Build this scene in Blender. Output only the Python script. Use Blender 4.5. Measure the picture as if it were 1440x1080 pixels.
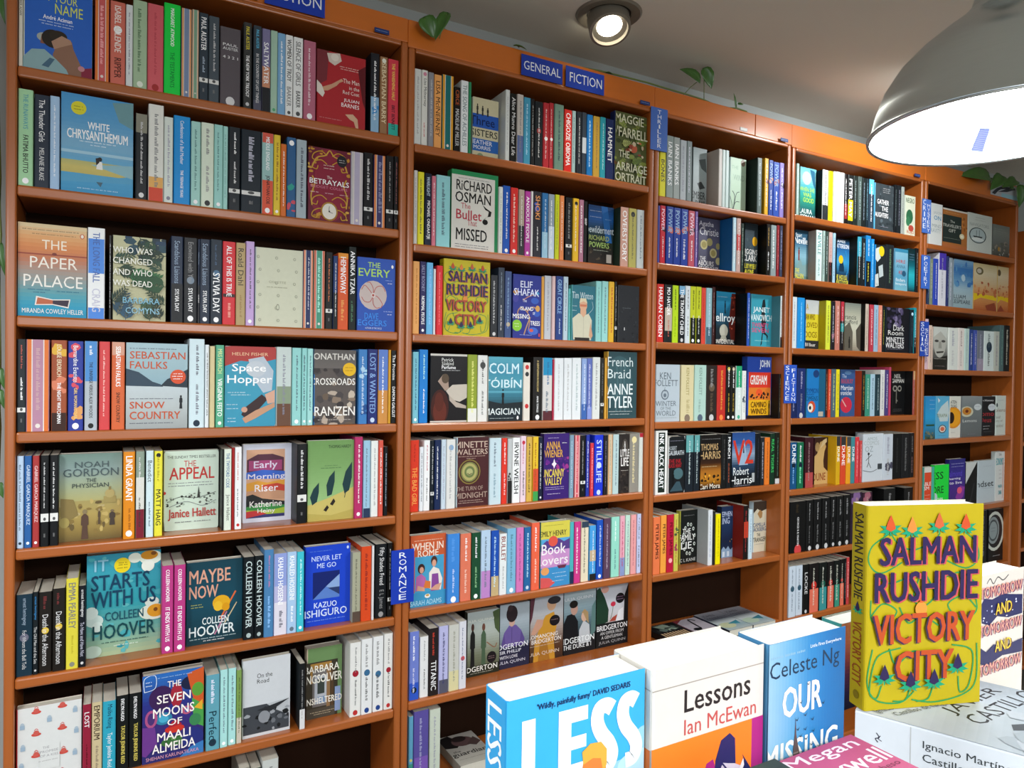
import bpy, math, random
from mathutils import Vector, Matrix
random.seed(7)
scene = bpy.context.scene
for o in list(bpy.data.objects): bpy.data.objects.remove(o)
COL = scene.collection

# ---------------------------------------------------------------- camera, world, big lights, exposure
CAM = Vector((0.0, -1.8201, 1.55))
cam_data = bpy.data.cameras.new('camera'); cam = bpy.data.objects.new('camera', cam_data); COL.objects.link(cam)
Rv = Vector((0.86992224, -0.49300773, 0.0133667)); Uv = Vector((-0.00551186, 0.01738227, 0.99983372)); Fv = Vector((0.4931581, 0.86985127, -0.01240384))
m = Matrix.Identity(4)
for i in range(3): m[i][0] = Rv[i]; m[i][1] = Uv[i]; m[i][2] = -Fv[i]; m[i][3] = CAM[i]
cam.matrix_world = m
cam_data.sensor_fit = 'HORIZONTAL'; cam_data.sensor_width = 36.0; cam_data.lens = 36.0 * 1000.0 / 1440.0
cam_data.clip_start = 0.02
scene.camera = cam
scene.view_settings.view_transform = 'Standard'; scene.view_settings.look = 'None'
scene.view_settings.gamma = 1.0; scene.view_settings.use_curve_mapping = False
scene.view_settings.exposure = 0.12
world = bpy.data.worlds.new('world'); scene.world = world; world.use_nodes = True
wn = world.node_tree; bg = wn.nodes['Background']; bg.inputs[1].default_value = 1.0
wt = wn.nodes.new('ShaderNodeTexCoord'); ws = wn.nodes.new('ShaderNodeSeparateXYZ'); wr = wn.nodes.new('ShaderNodeValToRGB')   # dim shop floor below, pale room above
wm = wn.nodes.new('ShaderNodeMapRange'); wm.inputs['From Min'].default_value = -.5; wm.inputs['From Max'].default_value = .5
wn.links.new(wt.outputs['Generated'], ws.inputs[0]); wn.links.new(ws.outputs['Z'], wm.inputs['Value']); wn.links.new(wm.outputs['Result'], wr.inputs['Fac']); wn.links.new(wr.outputs['Color'], bg.inputs[0])
wr.color_ramp.elements[0].position = .3; wr.color_ramp.elements[0].color = (.1, .095, .09, 1); wr.color_ramp.elements[1].position = .62; wr.color_ramp.elements[1].color = (.8, .86, .9, 1)
def area_light(name, loc, target, size, power, color=(0.97, 0.985, 1.0), shape='DISK', size_y=None):
    d = bpy.data.lights.new(name, 'AREA'); d.shape = shape; d.size = size; d.energy = power; d.color = color
    if size_y: d.size_y = size_y
    o = bpy.data.objects.new(name, d); COL.objects.link(o); o.location = loc
    o.rotation_euler = (Vector(target) - Vector(loc)).to_track_quat('-Z', 'Y').to_euler(); return o
# the shop's other pendant lamps (out of the frame) and the shop window behind the camera
area_light('pendant_light', (-0.75, -1.15, 2.0), (-0.75, -1.1, 0), 0.42, 22)
area_light('pendant_light', (0.35, -2.7, 2.1), (0.35, -2.2, 0), 0.42, 33)
area_light('pendant_light', (2.6, -2.6, 2.1), (2.6, -2.3, 0), 0.42, 33)
area_light('shop_window_light', (0.6, -4.6, 1.9), (0.8, 0, 1.7), 3.2, 36, (0.93, 0.97, 1.0), 'RECTANGLE', 1.6)


# ---------------------------------------------------------------- helpers
def lin(c):
    return c / 12.92 if c <= 0.04045 else ((c + 0.055) / 1.055) ** 2.4
_hex = {}
def rgb(h):
    v = _hex.get(h)
    if v is None:
        s = h if len(h) == 6 else ''.join(ch * 2 for ch in h)
        v = _hex[h] = tuple(lin(int(s[i:i + 2], 16) / 255.0) for i in (0, 2, 4)) + (1.0,)
    return v
def material(name, color='888', rough=0.5, metal=0.0, emit=0.0, coat=0.0, attr=False, noise=0.0, scale=20.0, stretch=(1, 1, 1), bump=0.0, emit_col=None, spec=0.5):
    mt = bpy.data.materials.new(name); mt.use_nodes = True
    nt = mt.node_tree; b = nt.nodes['Principled BSDF']
    b.inputs['Roughness'].default_value = rough; b.inputs['Metallic'].default_value = metal
    b.inputs['Coat Weight'].default_value = coat; b.inputs['Specular IOR Level'].default_value = spec; b.inputs['Coat Roughness'].default_value = 0.25
    src = None
    if attr:
        a = nt.nodes.new('ShaderNodeAttribute'); a.attribute_name = 'ink'; src = a.outputs['Color']
    else:
        b.inputs['Base Color'].default_value = rgb(color)
    if noise:
        tc = nt.nodes.new('ShaderNodeTexCoord'); mp = nt.nodes.new('ShaderNodeMapping'); mp.inputs['Scale'].default_value = stretch
        n = nt.nodes.new('ShaderNodeTexNoise'); n.inputs['Scale'].default_value = scale; n.inputs['Detail'].default_value = 5
        nt.links.new(tc.outputs['Object'], mp.inputs['Vector']); nt.links.new(mp.outputs['Vector'], n.inputs['Vector'])
        mr = nt.nodes.new('ShaderNodeMapRange'); mr.inputs['To Min'].default_value = 1 - noise; mr.inputs['To Max'].default_value = 1 + noise
        nt.links.new(n.outputs['Fac'], mr.inputs['Value'])
        mx = nt.nodes.new('ShaderNodeMix'); mx.data_type = 'RGBA'; mx.blend_type = 'MULTIPLY'; mx.inputs['Factor'].default_value = 1.0
        if src: nt.links.new(src, mx.inputs['A'])
        else: mx.inputs['A'].default_value = rgb(color)
        nt.links.new(mr.outputs['Result'], mx.inputs['B']); src = mx.outputs['Result']
        if bump:
            bp = nt.nodes.new('ShaderNodeBump'); bp.inputs['Strength'].default_value = bump; bp.inputs['Distance'].default_value = 0.002
            nt.links.new(n.outputs['Fac'], bp.inputs['Height']); nt.links.new(bp.outputs['Normal'], b.inputs['Normal'])
    if src: nt.links.new(src, b.inputs['Base Color'])
    if emit:
        b.inputs['Emission Color'].default_value = rgb(emit_col or color); b.inputs['Emission Strength'].default_value = emit
    return mt
M_PRINT = material('printed_card', rough=0.4, attr=True, noise=0.04, scale=90, spec=0.22)
M_PAGES = material('page_paper', 'cfcabb', 0.85, noise=0.09, scale=60, stretch=(14, 1, 0.6))
M_WOOD = material('cherry_veneer', 'a85a22', 0.34, noise=0.13, scale=9, stretch=(6, 6, 0.5), coat=0.45)
M_WOODH = material('cherry_veneer_shelf', 'a85a22', 0.3, noise=0.13, scale=9, stretch=(0.5, 6, 6), coat=0.45)
M_BACK = material('bookcase_back', '24140b', 0.85, spec=0.08, noise=0.1, scale=8, stretch=(4, 4, 0.5))
M_FASCIA = material('fascia_veneer', 'cc6c20', 0.28, noise=0.1, scale=7, stretch=(0.4, 5, 5), coat=0.35)
M_PAGES_LIT = material('page_paper_lit', 'e4e4de', 0.85, noise=0.05, scale=60, stretch=(14, 1, 0.6))  # page paper again, lightened: the bright light on the table books is painted in
M_STICK = material('paper_sticker', rough=0.8, attr=True, noise=0.02, scale=60)      # thin paper, a little light comes through
_n = M_STICK.node_tree; _tr = _n.nodes.new('ShaderNodeBsdfTranslucent'); _tr.inputs[0].default_value = rgb('b4bcec'); _ms = _n.nodes.new('ShaderNodeMixShader'); _ms.inputs[0].default_value = 0.025
_n.links.new(_n.nodes['Principled BSDF'].outputs[0], _ms.inputs[1]); _n.links.new(_tr.outputs[0], _ms.inputs[2]); _n.links.new(_ms.outputs[0], _n.nodes['Material Output'].inputs[0])
M_WALL = material('wall_paint', 'a9aeab', 0.9, noise=0.03, scale=6)
M_CEIL = material('ceiling_paint', 'ece8da', 0.9, noise=0.04, scale=2)
M_FLOOR = material('floor_tile', '5c564e', 0.5, noise=0.1, scale=5)
M_TABLE = material('table_laminate', 'b9b4a8', 0.5, noise=0.05, scale=12)
M_ALU = material('brushed_aluminium', 'd0dade', 0.27, metal=1.0, noise=0.05, scale=30, stretch=(1, 1, 14))
_b = M_ALU.node_tree.nodes['Principled BSDF']; _t = M_ALU.node_tree.nodes.new('ShaderNodeTangent'); _t.direction_type = 'RADIAL'; _t.axis = 'Z'
_b.inputs['Anisotropic'].default_value = 0.85; M_ALU.node_tree.links.new(_t.outputs['Tangent'], _b.inputs['Tangent'])
M_ENAMEL = material('white_enamel', 'f2f2f0', 0.35, noise=0.01, scale=20)
M_DIFF = material('lit_diffuser', 'fbfdff', 0.5, emit=26.0, emit_col='f4fcff')
M_SPOT = material('lit_lens', 'fffaf0', 0.4, emit=9.0, emit_col='fff4dc')
M_TRIM = material('spotlight_trim', '8f887a', 0.4, metal=0.35, noise=0.05, scale=40)
M_DARK = material('dark_metal', '1c1a18', 0.5, noise=0.1, scale=30)
M_LEAF = material('pothos_leaf', '3f6a2a', 0.38, noise=0.4, scale=24, stretch=(1, 3, 1), coat=0.2)
M_STEM = material('pothos_stem', '6a7a3a', 0.5, noise=0.2, scale=30)

def mesh_obj(name, verts, faces, mats, parent=None, inks=None, midx=None, smooth=False, loc=None):
    me = bpy.data.meshes.new(name); me.from_pydata(verts, [], faces)
    for mt in (mats if isinstance(mats, (list, tuple)) else [mats]): me.materials.append(mt)
    if midx: me.polygons.foreach_set('material_index', midx)
    if inks:
        at = me.color_attributes.new('ink', 'FLOAT_COLOR', 'CORNER'); buf = []
        for f, c in zip(faces, inks): buf.extend(c * len(f))
        at.data.foreach_set('color', buf)
    if smooth: me.polygons.foreach_set('use_smooth', [True] * len(me.polygons))
    me.update()
    o = bpy.data.objects.new(name, me); COL.objects.link(o)
    if parent: o.parent = parent
    if loc is not None: o.location = loc
    return o
def empty(name, loc, rz=0.0):
    o = bpy.data.objects.new(name, None); COL.objects.link(o); o.empty_display_size = 0.03; o.location = loc; o.rotation_euler = (0, 0, rz); return o
def tag(o, label, cat, group=None):
    o['label'] = label; o['category'] = cat
    if group: o['group'] = group
    return o
def structure(o): o['kind'] = 'structure'; return o
def box(x0, y0, z0, x1, y1, z1):
    v = [(x0, y0, z0), (x1, y0, z0), (x1, y1, z0), (x0, y1, z0), (x0, y0, z1), (x1, y0, z1), (x1, y1, z1), (x0, y1, z1)]
    return v, [(0, 3, 2, 1), (4, 5, 6, 7), (0, 1, 5, 4), (1, 2, 6, 5), (2, 3, 7, 6), (3, 0, 4, 7)]
def joined(parts):
    V, F = [], []
    for v, f in parts:
        n = len(V); V += v; F += [tuple(i + n for i in q) for q in f]
    return V, F
def bevel(o, w, seg=2):
    b = o.modifiers.new('bevel', 'BEVEL'); b.width = w; b.segments = seg; b.limit_method = 'ANGLE'; return o
def lathe(profile, n=48, centre=(0, 0, 0), axis=None):
    V, F = [], []
    for r, z in profile:
        for k in range(n):
            a = 2 * math.pi * k / n; V.append((r * math.cos(a), r * math.sin(a), z))
    for j in range(len(profile) - 1):
        for k in range(n):
            F.append((j * n + k, j * n + (k + 1) % n, (j + 1) * n + (k + 1) % n, (j + 1) * n + k))
    if axis is not None:
        q = Vector((0, 0, 1)).rotation_difference(Vector(axis))
        V = [tuple(q @ Vector(p)) for p in V]
    return [(x + centre[0], y + centre[1], z + centre[2]) for x, y, z in V], F
def disc(r, n=48, z=0.0): return [(r * math.cos(2 * math.pi * k / n), r * math.sin(2 * math.pi * k / n), z) for k in range(n)], [tuple(range(n))]
def tube(pts, r, n=8):
    V, F = [], []
    P = [Vector(p) for p in pts]
    for i, p in enumerate(P):
        d = (P[min(i + 1, len(P) - 1)] - P[max(i - 1, 0)]).normalized()
        s = d.cross(Vector((0, 0, 1)))
        if s.length < 1e-3: s = d.cross(Vector((1, 0, 0)))
        s.normalize(); t = d.cross(s)
        for k in range(n):
            a = 2 * math.pi * k / n; V.append(tuple(p + s * (r * math.cos(a)) + t * (r * math.sin(a))))
    for i in range(len(P) - 1):
        for k in range(n): F.append((i * n + k, i * n + (k + 1) % n, (i + 1) * n + (k + 1) % n, (i + 1) * n + k))
    F.append(tuple(range(n))[::-1]); F.append(tuple(range((len(P) - 1) * n, len(P) * n)))
    return V, F

# ---------------------------------------------------------------- lettering and print shapes
_txt = {}
def glyphs(s, bold=0):
    k = (s, bold)
    if k not in _txt:
        cu = bpy.data.curves.new('lettering', 'FONT'); cu.body = s; cu.resolution_u = 2; cu.offset = 0.0
        ob = bpy.data.objects.new('lettering', cu); me = bpy.data.meshes.new_from_object(ob)
        vs = [(v.co.x, v.co.y) for v in me.vertices]; fs = [tuple(p.vertices) for p in me.polygons]
        bpy.data.objects.remove(ob); bpy.data.curves.remove(cu); bpy.data.meshes.remove(me)
        if vs:
            x0 = min(v[0] for v in vs); x1 = max(v[0] for v in vs); y0 = min(v[1] for v in vs); y1 = max(v[1] for v in vs)
            w = max(x1 - x0, 1e-4); h = max(y1 - y0, 1e-4)
            vs = [((x - x0) / w, (y - y0) / h) for x, y in vs]; asp = w / h
        else: asp = 1.0
        _txt[k] = (vs, fs, asp)
    return _txt[k]
def clip(poly, lo=0.0, hi=1.0):
    for ax in (0, 1):
        for lim, sg in ((lo, 1), (hi, -1)):
            out = []
            for i in range(len(poly)):
                a, b = poly[i - 1], poly[i]
                ia = (a[ax] - lim) * sg >= 0; ib = (b[ax] - lim) * sg >= 0
                if ia != ib:
                    t = (lim - a[ax]) / (b[ax] - a[ax]); out.append((a[0] + t * (b[0] - a[0]), a[1] + t * (b[1] - a[1])))
                if ib: out.append(b)
            poly = out
            if not poly: return poly
    return poly
class Print:
    """Shapes printed on one face, in fractions of its width and height; each goes on a hair above the one before."""
    def __init__(self, aspect): self.p = []; self.k = 0; self.a = aspect      # aspect = width / height
    def poly(self, pts, c, layer=None):
        if min(min(p) for p in pts) < 0 or max(max(p) for p in pts) > 1: pts = clip(pts)
        if len(pts) >= 3: self.p.append((pts, self.k if layer is None else layer, rgb(c)))
    def T(self, s, u0, v0, u1, v1, c, b=0):
        self.k += 1; vs, fs, _ = glyphs(s, b)
        g = (0, .012, .023)[b]                                                   # heavier strokes: the same letter set again a hair to each side
        for j, (dx, dy) in enumerate(((-1, -1), (1, -1), (-1, 1), (1, 1)) if b else ((0, 0),)):
            ex, ey = dx * g * (v1 - v0) / self.a, dy * g * (v1 - v0) * .7
            q = [(u0 + x * (u1 - u0) + ex, v0 + y * (v1 - v0) + ey) for x, y in vs]
            for f in fs: self.poly([q[i] for i in f], c, self.k + j * .2)
    def Q(self, s, bl, br, tl, c, b=0):                                        # lettering set at a slant: its lower left, lower right and upper left corners
        self.k += 1; vs, fs, _ = glyphs(s, b)
        q = [(bl[0] + x * (br[0] - bl[0]) + y * (tl[0] - bl[0]), bl[1] + x * (br[1] - bl[1]) + y * (tl[1] - bl[1])) for x, y in vs]
        for f in fs: self.poly([q[i] for i in f], c)
    def N(self, u, v, ang, ln, n, c, w=.16):                                   # leafy frond
        a = math.radians(ang); dx, dy = math.cos(a), math.sin(a)
        self.C([(u, v), (u + dx * ln * .5, v + dy * ln * .5 * self.a), (u + dx * ln, v + dy * ln * self.a)], .012, c)
        for i in range(n):
            t = (i + .5) / n; bx, by = u + dx * ln * t, v + dy * ln * t * self.a; l = ln * .5 * (1 - .6 * t)
            for s in (-1, 1):
                e = a + s * .75; ex, ey = math.cos(e), math.sin(e)
                self.P([(bx, by), (bx + ex * l * .5 - ey * l * w, by + (ey * l * .5 + ex * l * w) * self.a), (bx + ex * l, by + ey * l * self.a), (bx + ex * l * .5 + ey * l * w, by + (ey * l * .5 - ex * l * w) * self.a)], c)
    def S(self, s, u0, u1, v1, v0, c, b=0):                                    # spine lettering, read from the top (v1) down to v0
        self.k += 1; vs, fs, _ = glyphs(s, b)
        for j, d in enumerate((-1, 1) if b else (0,)):
            ey = d * .02 * (u1 - u0) * self.a
            q = [(u0 + y * (u1 - u0), v1 + x * (v0 - v1) + ey) for x, y in vs]
            for f in fs: self.poly([q[i] for i in f], c, self.k + j * .3)
    def R(self, u0, v0, u1, v1, c): self.k += 1; self.poly([(u0, v0), (u1, v0), (u1, v1), (u0, v1)], c)
    def E(self, u, v, ru, rv, c, n=20): self.k += 1; self.poly([(u + ru * math.cos(2 * math.pi * i / n), v + rv * math.sin(2 * math.pi * i / n)) for i in range(n)], c)
    def P(self, pts, c):
        self.k += 1
        ar = sum(pts[i - 1][0] * pts[i][1] - pts[i][0] * pts[i - 1][1] for i in range(len(pts)))
        pts = list(pts) if ar > 0 else list(pts)[::-1]
        from mathutils.geometry import tessellate_polygon
        for t in tessellate_polygon([[Vector((x, y, 0)) for x, y in pts]]):
            q = [pts[i] for i in t]
            if sum(q[i - 1][0] * q[i][1] - q[i][0] * q[i - 1][1] for i in range(3)) < 0: q = q[::-1]
            self.poly(q, c)
    def C(self, pts, w, c, sub=8):
        self.k += 1; n = len(pts); q = []
        for i in range(n - 1):                                                 # Catmull-Rom
            p0, p1, p2, p3 = pts[max(i - 1, 0)], pts[i], pts[i + 1], pts[min(i + 2, n - 1)]
            for j in range(sub):
                t = j / sub; q.append(tuple(0.5 * (2 * p1[a] + (p2[a] - p0[a]) * t + (2 * p0[a] - 5 * p1[a] + 4 * p2[a] - p3[a]) * t * t + (3 * p1[a] - p0[a] - 3 * p2[a] + p3[a]) * t ** 3) for a in (0, 1)))
        q.append(pts[-1]); L = []
        for i in range(len(q)):
            a, b = q[max(i - 1, 0)], q[min(i + 1, len(q) - 1)]
            dx, dy = (b[0] - a[0]) * self.a, b[1] - a[1]; l = math.hypot(dx, dy) or 1
            L.append((-dy / l * w / 2, dx / l * w / 2 * self.a))
        for i in range(len(q) - 1):
            (x0, y0), (x1, y1), (a0, b0), (a1, b1) = q[i], q[i + 1], L[i], L[i + 1]
            self.poly([(x0 - a0, y0 - b0), (x1 - a1, y1 - b1), (x1 + a1, y1 + b1), (x0 + a0, y0 + b0)], c, self.k + (i % 3) * .3)
    def G(self, u0, v0, u1, v1, cs, n=24, side=False):                          # smooth ground from the bottom (or the left) up
        self.k += 1; cl = [rgb(c) for c in cs]
        for i in range(n):
            t = (i + 0.5) / n * (len(cl) - 1); j = min(int(t), len(cl) - 2); f = t - j
            c = tuple(cl[j][a] * (1 - f) + cl[j + 1][a] * f for a in range(4))
            if side: a, b = u0 + (u1 - u0) * i / n, u0 + (u1 - u0) * (i + 1) / n; self.p.append(([(a, v0), (b, v0), (b, v1), (a, v1)], self.k, c))
            else: a, b = v0 + (v1 - v0) * i / n, v0 + (v1 - v0) * (i + 1) / n; self.p.append(([(u0, a), (u1, a), (u1, b), (u0, b)], self.k, c))
    def B(self, seed, n, u0, v0, u1, v1, s, cs):                                # scattered irregular blots
        r = random.Random(seed)
        for _ in range(n):
            u, v = r.uniform(u0, u1), r.uniform(v0, v1); k = r.randint(5, 8); a0 = r.random() * 6
            self.k += 1; w, h = s * r.uniform(.5, 1.5), s * self.a * r.uniform(.4, 1.3)
            self.poly([(u + w * r.uniform(.6, 1) * math.cos(a0 + 6.2832 * i / k), v + h * r.uniform(.6, 1) * math.sin(a0 + 6.2832 * i / k)) for i in range(k)], r.choice(cs))
    def F(self, u, v0, v1, w, body, head):                                      # standing figure
        h = v1 - v0
        self.E(u, v1 - h * .08, w * .34, h * .085, head, 12)
        self.P([(u - w * .15, v1 - h * .15), (u - w * .5, v1 - h * .24), (u - w * .55, v1 - h * .52), (u - w * .36, v1 - h * .55), (u - w * .5, v0), (u + w * .5, v0), (u + w * .36, v1 - h * .55), (u + w * .55, v1 - h * .52), (u + w * .5, v1 - h * .24), (u + w * .15, v1 - h * .15)], body)
    def D(self, u0, v, u1, c, h=.011):                                          # line of illegibly small print
        r = random.Random(int(u0 * 97 + v * 991 + u1 * 31)); self.k += 1; u = u0
        while u < u1:
            for _ in range(r.randint(2, 7)):
                e = u + r.uniform(.008, .016)
                if e < u1: self.poly([(u, v), (e, v), (e, v + h * r.uniform(.6, 1)), (u, v + h * .8)], c)
                u = e + .006
            u += .014
    def run(self, ops):
        for o in ops: getattr(self, o[0])(*o[1:])
        return self
def flower(p, u, v, s, bud, leaf):
    a = p.a
    for dg, l in ((155, 1.0), (190, 1.0), (222, .8), (270, .62), (318, .8), (350, 1.0), (25, 1.0)):
        t = math.radians(dg); l *= s; c, sn = math.cos(t), math.sin(t) * .85
        p.P([(u, v), (u + l * .45 * c - l * .16 * sn, v + (l * .45 * sn + l * .16 * c) * a), (u + l * c, v + l * sn * a), (u + l * .45 * c + l * .16 * sn, v + (l * .45 * sn - l * .16 * c) * a)], leaf)
    p.P([(u - s * .42, v + s * .1 * a), (u - s * .3, v + s * .5 * a), (u, v + s * 1.15 * a), (u + s * .3, v + s * .5 * a), (u + s * .42, v + s * .1 * a), (u, v - s * .1 * a)], bud)
def victory_city(p):
    g = '2a8a4c'
    for q in ([(.18,.86),(.04,.8),(.02,.72),(.12,.67),(.3,.72)], [(.84,.86),(.94,.8),(.96,.72),(.84,.68),(.62,.74)], [(.2,.86),(.28,.8),(.4,.78),(.5,.8)], [(.4,.87),(.4,.8),(.36,.7)], [(.62,.86),(.56,.78),(.66,.7)],
              [(.04,.54),(.05,.44),(.16,.42),(.26,.48),(.14,.52),(.04,.46)], [(.94,.54),(.95,.46),(.82,.42),(.7,.5),(.84,.54),(.95,.48)], [(.46,.66),(.4,.55),(.46,.49)], [(.5,.66),(.58,.55),(.48,.49)], [(.28,.5),(.36,.42),(.48,.45),(.62,.4)],
              [(.06,.3),(.02,.14),(.1,.05),(.3,.03),(.42,.08)], [(.96,.3),(.96,.12),(.86,.05),(.6,.02),(.4,.04)], [(.14,.12),(.1,.06),(.04,.1),(.1,.26),(.3,.3)], [(.8,.14),(.82,.06),(.9,.1),(.92,.26),(.74,.3)], [(.38,.09),(.34,.04),(.24,.04)], [(.58,.1),(.54,.04),(.44,.03)], [(.2,.3),(.26,.22),(.4,.28),(.5,.26)], [(.06,.66),(.2,.62),(.4,.66)], [(.6,.62),(.8,.66),(.94,.6)]):
        p.C(q, .011, g)
    for u, v, c in ((.19,.885,'c04e26'), (.37,.875,'e08038'), (.6,.893,'c05c36'), (.83,.885,'c04c26')): flower(p, u, v - .005, .1, c, '1a9068')
    p.E(.455,.49,.05,.035,'e08a38'); p.P([(.44,.52),(.455,.56),(.47,.52)],'c85a2c')
    for s, u0, v0, u1, v1, c, sh, d in (('SALMAN',.1,.71,.92,.845,'2a1f4a','b84a50',.014), ('RUSHDIE',.06,.53,.94,.675,'2a1f4a','b84a50',.014), ('VICTORY',.06,.325,.92,.47,'b04820','3a2444',-.014), ('CITY',.25,.14,.74,.285,'b04820','3a2444',-.014)):
        p.T(s, u0 + d, v0 - .004, u1 + d, v1 - .004, sh, 2); p.T(s, u0, v0, u1, v1, c, 2)
    for u, v in ((.15,.155), (.37,.115), (.57,.12), (.77,.19)): flower(p, u, v, .1, '2a2048', '1a9068')

# ---------------------------------------------------------------- books
LAY = 0.00005
def outline(t, w):
    r = min(0.0025, t * .3); c = 0.0006
    outer = [(0, w), (0, r), (r * .3, r * .3), (r, 0), (t - r, 0), (t - r * .3, r * .3), (t, r), (t, w)]
    inner = [(t - c, w), (t - c, r), (t - r, c), (r, c), (c, r), (c, w)]
    return outer, inner
def cover_data(t, w, h, base, spine_col, prints):
    """A cover wrapped round the spine (spine on y=0, front on x=t), standing on z=0, with its print on spine and front."""
    V, F, K = [], [], []
    o, i = outline(t, w); ring = o + i; n = len(ring)
    for z in (0, h): V += [(x, y, z) for x, y in ring]
    cb, cs, ci = rgb(base), rgb(spine_col), rgb('c8c4b8')
    for k in range(n):
        F.append((k, (k + 1) % n, n + (k + 1) % n, n + k)); K.append(cs if 1 <= k <= 5 else cb if k in (0, 6) else ci)
    for z in (0, 1):                                                           # top and bottom edges of the card
        prs = [(0, 13), (1, 12), (2, 12), (3, 11), (4, 10), (5, 9), (6, 9), (7, 8)]
        for (a, b), (c, d) in zip(prs, prs[1:]):
            q = [z * n + a, z * n + c, z * n + d, z * n + b]; q = [v for j, v in enumerate(q) if v not in q[:j]]
            F.append(tuple(q if z == 0 else q[::-1])); K.append(cs)
    for face, pr in prints:
        for pts, lay, c in pr.p:
            b = len(V); e = LAY * (lay + 1.5)
            for u, v in pts:
                if face == 's': V.append((t * .04 + u * t * .92, -e, v * h))
                else: V.append((t + e, u * w, v * h))
            F.append(tuple(range(b, b + len(pts)))); K.append(c)
    return V, F, K
def pages_data(t, w, h, inset=0.0015):
    c = 0.0008
    return box(c, c * 2, inset, t - c, w - inset, h - inset)
def spine_print(t, h, texts, ops, style=''):
    p = Print(t / h); bottom = .05
    items = [x for x in texts.split(';') if x]
    col_band = None
    for op in [x for x in ops.split(';') if x]:
        a = op.split(':')
        if a[0] == 'pel': p.R(0, 0, .2, 1, a[1]); p.R(.8, 0, 1, 1, a[1]); p.R(.2, 0, .25, 1, 'e8e0d8'); p.R(.75, 0, .8, 1, 'e8e0d8'); p.E(.5, .06, .12, .12 * p.a, 'e8e0d8', 10); bottom = .12
        elif a[0] in ('band', 'bandb'):
            z0 = .21 if a[0] == 'band' else .27; p.R(0, z0, 1, z0 + (.05 if a[0] == 'band' else .09), 'e4e4e0'); p.E(.5, z0 + .03, .18, .018, '555', 10); bottom = z0 + .07
            p.D(.4, .1, .6, '888', .05)
        elif a[0] == 'dot': p.E(.5, float(a[2]), .3, .3 * p.a, a[1], 14)
        elif a[0] == 'logo': p.E(.5, .05, .24, .24 * p.a, a[1], 12); bottom = .1
        elif a[0] in ('lo', 'low'): p.R(0, 0, 1, float(a[2]), a[1])
        elif a[0] == 'up': p.R(0, float(a[2]), 1, 1, a[1])
        elif a[0] == 'mid': p.R(0, float(a[2]), 1, float(a[3]), a[1])
        elif a[0] == 'blob': p.B(int(float(a[2]) * 100), 5, .1, float(a[2]) - .07, .9, float(a[2]) + .07, .35, [a[1]])
        elif a[0] == 'hor': p.T(a[1], .1, float(a[3]), .9, float(a[3]) + .035, a[2], 1)
        elif a[0] == 'inset': p.R(.2, .03, .82, .97, a[1])
    if items:
        top = .955; gap = .05; tot = sum(max(6, len(x.split('@')[0])) for x in items); room = top - bottom - .02 - gap * (len(items) - 1)
        for x in items:
            s, c = x.split('@'); L = room * max(6, len(s)) / tot
            if s == '~':
                r = random.Random(int(t * 1e6) + len(c)); v = top - L * .06; end = top - L * .92
                p.k += 1; c3 = rgb(c); wd = r.uniform(.16, .3); o = r.uniform(-.06, .06)
                while v > end + .02:
                    for _ in range(r.randint(2, 7)):
                        e = max(end, v - r.uniform(.006, .013)); hi = wd * r.choice((.6, .75, 1))
                        if e < v: p.p.append(([(.5 + o - wd / 2, e), (.5 + o - wd / 2 + hi, e), (.5 + o - wd / 2 + hi, v), (.5 + o - wd / 2, v)], p.k, c3))
                        v = e - .0055
                    v -= .012
            else:
                bold = 1 if s.isupper() else 0
                asp = glyphs(s, bold)[2]; wid = min(.62, L * .96 / (asp * .72) / p.a)
                ln = min(L * .96, wid * p.a * asp * 1.05); p.S(s, .5 - wid / 2, .5 + wid / 2, top - (L - ln) * .3, top - (L - ln) * .3 - ln, c, bold)
            top -= L + gap
    return p
def make_cover(t, w, h, art=None, spec=None):
    prints = []
    if art:
        look, base, spine, th, ops = art
        p = Print(w / h)
        if ops == 'VC': victory_city(p)
        else: p.run(ops)
        prints.append(('f', p)); sp = Print(t / h)
        if ops == 'VC': sp.S('SALMAN RUSHDIE', .2, .8, .95, .5, '3a3020'); flower(sp, .5, .44, .4, '2a2048', '1f9a6a'); sp.S('VICTORY CITY', .2, .8, .36, .09, 'a85a28'); sp.E(.5, .045, .2, .2 * sp.a, '7a6a10')
        prints.append(('s', sp))
        return cover_data(t, w, h, base, spine, prints)
    col, tx, ops = spec; base = col
    for op in ops.split(';'):
        if op.startswith('side:'): base = op[5:]
    prints.append(('s', spine_print(t, h, tx, ops)))
    return cover_data(t, w, h, base, col, prints)
def place(data, M): return [tuple(M @ Vector(v)) for v in data]

# measures of the place, in metres
CEIL, WALL, DEPTH = 2.642, 0.205, 0.2
SIDE = [-0.171, 0.6781, 0.7184, 1.5401, 1.5815, 2.2058, 2.2513, 3.0633, 3.1119, 3.8536]
ZH = [2.4298, 2.4194, 2.4151, 2.4098, 2.4097]
SHELF = {(0, 1): 2.1882, (0, 2): 1.9382, (0, 3): 1.6627, (0, 4): 1.4154, (0, 5): 1.1662, (0, 6): 0.8902, (0, 7): 0.6385, (1, 1): 2.1775, (1, 2): 1.9056, (1, 3): 1.6602, (1, 4): 1.4141, (1, 5): 1.1701, (1, 6): 0.9003, (1, 7): 0.6477, (2, 1): 2.1532, (2, 2): 1.9316, (2, 3): 1.6676, (2, 4): 1.3998, (2, 5): 1.1547, (2, 6): 0.887, (3, 1): 2.1737, (3, 2): 1.9331, (3, 3): 1.6675, (3, 4): 1.4, (3, 5): 1.1279, (4, 1): 2.153, (4, 2): 1.8865, (4, 3): 1.6004, (4, 4): 1.2885, (0, 8): 0.3885, (1, 8): 0.3977, (2, 7): 0.642, (3, 6): 0.8806, (3, 7): 0.636, (4, 5): 0.9644, (4, 6): 0.6704}
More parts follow.
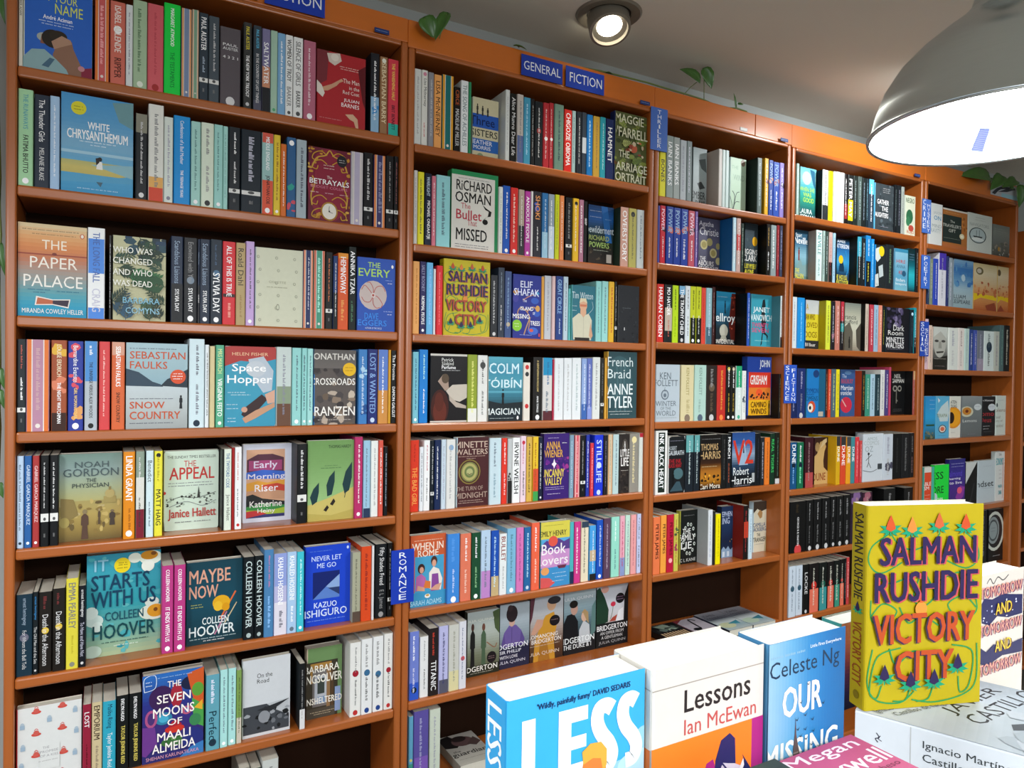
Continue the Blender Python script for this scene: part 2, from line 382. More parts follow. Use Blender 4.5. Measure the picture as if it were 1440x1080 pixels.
# cover prints: key -> (look, ground colour, spine colour, thickness in mm, shapes in cover fractions, u to the right and v up)
# R rectangle, E ellipse, P polygon, T lettering stretched into a box, C stroked line, G gradient, B scattered blots, F figure, D faint small print
ART = {
'cmbyn': ('bright blue cover with two leaning heads', '2f66c4', 'dde0d4', 22, [
 ('T','CALL ME',.3,.88,.72,.97,'d8e060'),('T','BY YOUR',.26,.775,.78,.86,'d8e060'),('T','NAME',.45,.65,.86,.76,'d8e060'),
 ('T','André Aciman',.28,.575,.7,.62,'fff',1),('D',.22,.545,.74,'cfe0f0'),('D',.26,.515,.72,'cfe0f0'),
 ('E',.3,.37,.11,.05,'a8b0a8'),('P',[(.24,.3),(.36,.3),(.38,.4),(.26,.4)],'8a5a48'),
 ('E',.42,.37,.16,.1,'2a2420'),('E',.5,.41,.13,.06,'33291f'),('P',[(.42,.2),(.5,.36),(.62,.4),(.7,.37),(.72,.3),(.84,.12),(.86,0),(.5,0)],'8f6a56'),('P',[(.4,.34),(.55,.42),(.68,.39),(.7,.35),(.55,.3),(.44,.26)],'b08a72'),
 ('P',[(0,0),(0,.12),(.12,.22),(.3,.24),(.46,.16),(.62,.06),(.66,0)],'8fb0b4'),('P',[(.26,.06),(.38,.16),(.45,.15),(.36,.05)],'4a6a80'),
 ('P',[(.84,0),(.84,.1),(1,.13),(1,0)],'8a2a40'),('E',.84,.1,.05,.03,'c88a90')]),
'redcoat': ('deep red cover with a pale reaching hand', 'b02a30', 'a02028', 22, [
 ('P',[(0,1),(0,.5),(.2,.6),(.24,1)],'7a3038'),('P',[(.2,.97),(.46,1),(.5,.9),(.36,.82),(.24,.86)],'d8ccc0'),('E',.36,.93,.08,.05,'e8e0d4'),
 ('P',[(.0,.56),(.12,.5),(.3,.56),(.5,.66),(.54,.63),(.46,.6),(.4,.55),(.22,.46),(.06,.44)],'d0a080'),('P',[(.0,.58),(.1,.52),(.16,.42),(.12,.36),(0,.42)],'e4dcd0'),
 ('T','The Man',.53,.61,.87,.67,'f0e4dc'),('T','in the',.66,.53,.87,.58,'f0e4dc'),('T','Red Coat',.53,.46,.87,.51,'f0e4dc'),
 ('T','JULIAN',.55,.345,.87,.4,'fff'),('T','BARNES',.5,.28,.87,.335,'fff'),('D',.46,.82,.86,'f0d8d0'),('D',.48,.79,.86,'f0d8d0'),
 ('P',[(.58,.18),(.74,.2),(.84,.14),(.86,.0),(.8,.02),(.76,.1),(.68,.12)],'d8b090'),('P',[(.84,.82),(1,.9),(1,.3),(.94,.4)],'601820'),('D',.06,.08,.5,'d09090')]),
'chrys': ('sky blue cover, girl crouching on yellow sand', '7fb8dc', '4a98c8', 24, [
 ('G',0,0,1,1,['3f98c8','58a8d4','7fb4d4','5aa0d0','4a98d0']),('P',[(.7,.97),(1,1),(1,.72),(.8,.78)],'6f9aa0'),('R',.0,.4,1,.43,'a8d0e4'),
 ('G',0,.2,1,.33,['c8b868','d0c070','b8b878']),('P',[(0,.17),(.3,.2),(.8,.2),(1,.23),(1,.15),(0,.1)],'58a4cc'),('P',[(.4,.3),(1,.2),(1,.34)],'8fbcc8'),
 ('T','WHITE',.36,.66,.66,.735,'fff',1),('T','CHRYSANTHEMUM',.08,.55,.92,.645,'fff',1),('D',.25,.525,.75,'e8f4fc'),('D',.4,.495,.62,'e8f4fc'),
 ('E',.235,.86,.105,.068,'e0d830'),('D',.17,.87,.3,'8a8420'),('D',.17,.84,.3,'8a8420'),
 ('E',.53,.365,.03,.022,'2a2424'),('P',[(.49,.34),(.56,.34),(.57,.26),(.48,.26)],'f0f0ec'),('P',[(.47,.37),(.53,.385),(.52,.33),(.48,.3)],'2a2424'),('P',[(.48,.13),(.57,.13),(.54,.08)],'4a6878'),('D',.22,.045,.8,'b8dcf0')]),
'betray': ('dark burgundy cover, gold scrolls and pocket watch', '6a1830', '3a1020', 22, [
 ('E',.5,.5,.5,.5,'8a1f3a'),('B',5,46,.02,.02,.98,.98,.05,['c89030','a87020','d8a848']),('E',.5,.52,.37,.4,'8a1c36'),
 *[('C',[(.5+sx*.06,vv),(.5+sx*.2,vv+.05),(.5+sx*.36,vv+.01),(.5+sx*.4,vv-.06),(.5+sx*.3,vv-.08),(.5+sx*.27,vv-.03)],.022,'c8962c') for sx in (-1,1) for vv in (.9,.3,.12,.78)],('C',[(.08,.7),(.2,.85),(.4,.9),(.5,.97),(.6,.9),(.8,.85),(.92,.7)],.03,'d0a040'),('C',[(.1,.2),(.08,.35),(.16,.5),(.1,.6)],.03,'d0a040'),('C',[(.9,.2),(.92,.35),(.84,.5),(.9,.6)],.03,'d0a040'),
 ('E',.79,.85,.12,.08,'1c1a20'),('D',.72,.86,.87,'ccc'),('D',.72,.83,.87,'ccc'),
 ('D',.36,.76,.62,'f0d8d0'),('D',.36,.72,.62,'f0d8d0'),('T','The',.44,.585,.56,.625,'f4e8e0'),('T','BETRAYALS',.04,.5,.96,.57,'fff',1),('T','BRIDGET COLLINS',.06,.445,.92,.48,'d88098'),
 ('D',.06,.38,.26,'e8c0c8'),('D',.4,.38,.6,'e8c0c8'),('D',.74,.38,.94,'e8c0c8'),('E',.5,.14,.2,.13,'a87828'),('E',.5,.14,.165,.108,'e8e4d8'),('C',[(.5,.21),(.5,.14),(.58,.12)],.012,'333'),('E',.5,.14,.02,.013,'333')]),
'paper': ('sunset gradient cover with a raft, slim lettering', 'c89878', 'c8d0c8', 22, [
 ('G',0,0,1,1,['1f90b8','2f9cbc','58a0ac','8a9c9c','a89488','c07858','d88850','e0a870','d8c8a0']),('R',0,.665,1,.68,'9a4a3a'),('E',.52,.682,.035,.015,'7a3a30'),
 ('D',.06,.93,.88,'8a7050'),('D',.2,.885,.84,'a07850'),('E',.93,.9,.035,.028,'c86040'),('E',.93,.9,.022,.02,'f0e8d8'),
 ('T','THE',.34,.73,.7,.83,'f8ecd8'),('T','PAPER',.17,.525,.86,.645,'f4ece0'),('T','PALACE',.08,.32,.94,.45,'f4f0e8'),('D',.14,.285,.46,'2a6a88'),('D',.56,.275,.9,'2a6a88'),('D',.22,.255,.4,'2a6a88'),
 ('P',[(.24,.12),(.26,.22),(.5,.19),(.76,.2),(.73,.1),(.5,.13)],'f0e8e0'),('P',[(.26,.13),(.28,.205),(.5,.18),(.5,.14)],'c06848'),('P',[(.5,.14),(.5,.18),(.74,.188),(.72,.115)],'3a3040'),
 ('T','MIRANDA COWLEY HELLER',.06,.035,.95,.085,'f4f4ec')]),
'whowas': ('pale cover overgrown with dark green fern leaves', 'c0be98', '2a2a24', 20, [
 ('B',2,14,.3,.75,1,1,.12,['26405a','2a4a58','1f3440']),('N',.5,1.0,-60,.45,6,'1c3428'),('N',.75,.98,-110,.4,6,'2a4a34'),('N',1.0,.8,190,.5,7,'22382c'),('N',.95,.62,150,.45,6,'2a4a38'),('N',.02,.7,20,.4,6,'2c4c3c'),('N',.1,.62,-20,.5,7,'24402e'),
 ('N',.3,.52,0,.6,8,'2f6a3c',.22),('N',1.0,.42,170,.6,8,'24502e',.22),('N',.98,.2,140,.4,6,'1f3c28'),('N',.1,.05,70,.5,7,'28485a'),('N',.25,.0,80,.42,7,'2a5068'),('N',.0,.2,50,.4,6,'20382e'),('N',.7,.0,100,.35,6,'24402e'),('N',.5,.12,30,.4,6,'38583c'),('N',.9,.02,110,.4,6,'1c3024'),
 ('T','WHO WAS',0.02,.79,.74,.86,'f0f0e4',1),('T','CHANGED',0.02,.665,.74,.735,'f0f0e4',1),('T','AND WHO',0.02,.53,.74,.6,'f0f0e4',1),('T','WAS DEAD',0.02,.4,.74,.47,'f0f0e4',1),('T','BARBARA',.2,.2,.88,.27,'7fb8d0',1),('T','COMYNS',.25,.08,.88,.15,'8fc0d4',1)]),
'cream': ('plain cream cover dotted with tiny fruit', 'd4d6be', 'b8c4c4', 24,
 [('E',u+.04*(j%2),v,.03,.02,'a8aa94') for j,v in enumerate((.88,.72,.56,.4,.24,.08)) for u in (.06,.44,.82)]+[('E',u+.04*(j%2),v,.018,.012,'ccceb6') for j,v in enumerate((.88,.72,.56,.4,.24,.08)) for u in (.06,.44,.82)]+
 [('T','COLETTE',.28,.555,.64,.585,'b8b8a0'),('D',.24,.5,.68,'a8a890'),('E',.47,.25,.03,.04,'888a78'),('E',.47,.25,.02,.03,'d4d6be')]),
'every': ('royal blue cover with a pink spiral disc', '2f56b4', '2a4a9c', 24, [
 ('T','THE',.28,.87,.6,.94,'b8e060',1),('T','EVERY',.04,.745,.86,.85,'b8e060',1),('E',.42,.49,.36,.2,'c8b8b4'),
 ('C',[(.42,.49),(.5,.6),(.66,.62),(.74,.55)],.016,'b85048'),('C',[(.42,.49),(.32,.56),(.2,.62),(.12,.56)],.016,'b85048'),('C',[(.42,.49),(.54,.47),(.66,.38),(.62,.32)],.016,'b85048'),('C',[(.42,.49),(.34,.4),(.2,.4),(.12,.46)],.016,'b85048'),('C',[(.42,.49),(.42,.38),(.5,.32),(.6,.33)],.016,'b85048'),('C',[(.42,.49),(.42,.58),(.34,.66),(.26,.66)],.016,'b85048'),('E',.42,.49,.06,.034,'d8ccc8'),('E',.42,.49,.03,.016,'b85048'),
 ('D',.74,.7,.92,'9ab8e8'),('D',.8,.66,.92,'fff'),('D',.7,.27,.94,'b8c8e8'),('D',.8,.23,.92,'fff'),('T','DAVE',.2,.16,.56,.245,'3f8fe8',1),('T','EGGERS',.03,.07,.78,.15,'3f8fe8',1),('T','AUTHOR OF THE CIRCLE',.22,.025,.65,.05,'dde8f8'),('E',.92,.9,.03,.025,'fff')]),
'snow': ('grey blue cover, lake and hills, red disc', '9ab8c0', 'c87050', 24, [
 ('G',0,.5,1,1,['8fb0bc','9fbcc4','a8c4cc']),('G',0,0,1,.5,['a0a8a8','b8c0c0','c4d0d4']),('P',[(0,.5),(0,.7),(.2,.66),(.42,.55),(.55,.52),(.6,.49)],'344858'),('P',[(.55,.5),(.66,.58),(.84,.64),(1,.7),(1,.48)],'26343e'),
 ('T','SEBASTIAN',.06,.815,.96,.9,'c8552c',1),('T','FAULKS',.06,.7,.66,.785,'c8552c',1),('D',.06,.93,.82,'556'),('E',.84,.61,.13,.085,'d8522c'),('D',.76,.64,.92,'fff'),('D',.74,.61,.94,'fff'),('D',.76,.58,.92,'fff'),
 ('D',.06,.345,.78,'556'),('T','SNOW',.06,.235,.62,.315,'c8552c',1),('T','COUNTRY',.06,.11,.88,.2,'c8552c',1),('D',.06,.06,.76,'556'),('F',.89,.23,.39,.05,'1c2024','1c2024')]),
'hopper': ('turquoise cover, red top, runner in white smoke', '3f9cb8', '58b088', 22, [
 ('G',0,0,1,1,['3a98b8','3f9cb8','3a98b8']),('P',[(0,1),(1,1),(1,.85),(.7,.8),(.3,.82),(0,.75)],'b03c38'),('P',[(.45,.84),(.75,.88),(.95,.7),(.92,.45),(.75,.42),(.55,.6),(.5,.72)],'b8c4d0'),('E',.6,.72,.2,.1,'c4ccd4'),
 ('T','HELEN FISHER',.14,.885,.84,.925,'f0c8a0'),('T','Space',.14,.66,.8,.78,'fff',1),('T','Hopper',.05,.51,.92,.64,'fff',1),('D',.06,.42,.4,'cfe8f0'),('D',.12,.39,.5,'cfe8f0'),('D',.04,.27,.26,'cfe8f0'),('D',.04,.22,.26,'cfe8f0'),('D',.06,.1,.24,'cfe8f0'),('D',.06,.06,.24,'cfe8f0'),
 ('P',[(.32,.15),(.4,.24),(.72,.4),(.84,.34),(.6,.17),(.4,.1)],'3a2828'),('P',[(.34,.1),(.6,.2),(.98,.3),(.98,.24),(.6,.1),(.4,.04)],'c89878'),('P',[(.78,.4),(.98,.46),(.98,.3),(.84,.28)],'d8a890'),('E',.38,.21,.06,.035,'d0a088'),('C',[(0.01,.005),(.99,.005),(.99,.995),(.01,.995)],.012,'b8b0b0')]),
'cross': ('grey brown crowd photo cover, yellow disc', '5c5450', '3f7fc0', 28, [
 ('B',11,40,0,0,1,.75,.11,['b8a898','8a7868','3a3434','6a5a4c','c8baa8','4a4444']),('G',0,.75,1,1,['6a6460','5a5654']),
 ('T','JONATHAN',-0.08,.84,.96,.95,'d8d4cc',1),('T','CROSSROADS',-.08,.53,.98,.62,'f4f0ea',1),('T','FRANZEN',-.1,.12,.98,.24,'f4f0ea',1),('E',.84,.74,.16,.09,'e8b820'),('D',.74,.76,.94,'a07010'),('D',.74,.72,.94,'a07010'),('D',.1,.06,.9,'c8c0b8')]),
'physician': ('faded desert town cover with robed figures', '98a48a', 'c08030', 30, [
 ('G',0,.45,1,1,['b0aa70','a0ac8c','8aa09c','6f8a80']),('G',0,0,1,.46,['6a5a34','9a8448','b09a58','a89a60']),('B',3,30,.02,.1,.98,.45,.06,['c0aa68','8a7440','6a5a38','b8a878']),
 ('R',.7,.42,.9,.5,'a09058'),('E',.8,.53,.08,.05,'b0a068'),('R',.78,.57,.82,.61,'8a7c50'),('P',[(.02,.2),(.02,.5),(.22,.48),(.3,.3)],'8a7848'),('F',.4,.02,.36,.11,'5a4438','8a7a58'),('F',.63,.18,.36,.04,'5a4a38','a09070'),('F',.84,.16,.34,.09,'4a4038','7a6a50'),('E',.08,.22,.08,.06,'a89858'),
 ('T','NOAH',.24,.84,.78,.91,'4a5a5c'),('T','GORDON',.06,.74,.94,.83,'4a5a5c'),('T','THE',.42,.67,.58,.715,'3a4444'),('T','PHYSICIAN',.2,.61,.78,.66,'3a4444')]),
'appeal': ('pale mint cover, red lettering over village sketch', 'cfe0d0', 'dfe8d8', 24, [
 ('T','THE SUNDAY TIMES BESTSELLER',.06,.905,.95,.94,'3a3c38'),('T','THE',.36,.8,.58,.875,'c03a34'),('T','APPEAL',.1,.64,.92,.79,'c03a34',1),('D',.08,.59,.9,'556'),('D',.08,.555,.9,'556'),
 ('C',[(.06,.36),(.3,.42),(.6,.4),(.95,.46)],.012,'3a3c38'),('B',4,40,.05,.3,.95,.46,.025,['3a3c38','6a6c64','a8b8a8','2a2c28']),('P',[(.6,.4),(.63,.55),(.66,.4)],'3a3c38'),('C',[(.1,.3),(.4,.36),(.7,.3),(.95,.36)],.008,'556'),
 ('T','Janice Hallett',.08,.13,.95,.27,'b83a34',1),('D',.2,.1,.5,'556'),('D',.55,.1,.85,'556'),('E',.01,.48,.03,.02,'c03030'),('C',[(0.01,.005),(.99,.005),(.99,.995),(.01,.995),(.01,.005)],.012,'20221e')]),
'riser': ('white bordered cover with painted coloured hills', 'd8dcea', 'e8e8ee', 22, [
 ('R',.07,.06,.86,.93,'d8a888'),('P',[(.08,.8),(.3,.87),(.6,.87),(.84,.82),(.84,.62),(.08,.64)],'5a3444'),('R',.12,.66,.8,.79,'a84878'),('P',[(.07,.64),(.4,.67),(.86,.64),(.86,.54),(.07,.56)],'3f68c8'),
 ('P',[(.07,.5),(.3,.53),(.5,.5),(.86,.54),(.86,.44),(.07,.4)],'e0a040'),('P',[(.4,.47),(.7,.49),(.86,.46),(.86,.38),(.4,.4)],'c84838'),('P',[(.07,.4),(.5,.42),(.86,.38),(.86,.28),(.07,.3)],'c89878'),('P',[(.07,.34),(.2,.36),(.4,.3),(.86,.25),(.86,.18),(.07,.2)],'2a2c2c'),('P',[(.07,.2),(.4,.24),(.86,.2),(.86,.12),(.07,.14)],'3f8f48'),('P',[(.07,.16),(.5,.14),(.86,.17),(.86,.08),(.07,.06)],'a8c040'),('R',.07,.055,.86,.095,'3a3c70'),('P',[(.07,.14),(.25,.15),(.5,.1),(.07,.06)],'c84040'),
 ('T','Early',.22,.665,.7,.78,'e8dcf0',1),('T','Morning',.1,.53,.86,.62,'e8e4f0',1),('T','Riser',.24,.39,.72,.48,'f4ecf0',1),('T','Katherine',.14,.19,.8,.27,'f4f0ec',1),('T','Heiny',.3,.1,.66,.17,'f0ece8',1)]),
'hardy': ('light green cover, three dark cypress leaves', '7fa868', '8fb078', 18, [
 ('G',0,.2,1,1,['9ac080','88b070','78a060','6f9858']),('P',[(0,0),(0,.2),(.4,.27),(1,.4),(1,0)],'c8b868'),('P',[(0,0),(1,0),(1,.12),(.5,.06),(0,.1)],'b8a858'),
 ('P',[(.1,.2),(.05,.3),(.12,.4),(.24,.48),(.24,.36),(.2,.24)],'1f3c40'),('P',[(.42,.3),(.4,.44),(.46,.54),(.58,.62),(.58,.48),(.52,.32)],'1f3c40'),('P',[(.8,.32),(.75,.44),(.82,.6),(.96,.72),(.96,.52),(.9,.36)],'1f3c40'),('C',[(.82,.34),(.8,.27)],.015,'1f3c40'),
 ('P',[(.34,.13),(.42,.19),(.46,.16),(.4,.11)],'2a2420'),('P',[(.48,.2),(.56,.27),(.6,.23),(.54,.18)],'2a2420'),('T','THOMAS HARDY',.44,.9,.94,.94,'2a3a28'),('D',.36,.68,.64,'5a8050'),('D',.28,.65,.72,'4a7048')]),
'starts': ('teal cover with white daisies, navy lettering', '2f9ca8', '2a8898', 26, [
 ('G',0,0,1,1,['a8b890','68a89c','2f98a4','3aa0b0','2f8fa8']),('B',8,30,0,0,1,1,.07,['48a8b0','2a90a0','5ab0b4']),
 ('E',.86,.93,.16,.07,'dce4d4'),('E',.82,.85,.09,.06,'e4e8dc'),('E',.64,.94,.09,.05,'dce4d4'),('E',.84,.955,.12,.045,'c88820'),('E',.9,.97,.04,.02,'7a4a18'),('E',.9,.38,.2,.08,'dce4d4'),('E',.88,.48,.1,.05,'d4e0d4'),('E',.93,.39,.12,.065,'d89828'),('E',.93,.4,.03,.02,'7a4a18'),('E',.1,.36,.12,.06,'c8dcd4'),('E',.06,.44,.09,.06,'d4e4dc'),('E',.14,.3,.07,.05,'d4e4dc'),('E',.08,.06,.12,.06,'b8d0c0'),
 ('E',.47,.88,.11,.075,'e8d020'),('D',.42,.9,.54,'80701c'),('D',.42,.88,.54,'80701c'),('D',.4,.85,.55,'80701c'),
 ('T','IT',.1,.84,.28,.95,'8ac0d4',1),('T','STARTS',.06,.65,.84,.8,'14405c',1),('T','WITH US',.06,.48,.93,.64,'14405c',1),('T','COLLEEN',.24,.345,.76,.43,'1c5060',1),('T','HOOVER',.08,.17,.92,.31,'14464c',1),('D',.2,.13,.84,'1c4a48'),('D',.36,.09,.7,'d8e8d8')]),
'maybe': ('dark teal cover, yellow flower and orange pencil', '14404e', '12303c', 24, [
 ('G',0,0,1,1,['10343e','16485a','143e4c']),('T','MAYBE',.05,.74,.78,.9,'d8a088',1),('T','NOW',.05,.56,.56,.71,'d8a088',1),('C',[(.6,.28),(.88,.6)],.03,'d86838'),('C',[(.68,.22),(.9,.46)],.02,'c8b890'),('C',[(.5,.1),(.72,.36)],.025,'b87a98'),
 ('E',.62,.48,.16,.09,'e0a820'),('E',.56,.44,.08,.06,'e8b830'),('E',.7,.42,.07,.05,'d89818'),('D',.08,.48,.3,'b8b860'),('D',.08,.45,.3,'b8b860'),('T','COLLEEN',.28,.235,.75,.32,'dfe8e8',1),('T','HOOVER',.05,.1,.86,.22,'dfe8e8',1),('D',.06,.065,.9,'b8d0d4'),('D',.3,.035,.7,'e8e8e8')]),
'neverlet': ('royal blue cover with a grey square picture', '1c44c8', '1a3a9c', 22, [
 ('T','NEVER LET',.14,.81,.8,.87,'c8d8f8',1),('T','ME GO',.26,.72,.68,.78,'c8d8f8',1),('R',.17,.33,.76,.67,'14246a'),('P',[(.17,.33),(.76,.33),(.76,.5),(.5,.5)],'5a80c8'),('P',[(.46,.48),(.76,.62),(.76,.42),(.6,.44)],'8aa8d8'),('P',[(.5,.46),(.76,.46),(.76,.36)],'2a3a68'),
 ('T','KAZUO',.2,.22,.7,.29,'d8e4fc',1),('T','ISHIGURO',0.0,.11,.93,.2,'d8e4fc',1),('D',.05,.06,.9,'7fa0e8'),('E',.94,.95,.025,.02,'c8d8f8'),('D',.1,.93,.6,'5a80d8')]),
'prince': ('white cover scattered with red hats and padlocks', 'd8dad8', 'b83030', 24, [
 *[o for (u,v) in ((.3,.93),(.7,.95),(.3,.66),(.7,.68),(.3,.1),(.7,.12),(.3,.4),(.72,.38)) for o in (('E',u,v,.075,.022,'c84a40'),('E',u,v+.02,.045,.03,'c85a50'),('C',[(u-.03,v+.05),(u,v+.07),(u+.03,v+.05)],.01,'c84a40'))],
 *[o for (u,v) in ((.09,.78),(.5,.82),(.9,.88),(.1,.52),(.92,.62),(.08,.3),(.9,.35),(.08,.07),(.9,.08)) for o in (('E',u,v+.025,.03,.025,'a8b8c4'),('R',u-.035,v-.03,u+.035,v+.02,'98aec0'))],
 ('R',.36,.22,.66,.52,'d8dad8'),('T','THE',.4,.47,.5,.5,'98989c'),('T','PROMISE',.36,.42,.64,.45,'98989c'),('T','OF A KISS',.36,.37,.64,.4,'98989c'),('D',.34,.32,.66,'aaa')]),
'maali': ('multicoloured mask cover with white capitals', '2a2f78', '5a2a58', 28, [
 ('G',0,0,1,1,['2a2c6a','3a2a70','283080','2a6ab8']),('E',.3,.72,.2,.14,'3a2050'),('E',.55,.72,.1,.14,'a02838'),('E',.78,.84,.16,.08,'1c2240'),('P',[(.72,.95),(1,1),(1,.5),(.84,.6)],'c85828'),('E',.9,.75,.1,.08,'5a9838'),('P',[(.8,.66),(1,.56),(1,.3),(.84,.36)],'4a9a48'),('P',[(.84,.54),(.98,.62),(.98,.5)],'e0a830'),('E',.86,.4,.1,.07,'3a8050'),
 ('E',.34,.48,.14,.07,'2f7fa0'),('E',.34,.48,.08,.045,'48a8c8'),('E',.72,.53,.09,.05,'b85878'),('E',.72,.53,.04,.03,'3a5aa8'),('E',.52,.34,.16,.045,'c83428'),('P',[(.4,.36),(.64,.38),(.56,.44),(.48,.43)],'a82030'),('E',.14,.5,.1,.1,'a85080'),('E',.14,.5,.06,.07,'4a3070'),('P',[(0,.42),(.2,.4),(.24,.2),(.06,.08),(0,.1)],'6a3888'),('E',.5,.2,.2,.06,'3a6a38'),('B',6,14,.35,.16,.68,.25,.02,['6aa050','203820','8ab868']),('E',.82,.2,.18,.12,'283078'),('P',[(.6,.0),(1,0),(1,.14),(.8,.1)],'3a78b8'),
 ('T','THE',.4,.83,.62,.9,'f4ece8',1),('T','SEVEN',.23,.66,.78,.755,'f8f0ec',1),('T','MOONS',.17,.505,.84,.61,'f8f0ec',1),('T','OF',.4,.39,.64,.465,'f8f0ec',1),('T','MAALI',.24,.23,.78,.325,'f8f0ec',1),('T','ALMEIDA',.16,.1,.86,.2,'f8f0ec',1),('T','SHEHAN KARUNATILAKA',.06,.03,.92,.07,'d89ab0'),('C',[(.03,.82),(.2,.85),(.2,.99),(.03,.97),(.03,.82)],.01,'dce8f4'),('D',.05,.92,.15,'dce8f4'),('D',.05,.88,.15,'dce8f4'),('D',.24,.95,.8,'9ac0e8')]),
'road': ('white cover, black and white photo below', 'ccd0d4', 'c8ccd0', 16, [
 ('T','On the',.3,.75,.62,.81,'222'),('T','Road',.3,.68,.55,.735,'222'),('P',[(.02,.04),(.02,.4),(.98,.4),(.98,.04)],'40444a'),('P',[(.5,.4),(.98,.42),(.98,.2),(.7,.3)],'b8bcc0'),('B',7,26,.04,.06,.96,.36,.06,['16181a','6a6e74','2a2c30','9a9ea4','1c1e20']),('E',.45,.24,.12,.08,'8a8e94'),('P',[(.3,.34),(.98,.42),(.6,.3)],'2a2c30')]),
'unshelt': ('green framed cover with nested doorways', '6a8a58', 'c8b8a0', 30, [
 ('R',.0,.0,.88,.8,'3a3428'),('R',.1,.5,.7,.78,'a07838'),('R',.16,.16,.62,.7,'706a68'),('R',.22,.2,.56,.6,'b0b4bc'),('R',.3,.34,.5,.56,'38403c'),('R',.56,.1,.66,.74,'8a6a48'),('R',.68,.1,.76,.7,'503c28'),('R',.8,.05,.96,.4,'8fa4cc'),('R',.0,.0,.8,.14,'4a443a'),('R',.3,.2,.52,.3,'7890b0'),
 ('T','BARBARA',-.06,.65,.92,.75,'f0ece0',1),('T','KINGSOLVER',-.2,.5,1.0,.62,'f0ece0',1),('T','UNSHELTERED',-.12,.2,1.0,.29,'f0ece0',1),('D',.1,.08,.8,'c8b898'),('D',.2,.05,.7,'c8b898')]),
'sisters': ('cream and blue striped cover, small silhouettes', 'd4cca8', 'd8d4c0', 22, [
 ('R',.0,.52,1,.74,'2a5cb8'),('R',0,.14,1,.34,'2f68b8'),('F',.18,.72,.9,.07,'3a3834','3a3834'),('F',.38,.72,.88,.07,'3a3834','3a3834'),('F',.58,.72,.86,.07,'3a3834','3a3834'),('T','Three',-.1,.56,.85,.7,'14285a',1),('T','SISTERS',-.06,.38,.96,.49,'3a3c38',1),('T','HEATHER',-.1,.25,.76,.32,'e8ecf4',1),('T','MORRIS',.04,.17,.7,.23,'e8ecf4',1),('E',.3,.06,.12,.05,'8a9a78')]),
'marriage': ('floral green and brown cover, stone capitals', '5a6238', '202f60', 26, [
 ('B',12,40,0,0,1,1,.08,['4a5a28','7a8838','3a4420','8a9848','2c3418','6a4a28']),*[('N',u,v,an,.3,5,c,.22) for u,v,an,c in ((.1,.9,-40,'9aa858'),(.8,.95,-120,'8a9848'),(.2,.55,10,'a8b068'),(.95,.6,170,'7a9040'),(.1,.2,50,'8a9848'),(.8,.1,110,'9aa858'),(.6,.8,-80,'5a7030'),(.5,.3,20,'6a8038'))],('E',.55,.5,.12,.06,'b85838'),('B',13,10,.3,.35,.95,.6,.06,['b86a40','8a3a28','c8b898']),
 ('T','MAGGIE',-.02,.84,.86,.96,'d8d8b8',1),("T","O'FARRELL",-.16,.64,.98,.78,'d8d8b8',1),('T','THE',.1,.35,.42,.45,'d8d8b8',1),('T','MARRIAGE',-.16,.16,.98,.28,'d8d8b8',1),('T','PORTRAIT',-.12,.01,.96,.13,'d8d8b8',1)]),
'osman': ('white cover with green border and black cat', 'dcdcd4', '2f9058', 32, [
 ('R',.93,0,1,1,'2a9058'),('R',0,.94,1,1,'2a9058'),('R',0,0,.93,.94,'dedcd4'),('D',.14,.9,.8,'888'),('T','RiCHARD',.1,.75,.86,.88,'1a1a18',1),('T','OSMAN',.08,.6,.84,.73,'1a1a18',1),('T','The',.2,.52,.4,.59,'b83848'),('T','Bullet',.1,.385,.64,.505,'b83848',1),('T','That',.34,.31,.54,.385,'b83848'),('T','MISSED',.1,.12,.76,.27,'1a1a18',1),
 ('P',[(.7,.34),(.68,.4),(.76,.45),(.84,.46),(.86,.52),(.74,.56),(.66,.6),(.72,.54),(.8,.52),(.78,.46),(.7,.42)],'1a1a18'),('E',.72,.38,.06,.035,'1a1a18'),('D',.08,.06,.8,'556'),('D',.08,.03,.8,'556')]),
'bewild': ('dark cover, blue beam over a forest', '101c20', '14181c', 24, [
 ('G',0,0,1,1,['2a2018','201c18','18281c','143848','1a58a0','123a68']),('P',[(.5,1),(.75,1),(.95,.4),(.7,.4)],'2468b0'),('B',14,24,0,0,1,.35,.05,['3a2c20','181410','4a4030']),('T','bewilderment',-.06,.54,1.0,.66,'d8e8f0'),('T','RICHARD',.02,.42,.82,.5,'a8b868',1),('T','POWERS',.04,.3,.82,.39,'a8c870',1),('D',.05,.9,.5,'b8c8d8'),('D',.05,.8,.5,'b8c8d8'),('D',.65,.78,.9,'8ab0d8'),('D',.2,.25,.8,'b8c0b0'),('R',.72,.06,.92,.2,'b0aca4')]),
'vcity': ('mustard yellow cover with red buds and vines', 'c8b818', 'c0b018', 30, 'VC'),
'elif': ('indigo cover with an orange tree and animals', '202c8c', '1c2878', 24, [
 ('E',.78,.6,.14,.05,'2f58b8'),('E',.85,.4,.12,.05,'2f58b8'),('E',.1,.62,.1,.06,'3a3898'),('C',[(.55,.12),(.6,.3),(.5,.42),(.3,.48),(.18,.42),(.2,.3)],.035,'b88a68'),('C',[(.5,.42),(.7,.5),(.86,.46)],.035,'b88a68'),('C',[(.35,.6),(.55,.66),(.75,.7)],.03,'b8806a'),('C',[(.4,.06),(.5,.2),(.62,.34)],.04,'b8906a'),('E',.88,.48,.08,.05,'d8a050'),('E',.72,.12,.18,.06,'3f68c8'),('E',.66,.13,.07,.025,'d85848'),('E',.15,.2,.17,.09,'8ac830'),('D',.06,.22,.24,'f0f8d8'),('D',.08,.18,.22,'f0f8d8'),('E',.1,.72,.1,.03,'b88040'),('E',.85,.72,.08,.025,'3f98c8'),
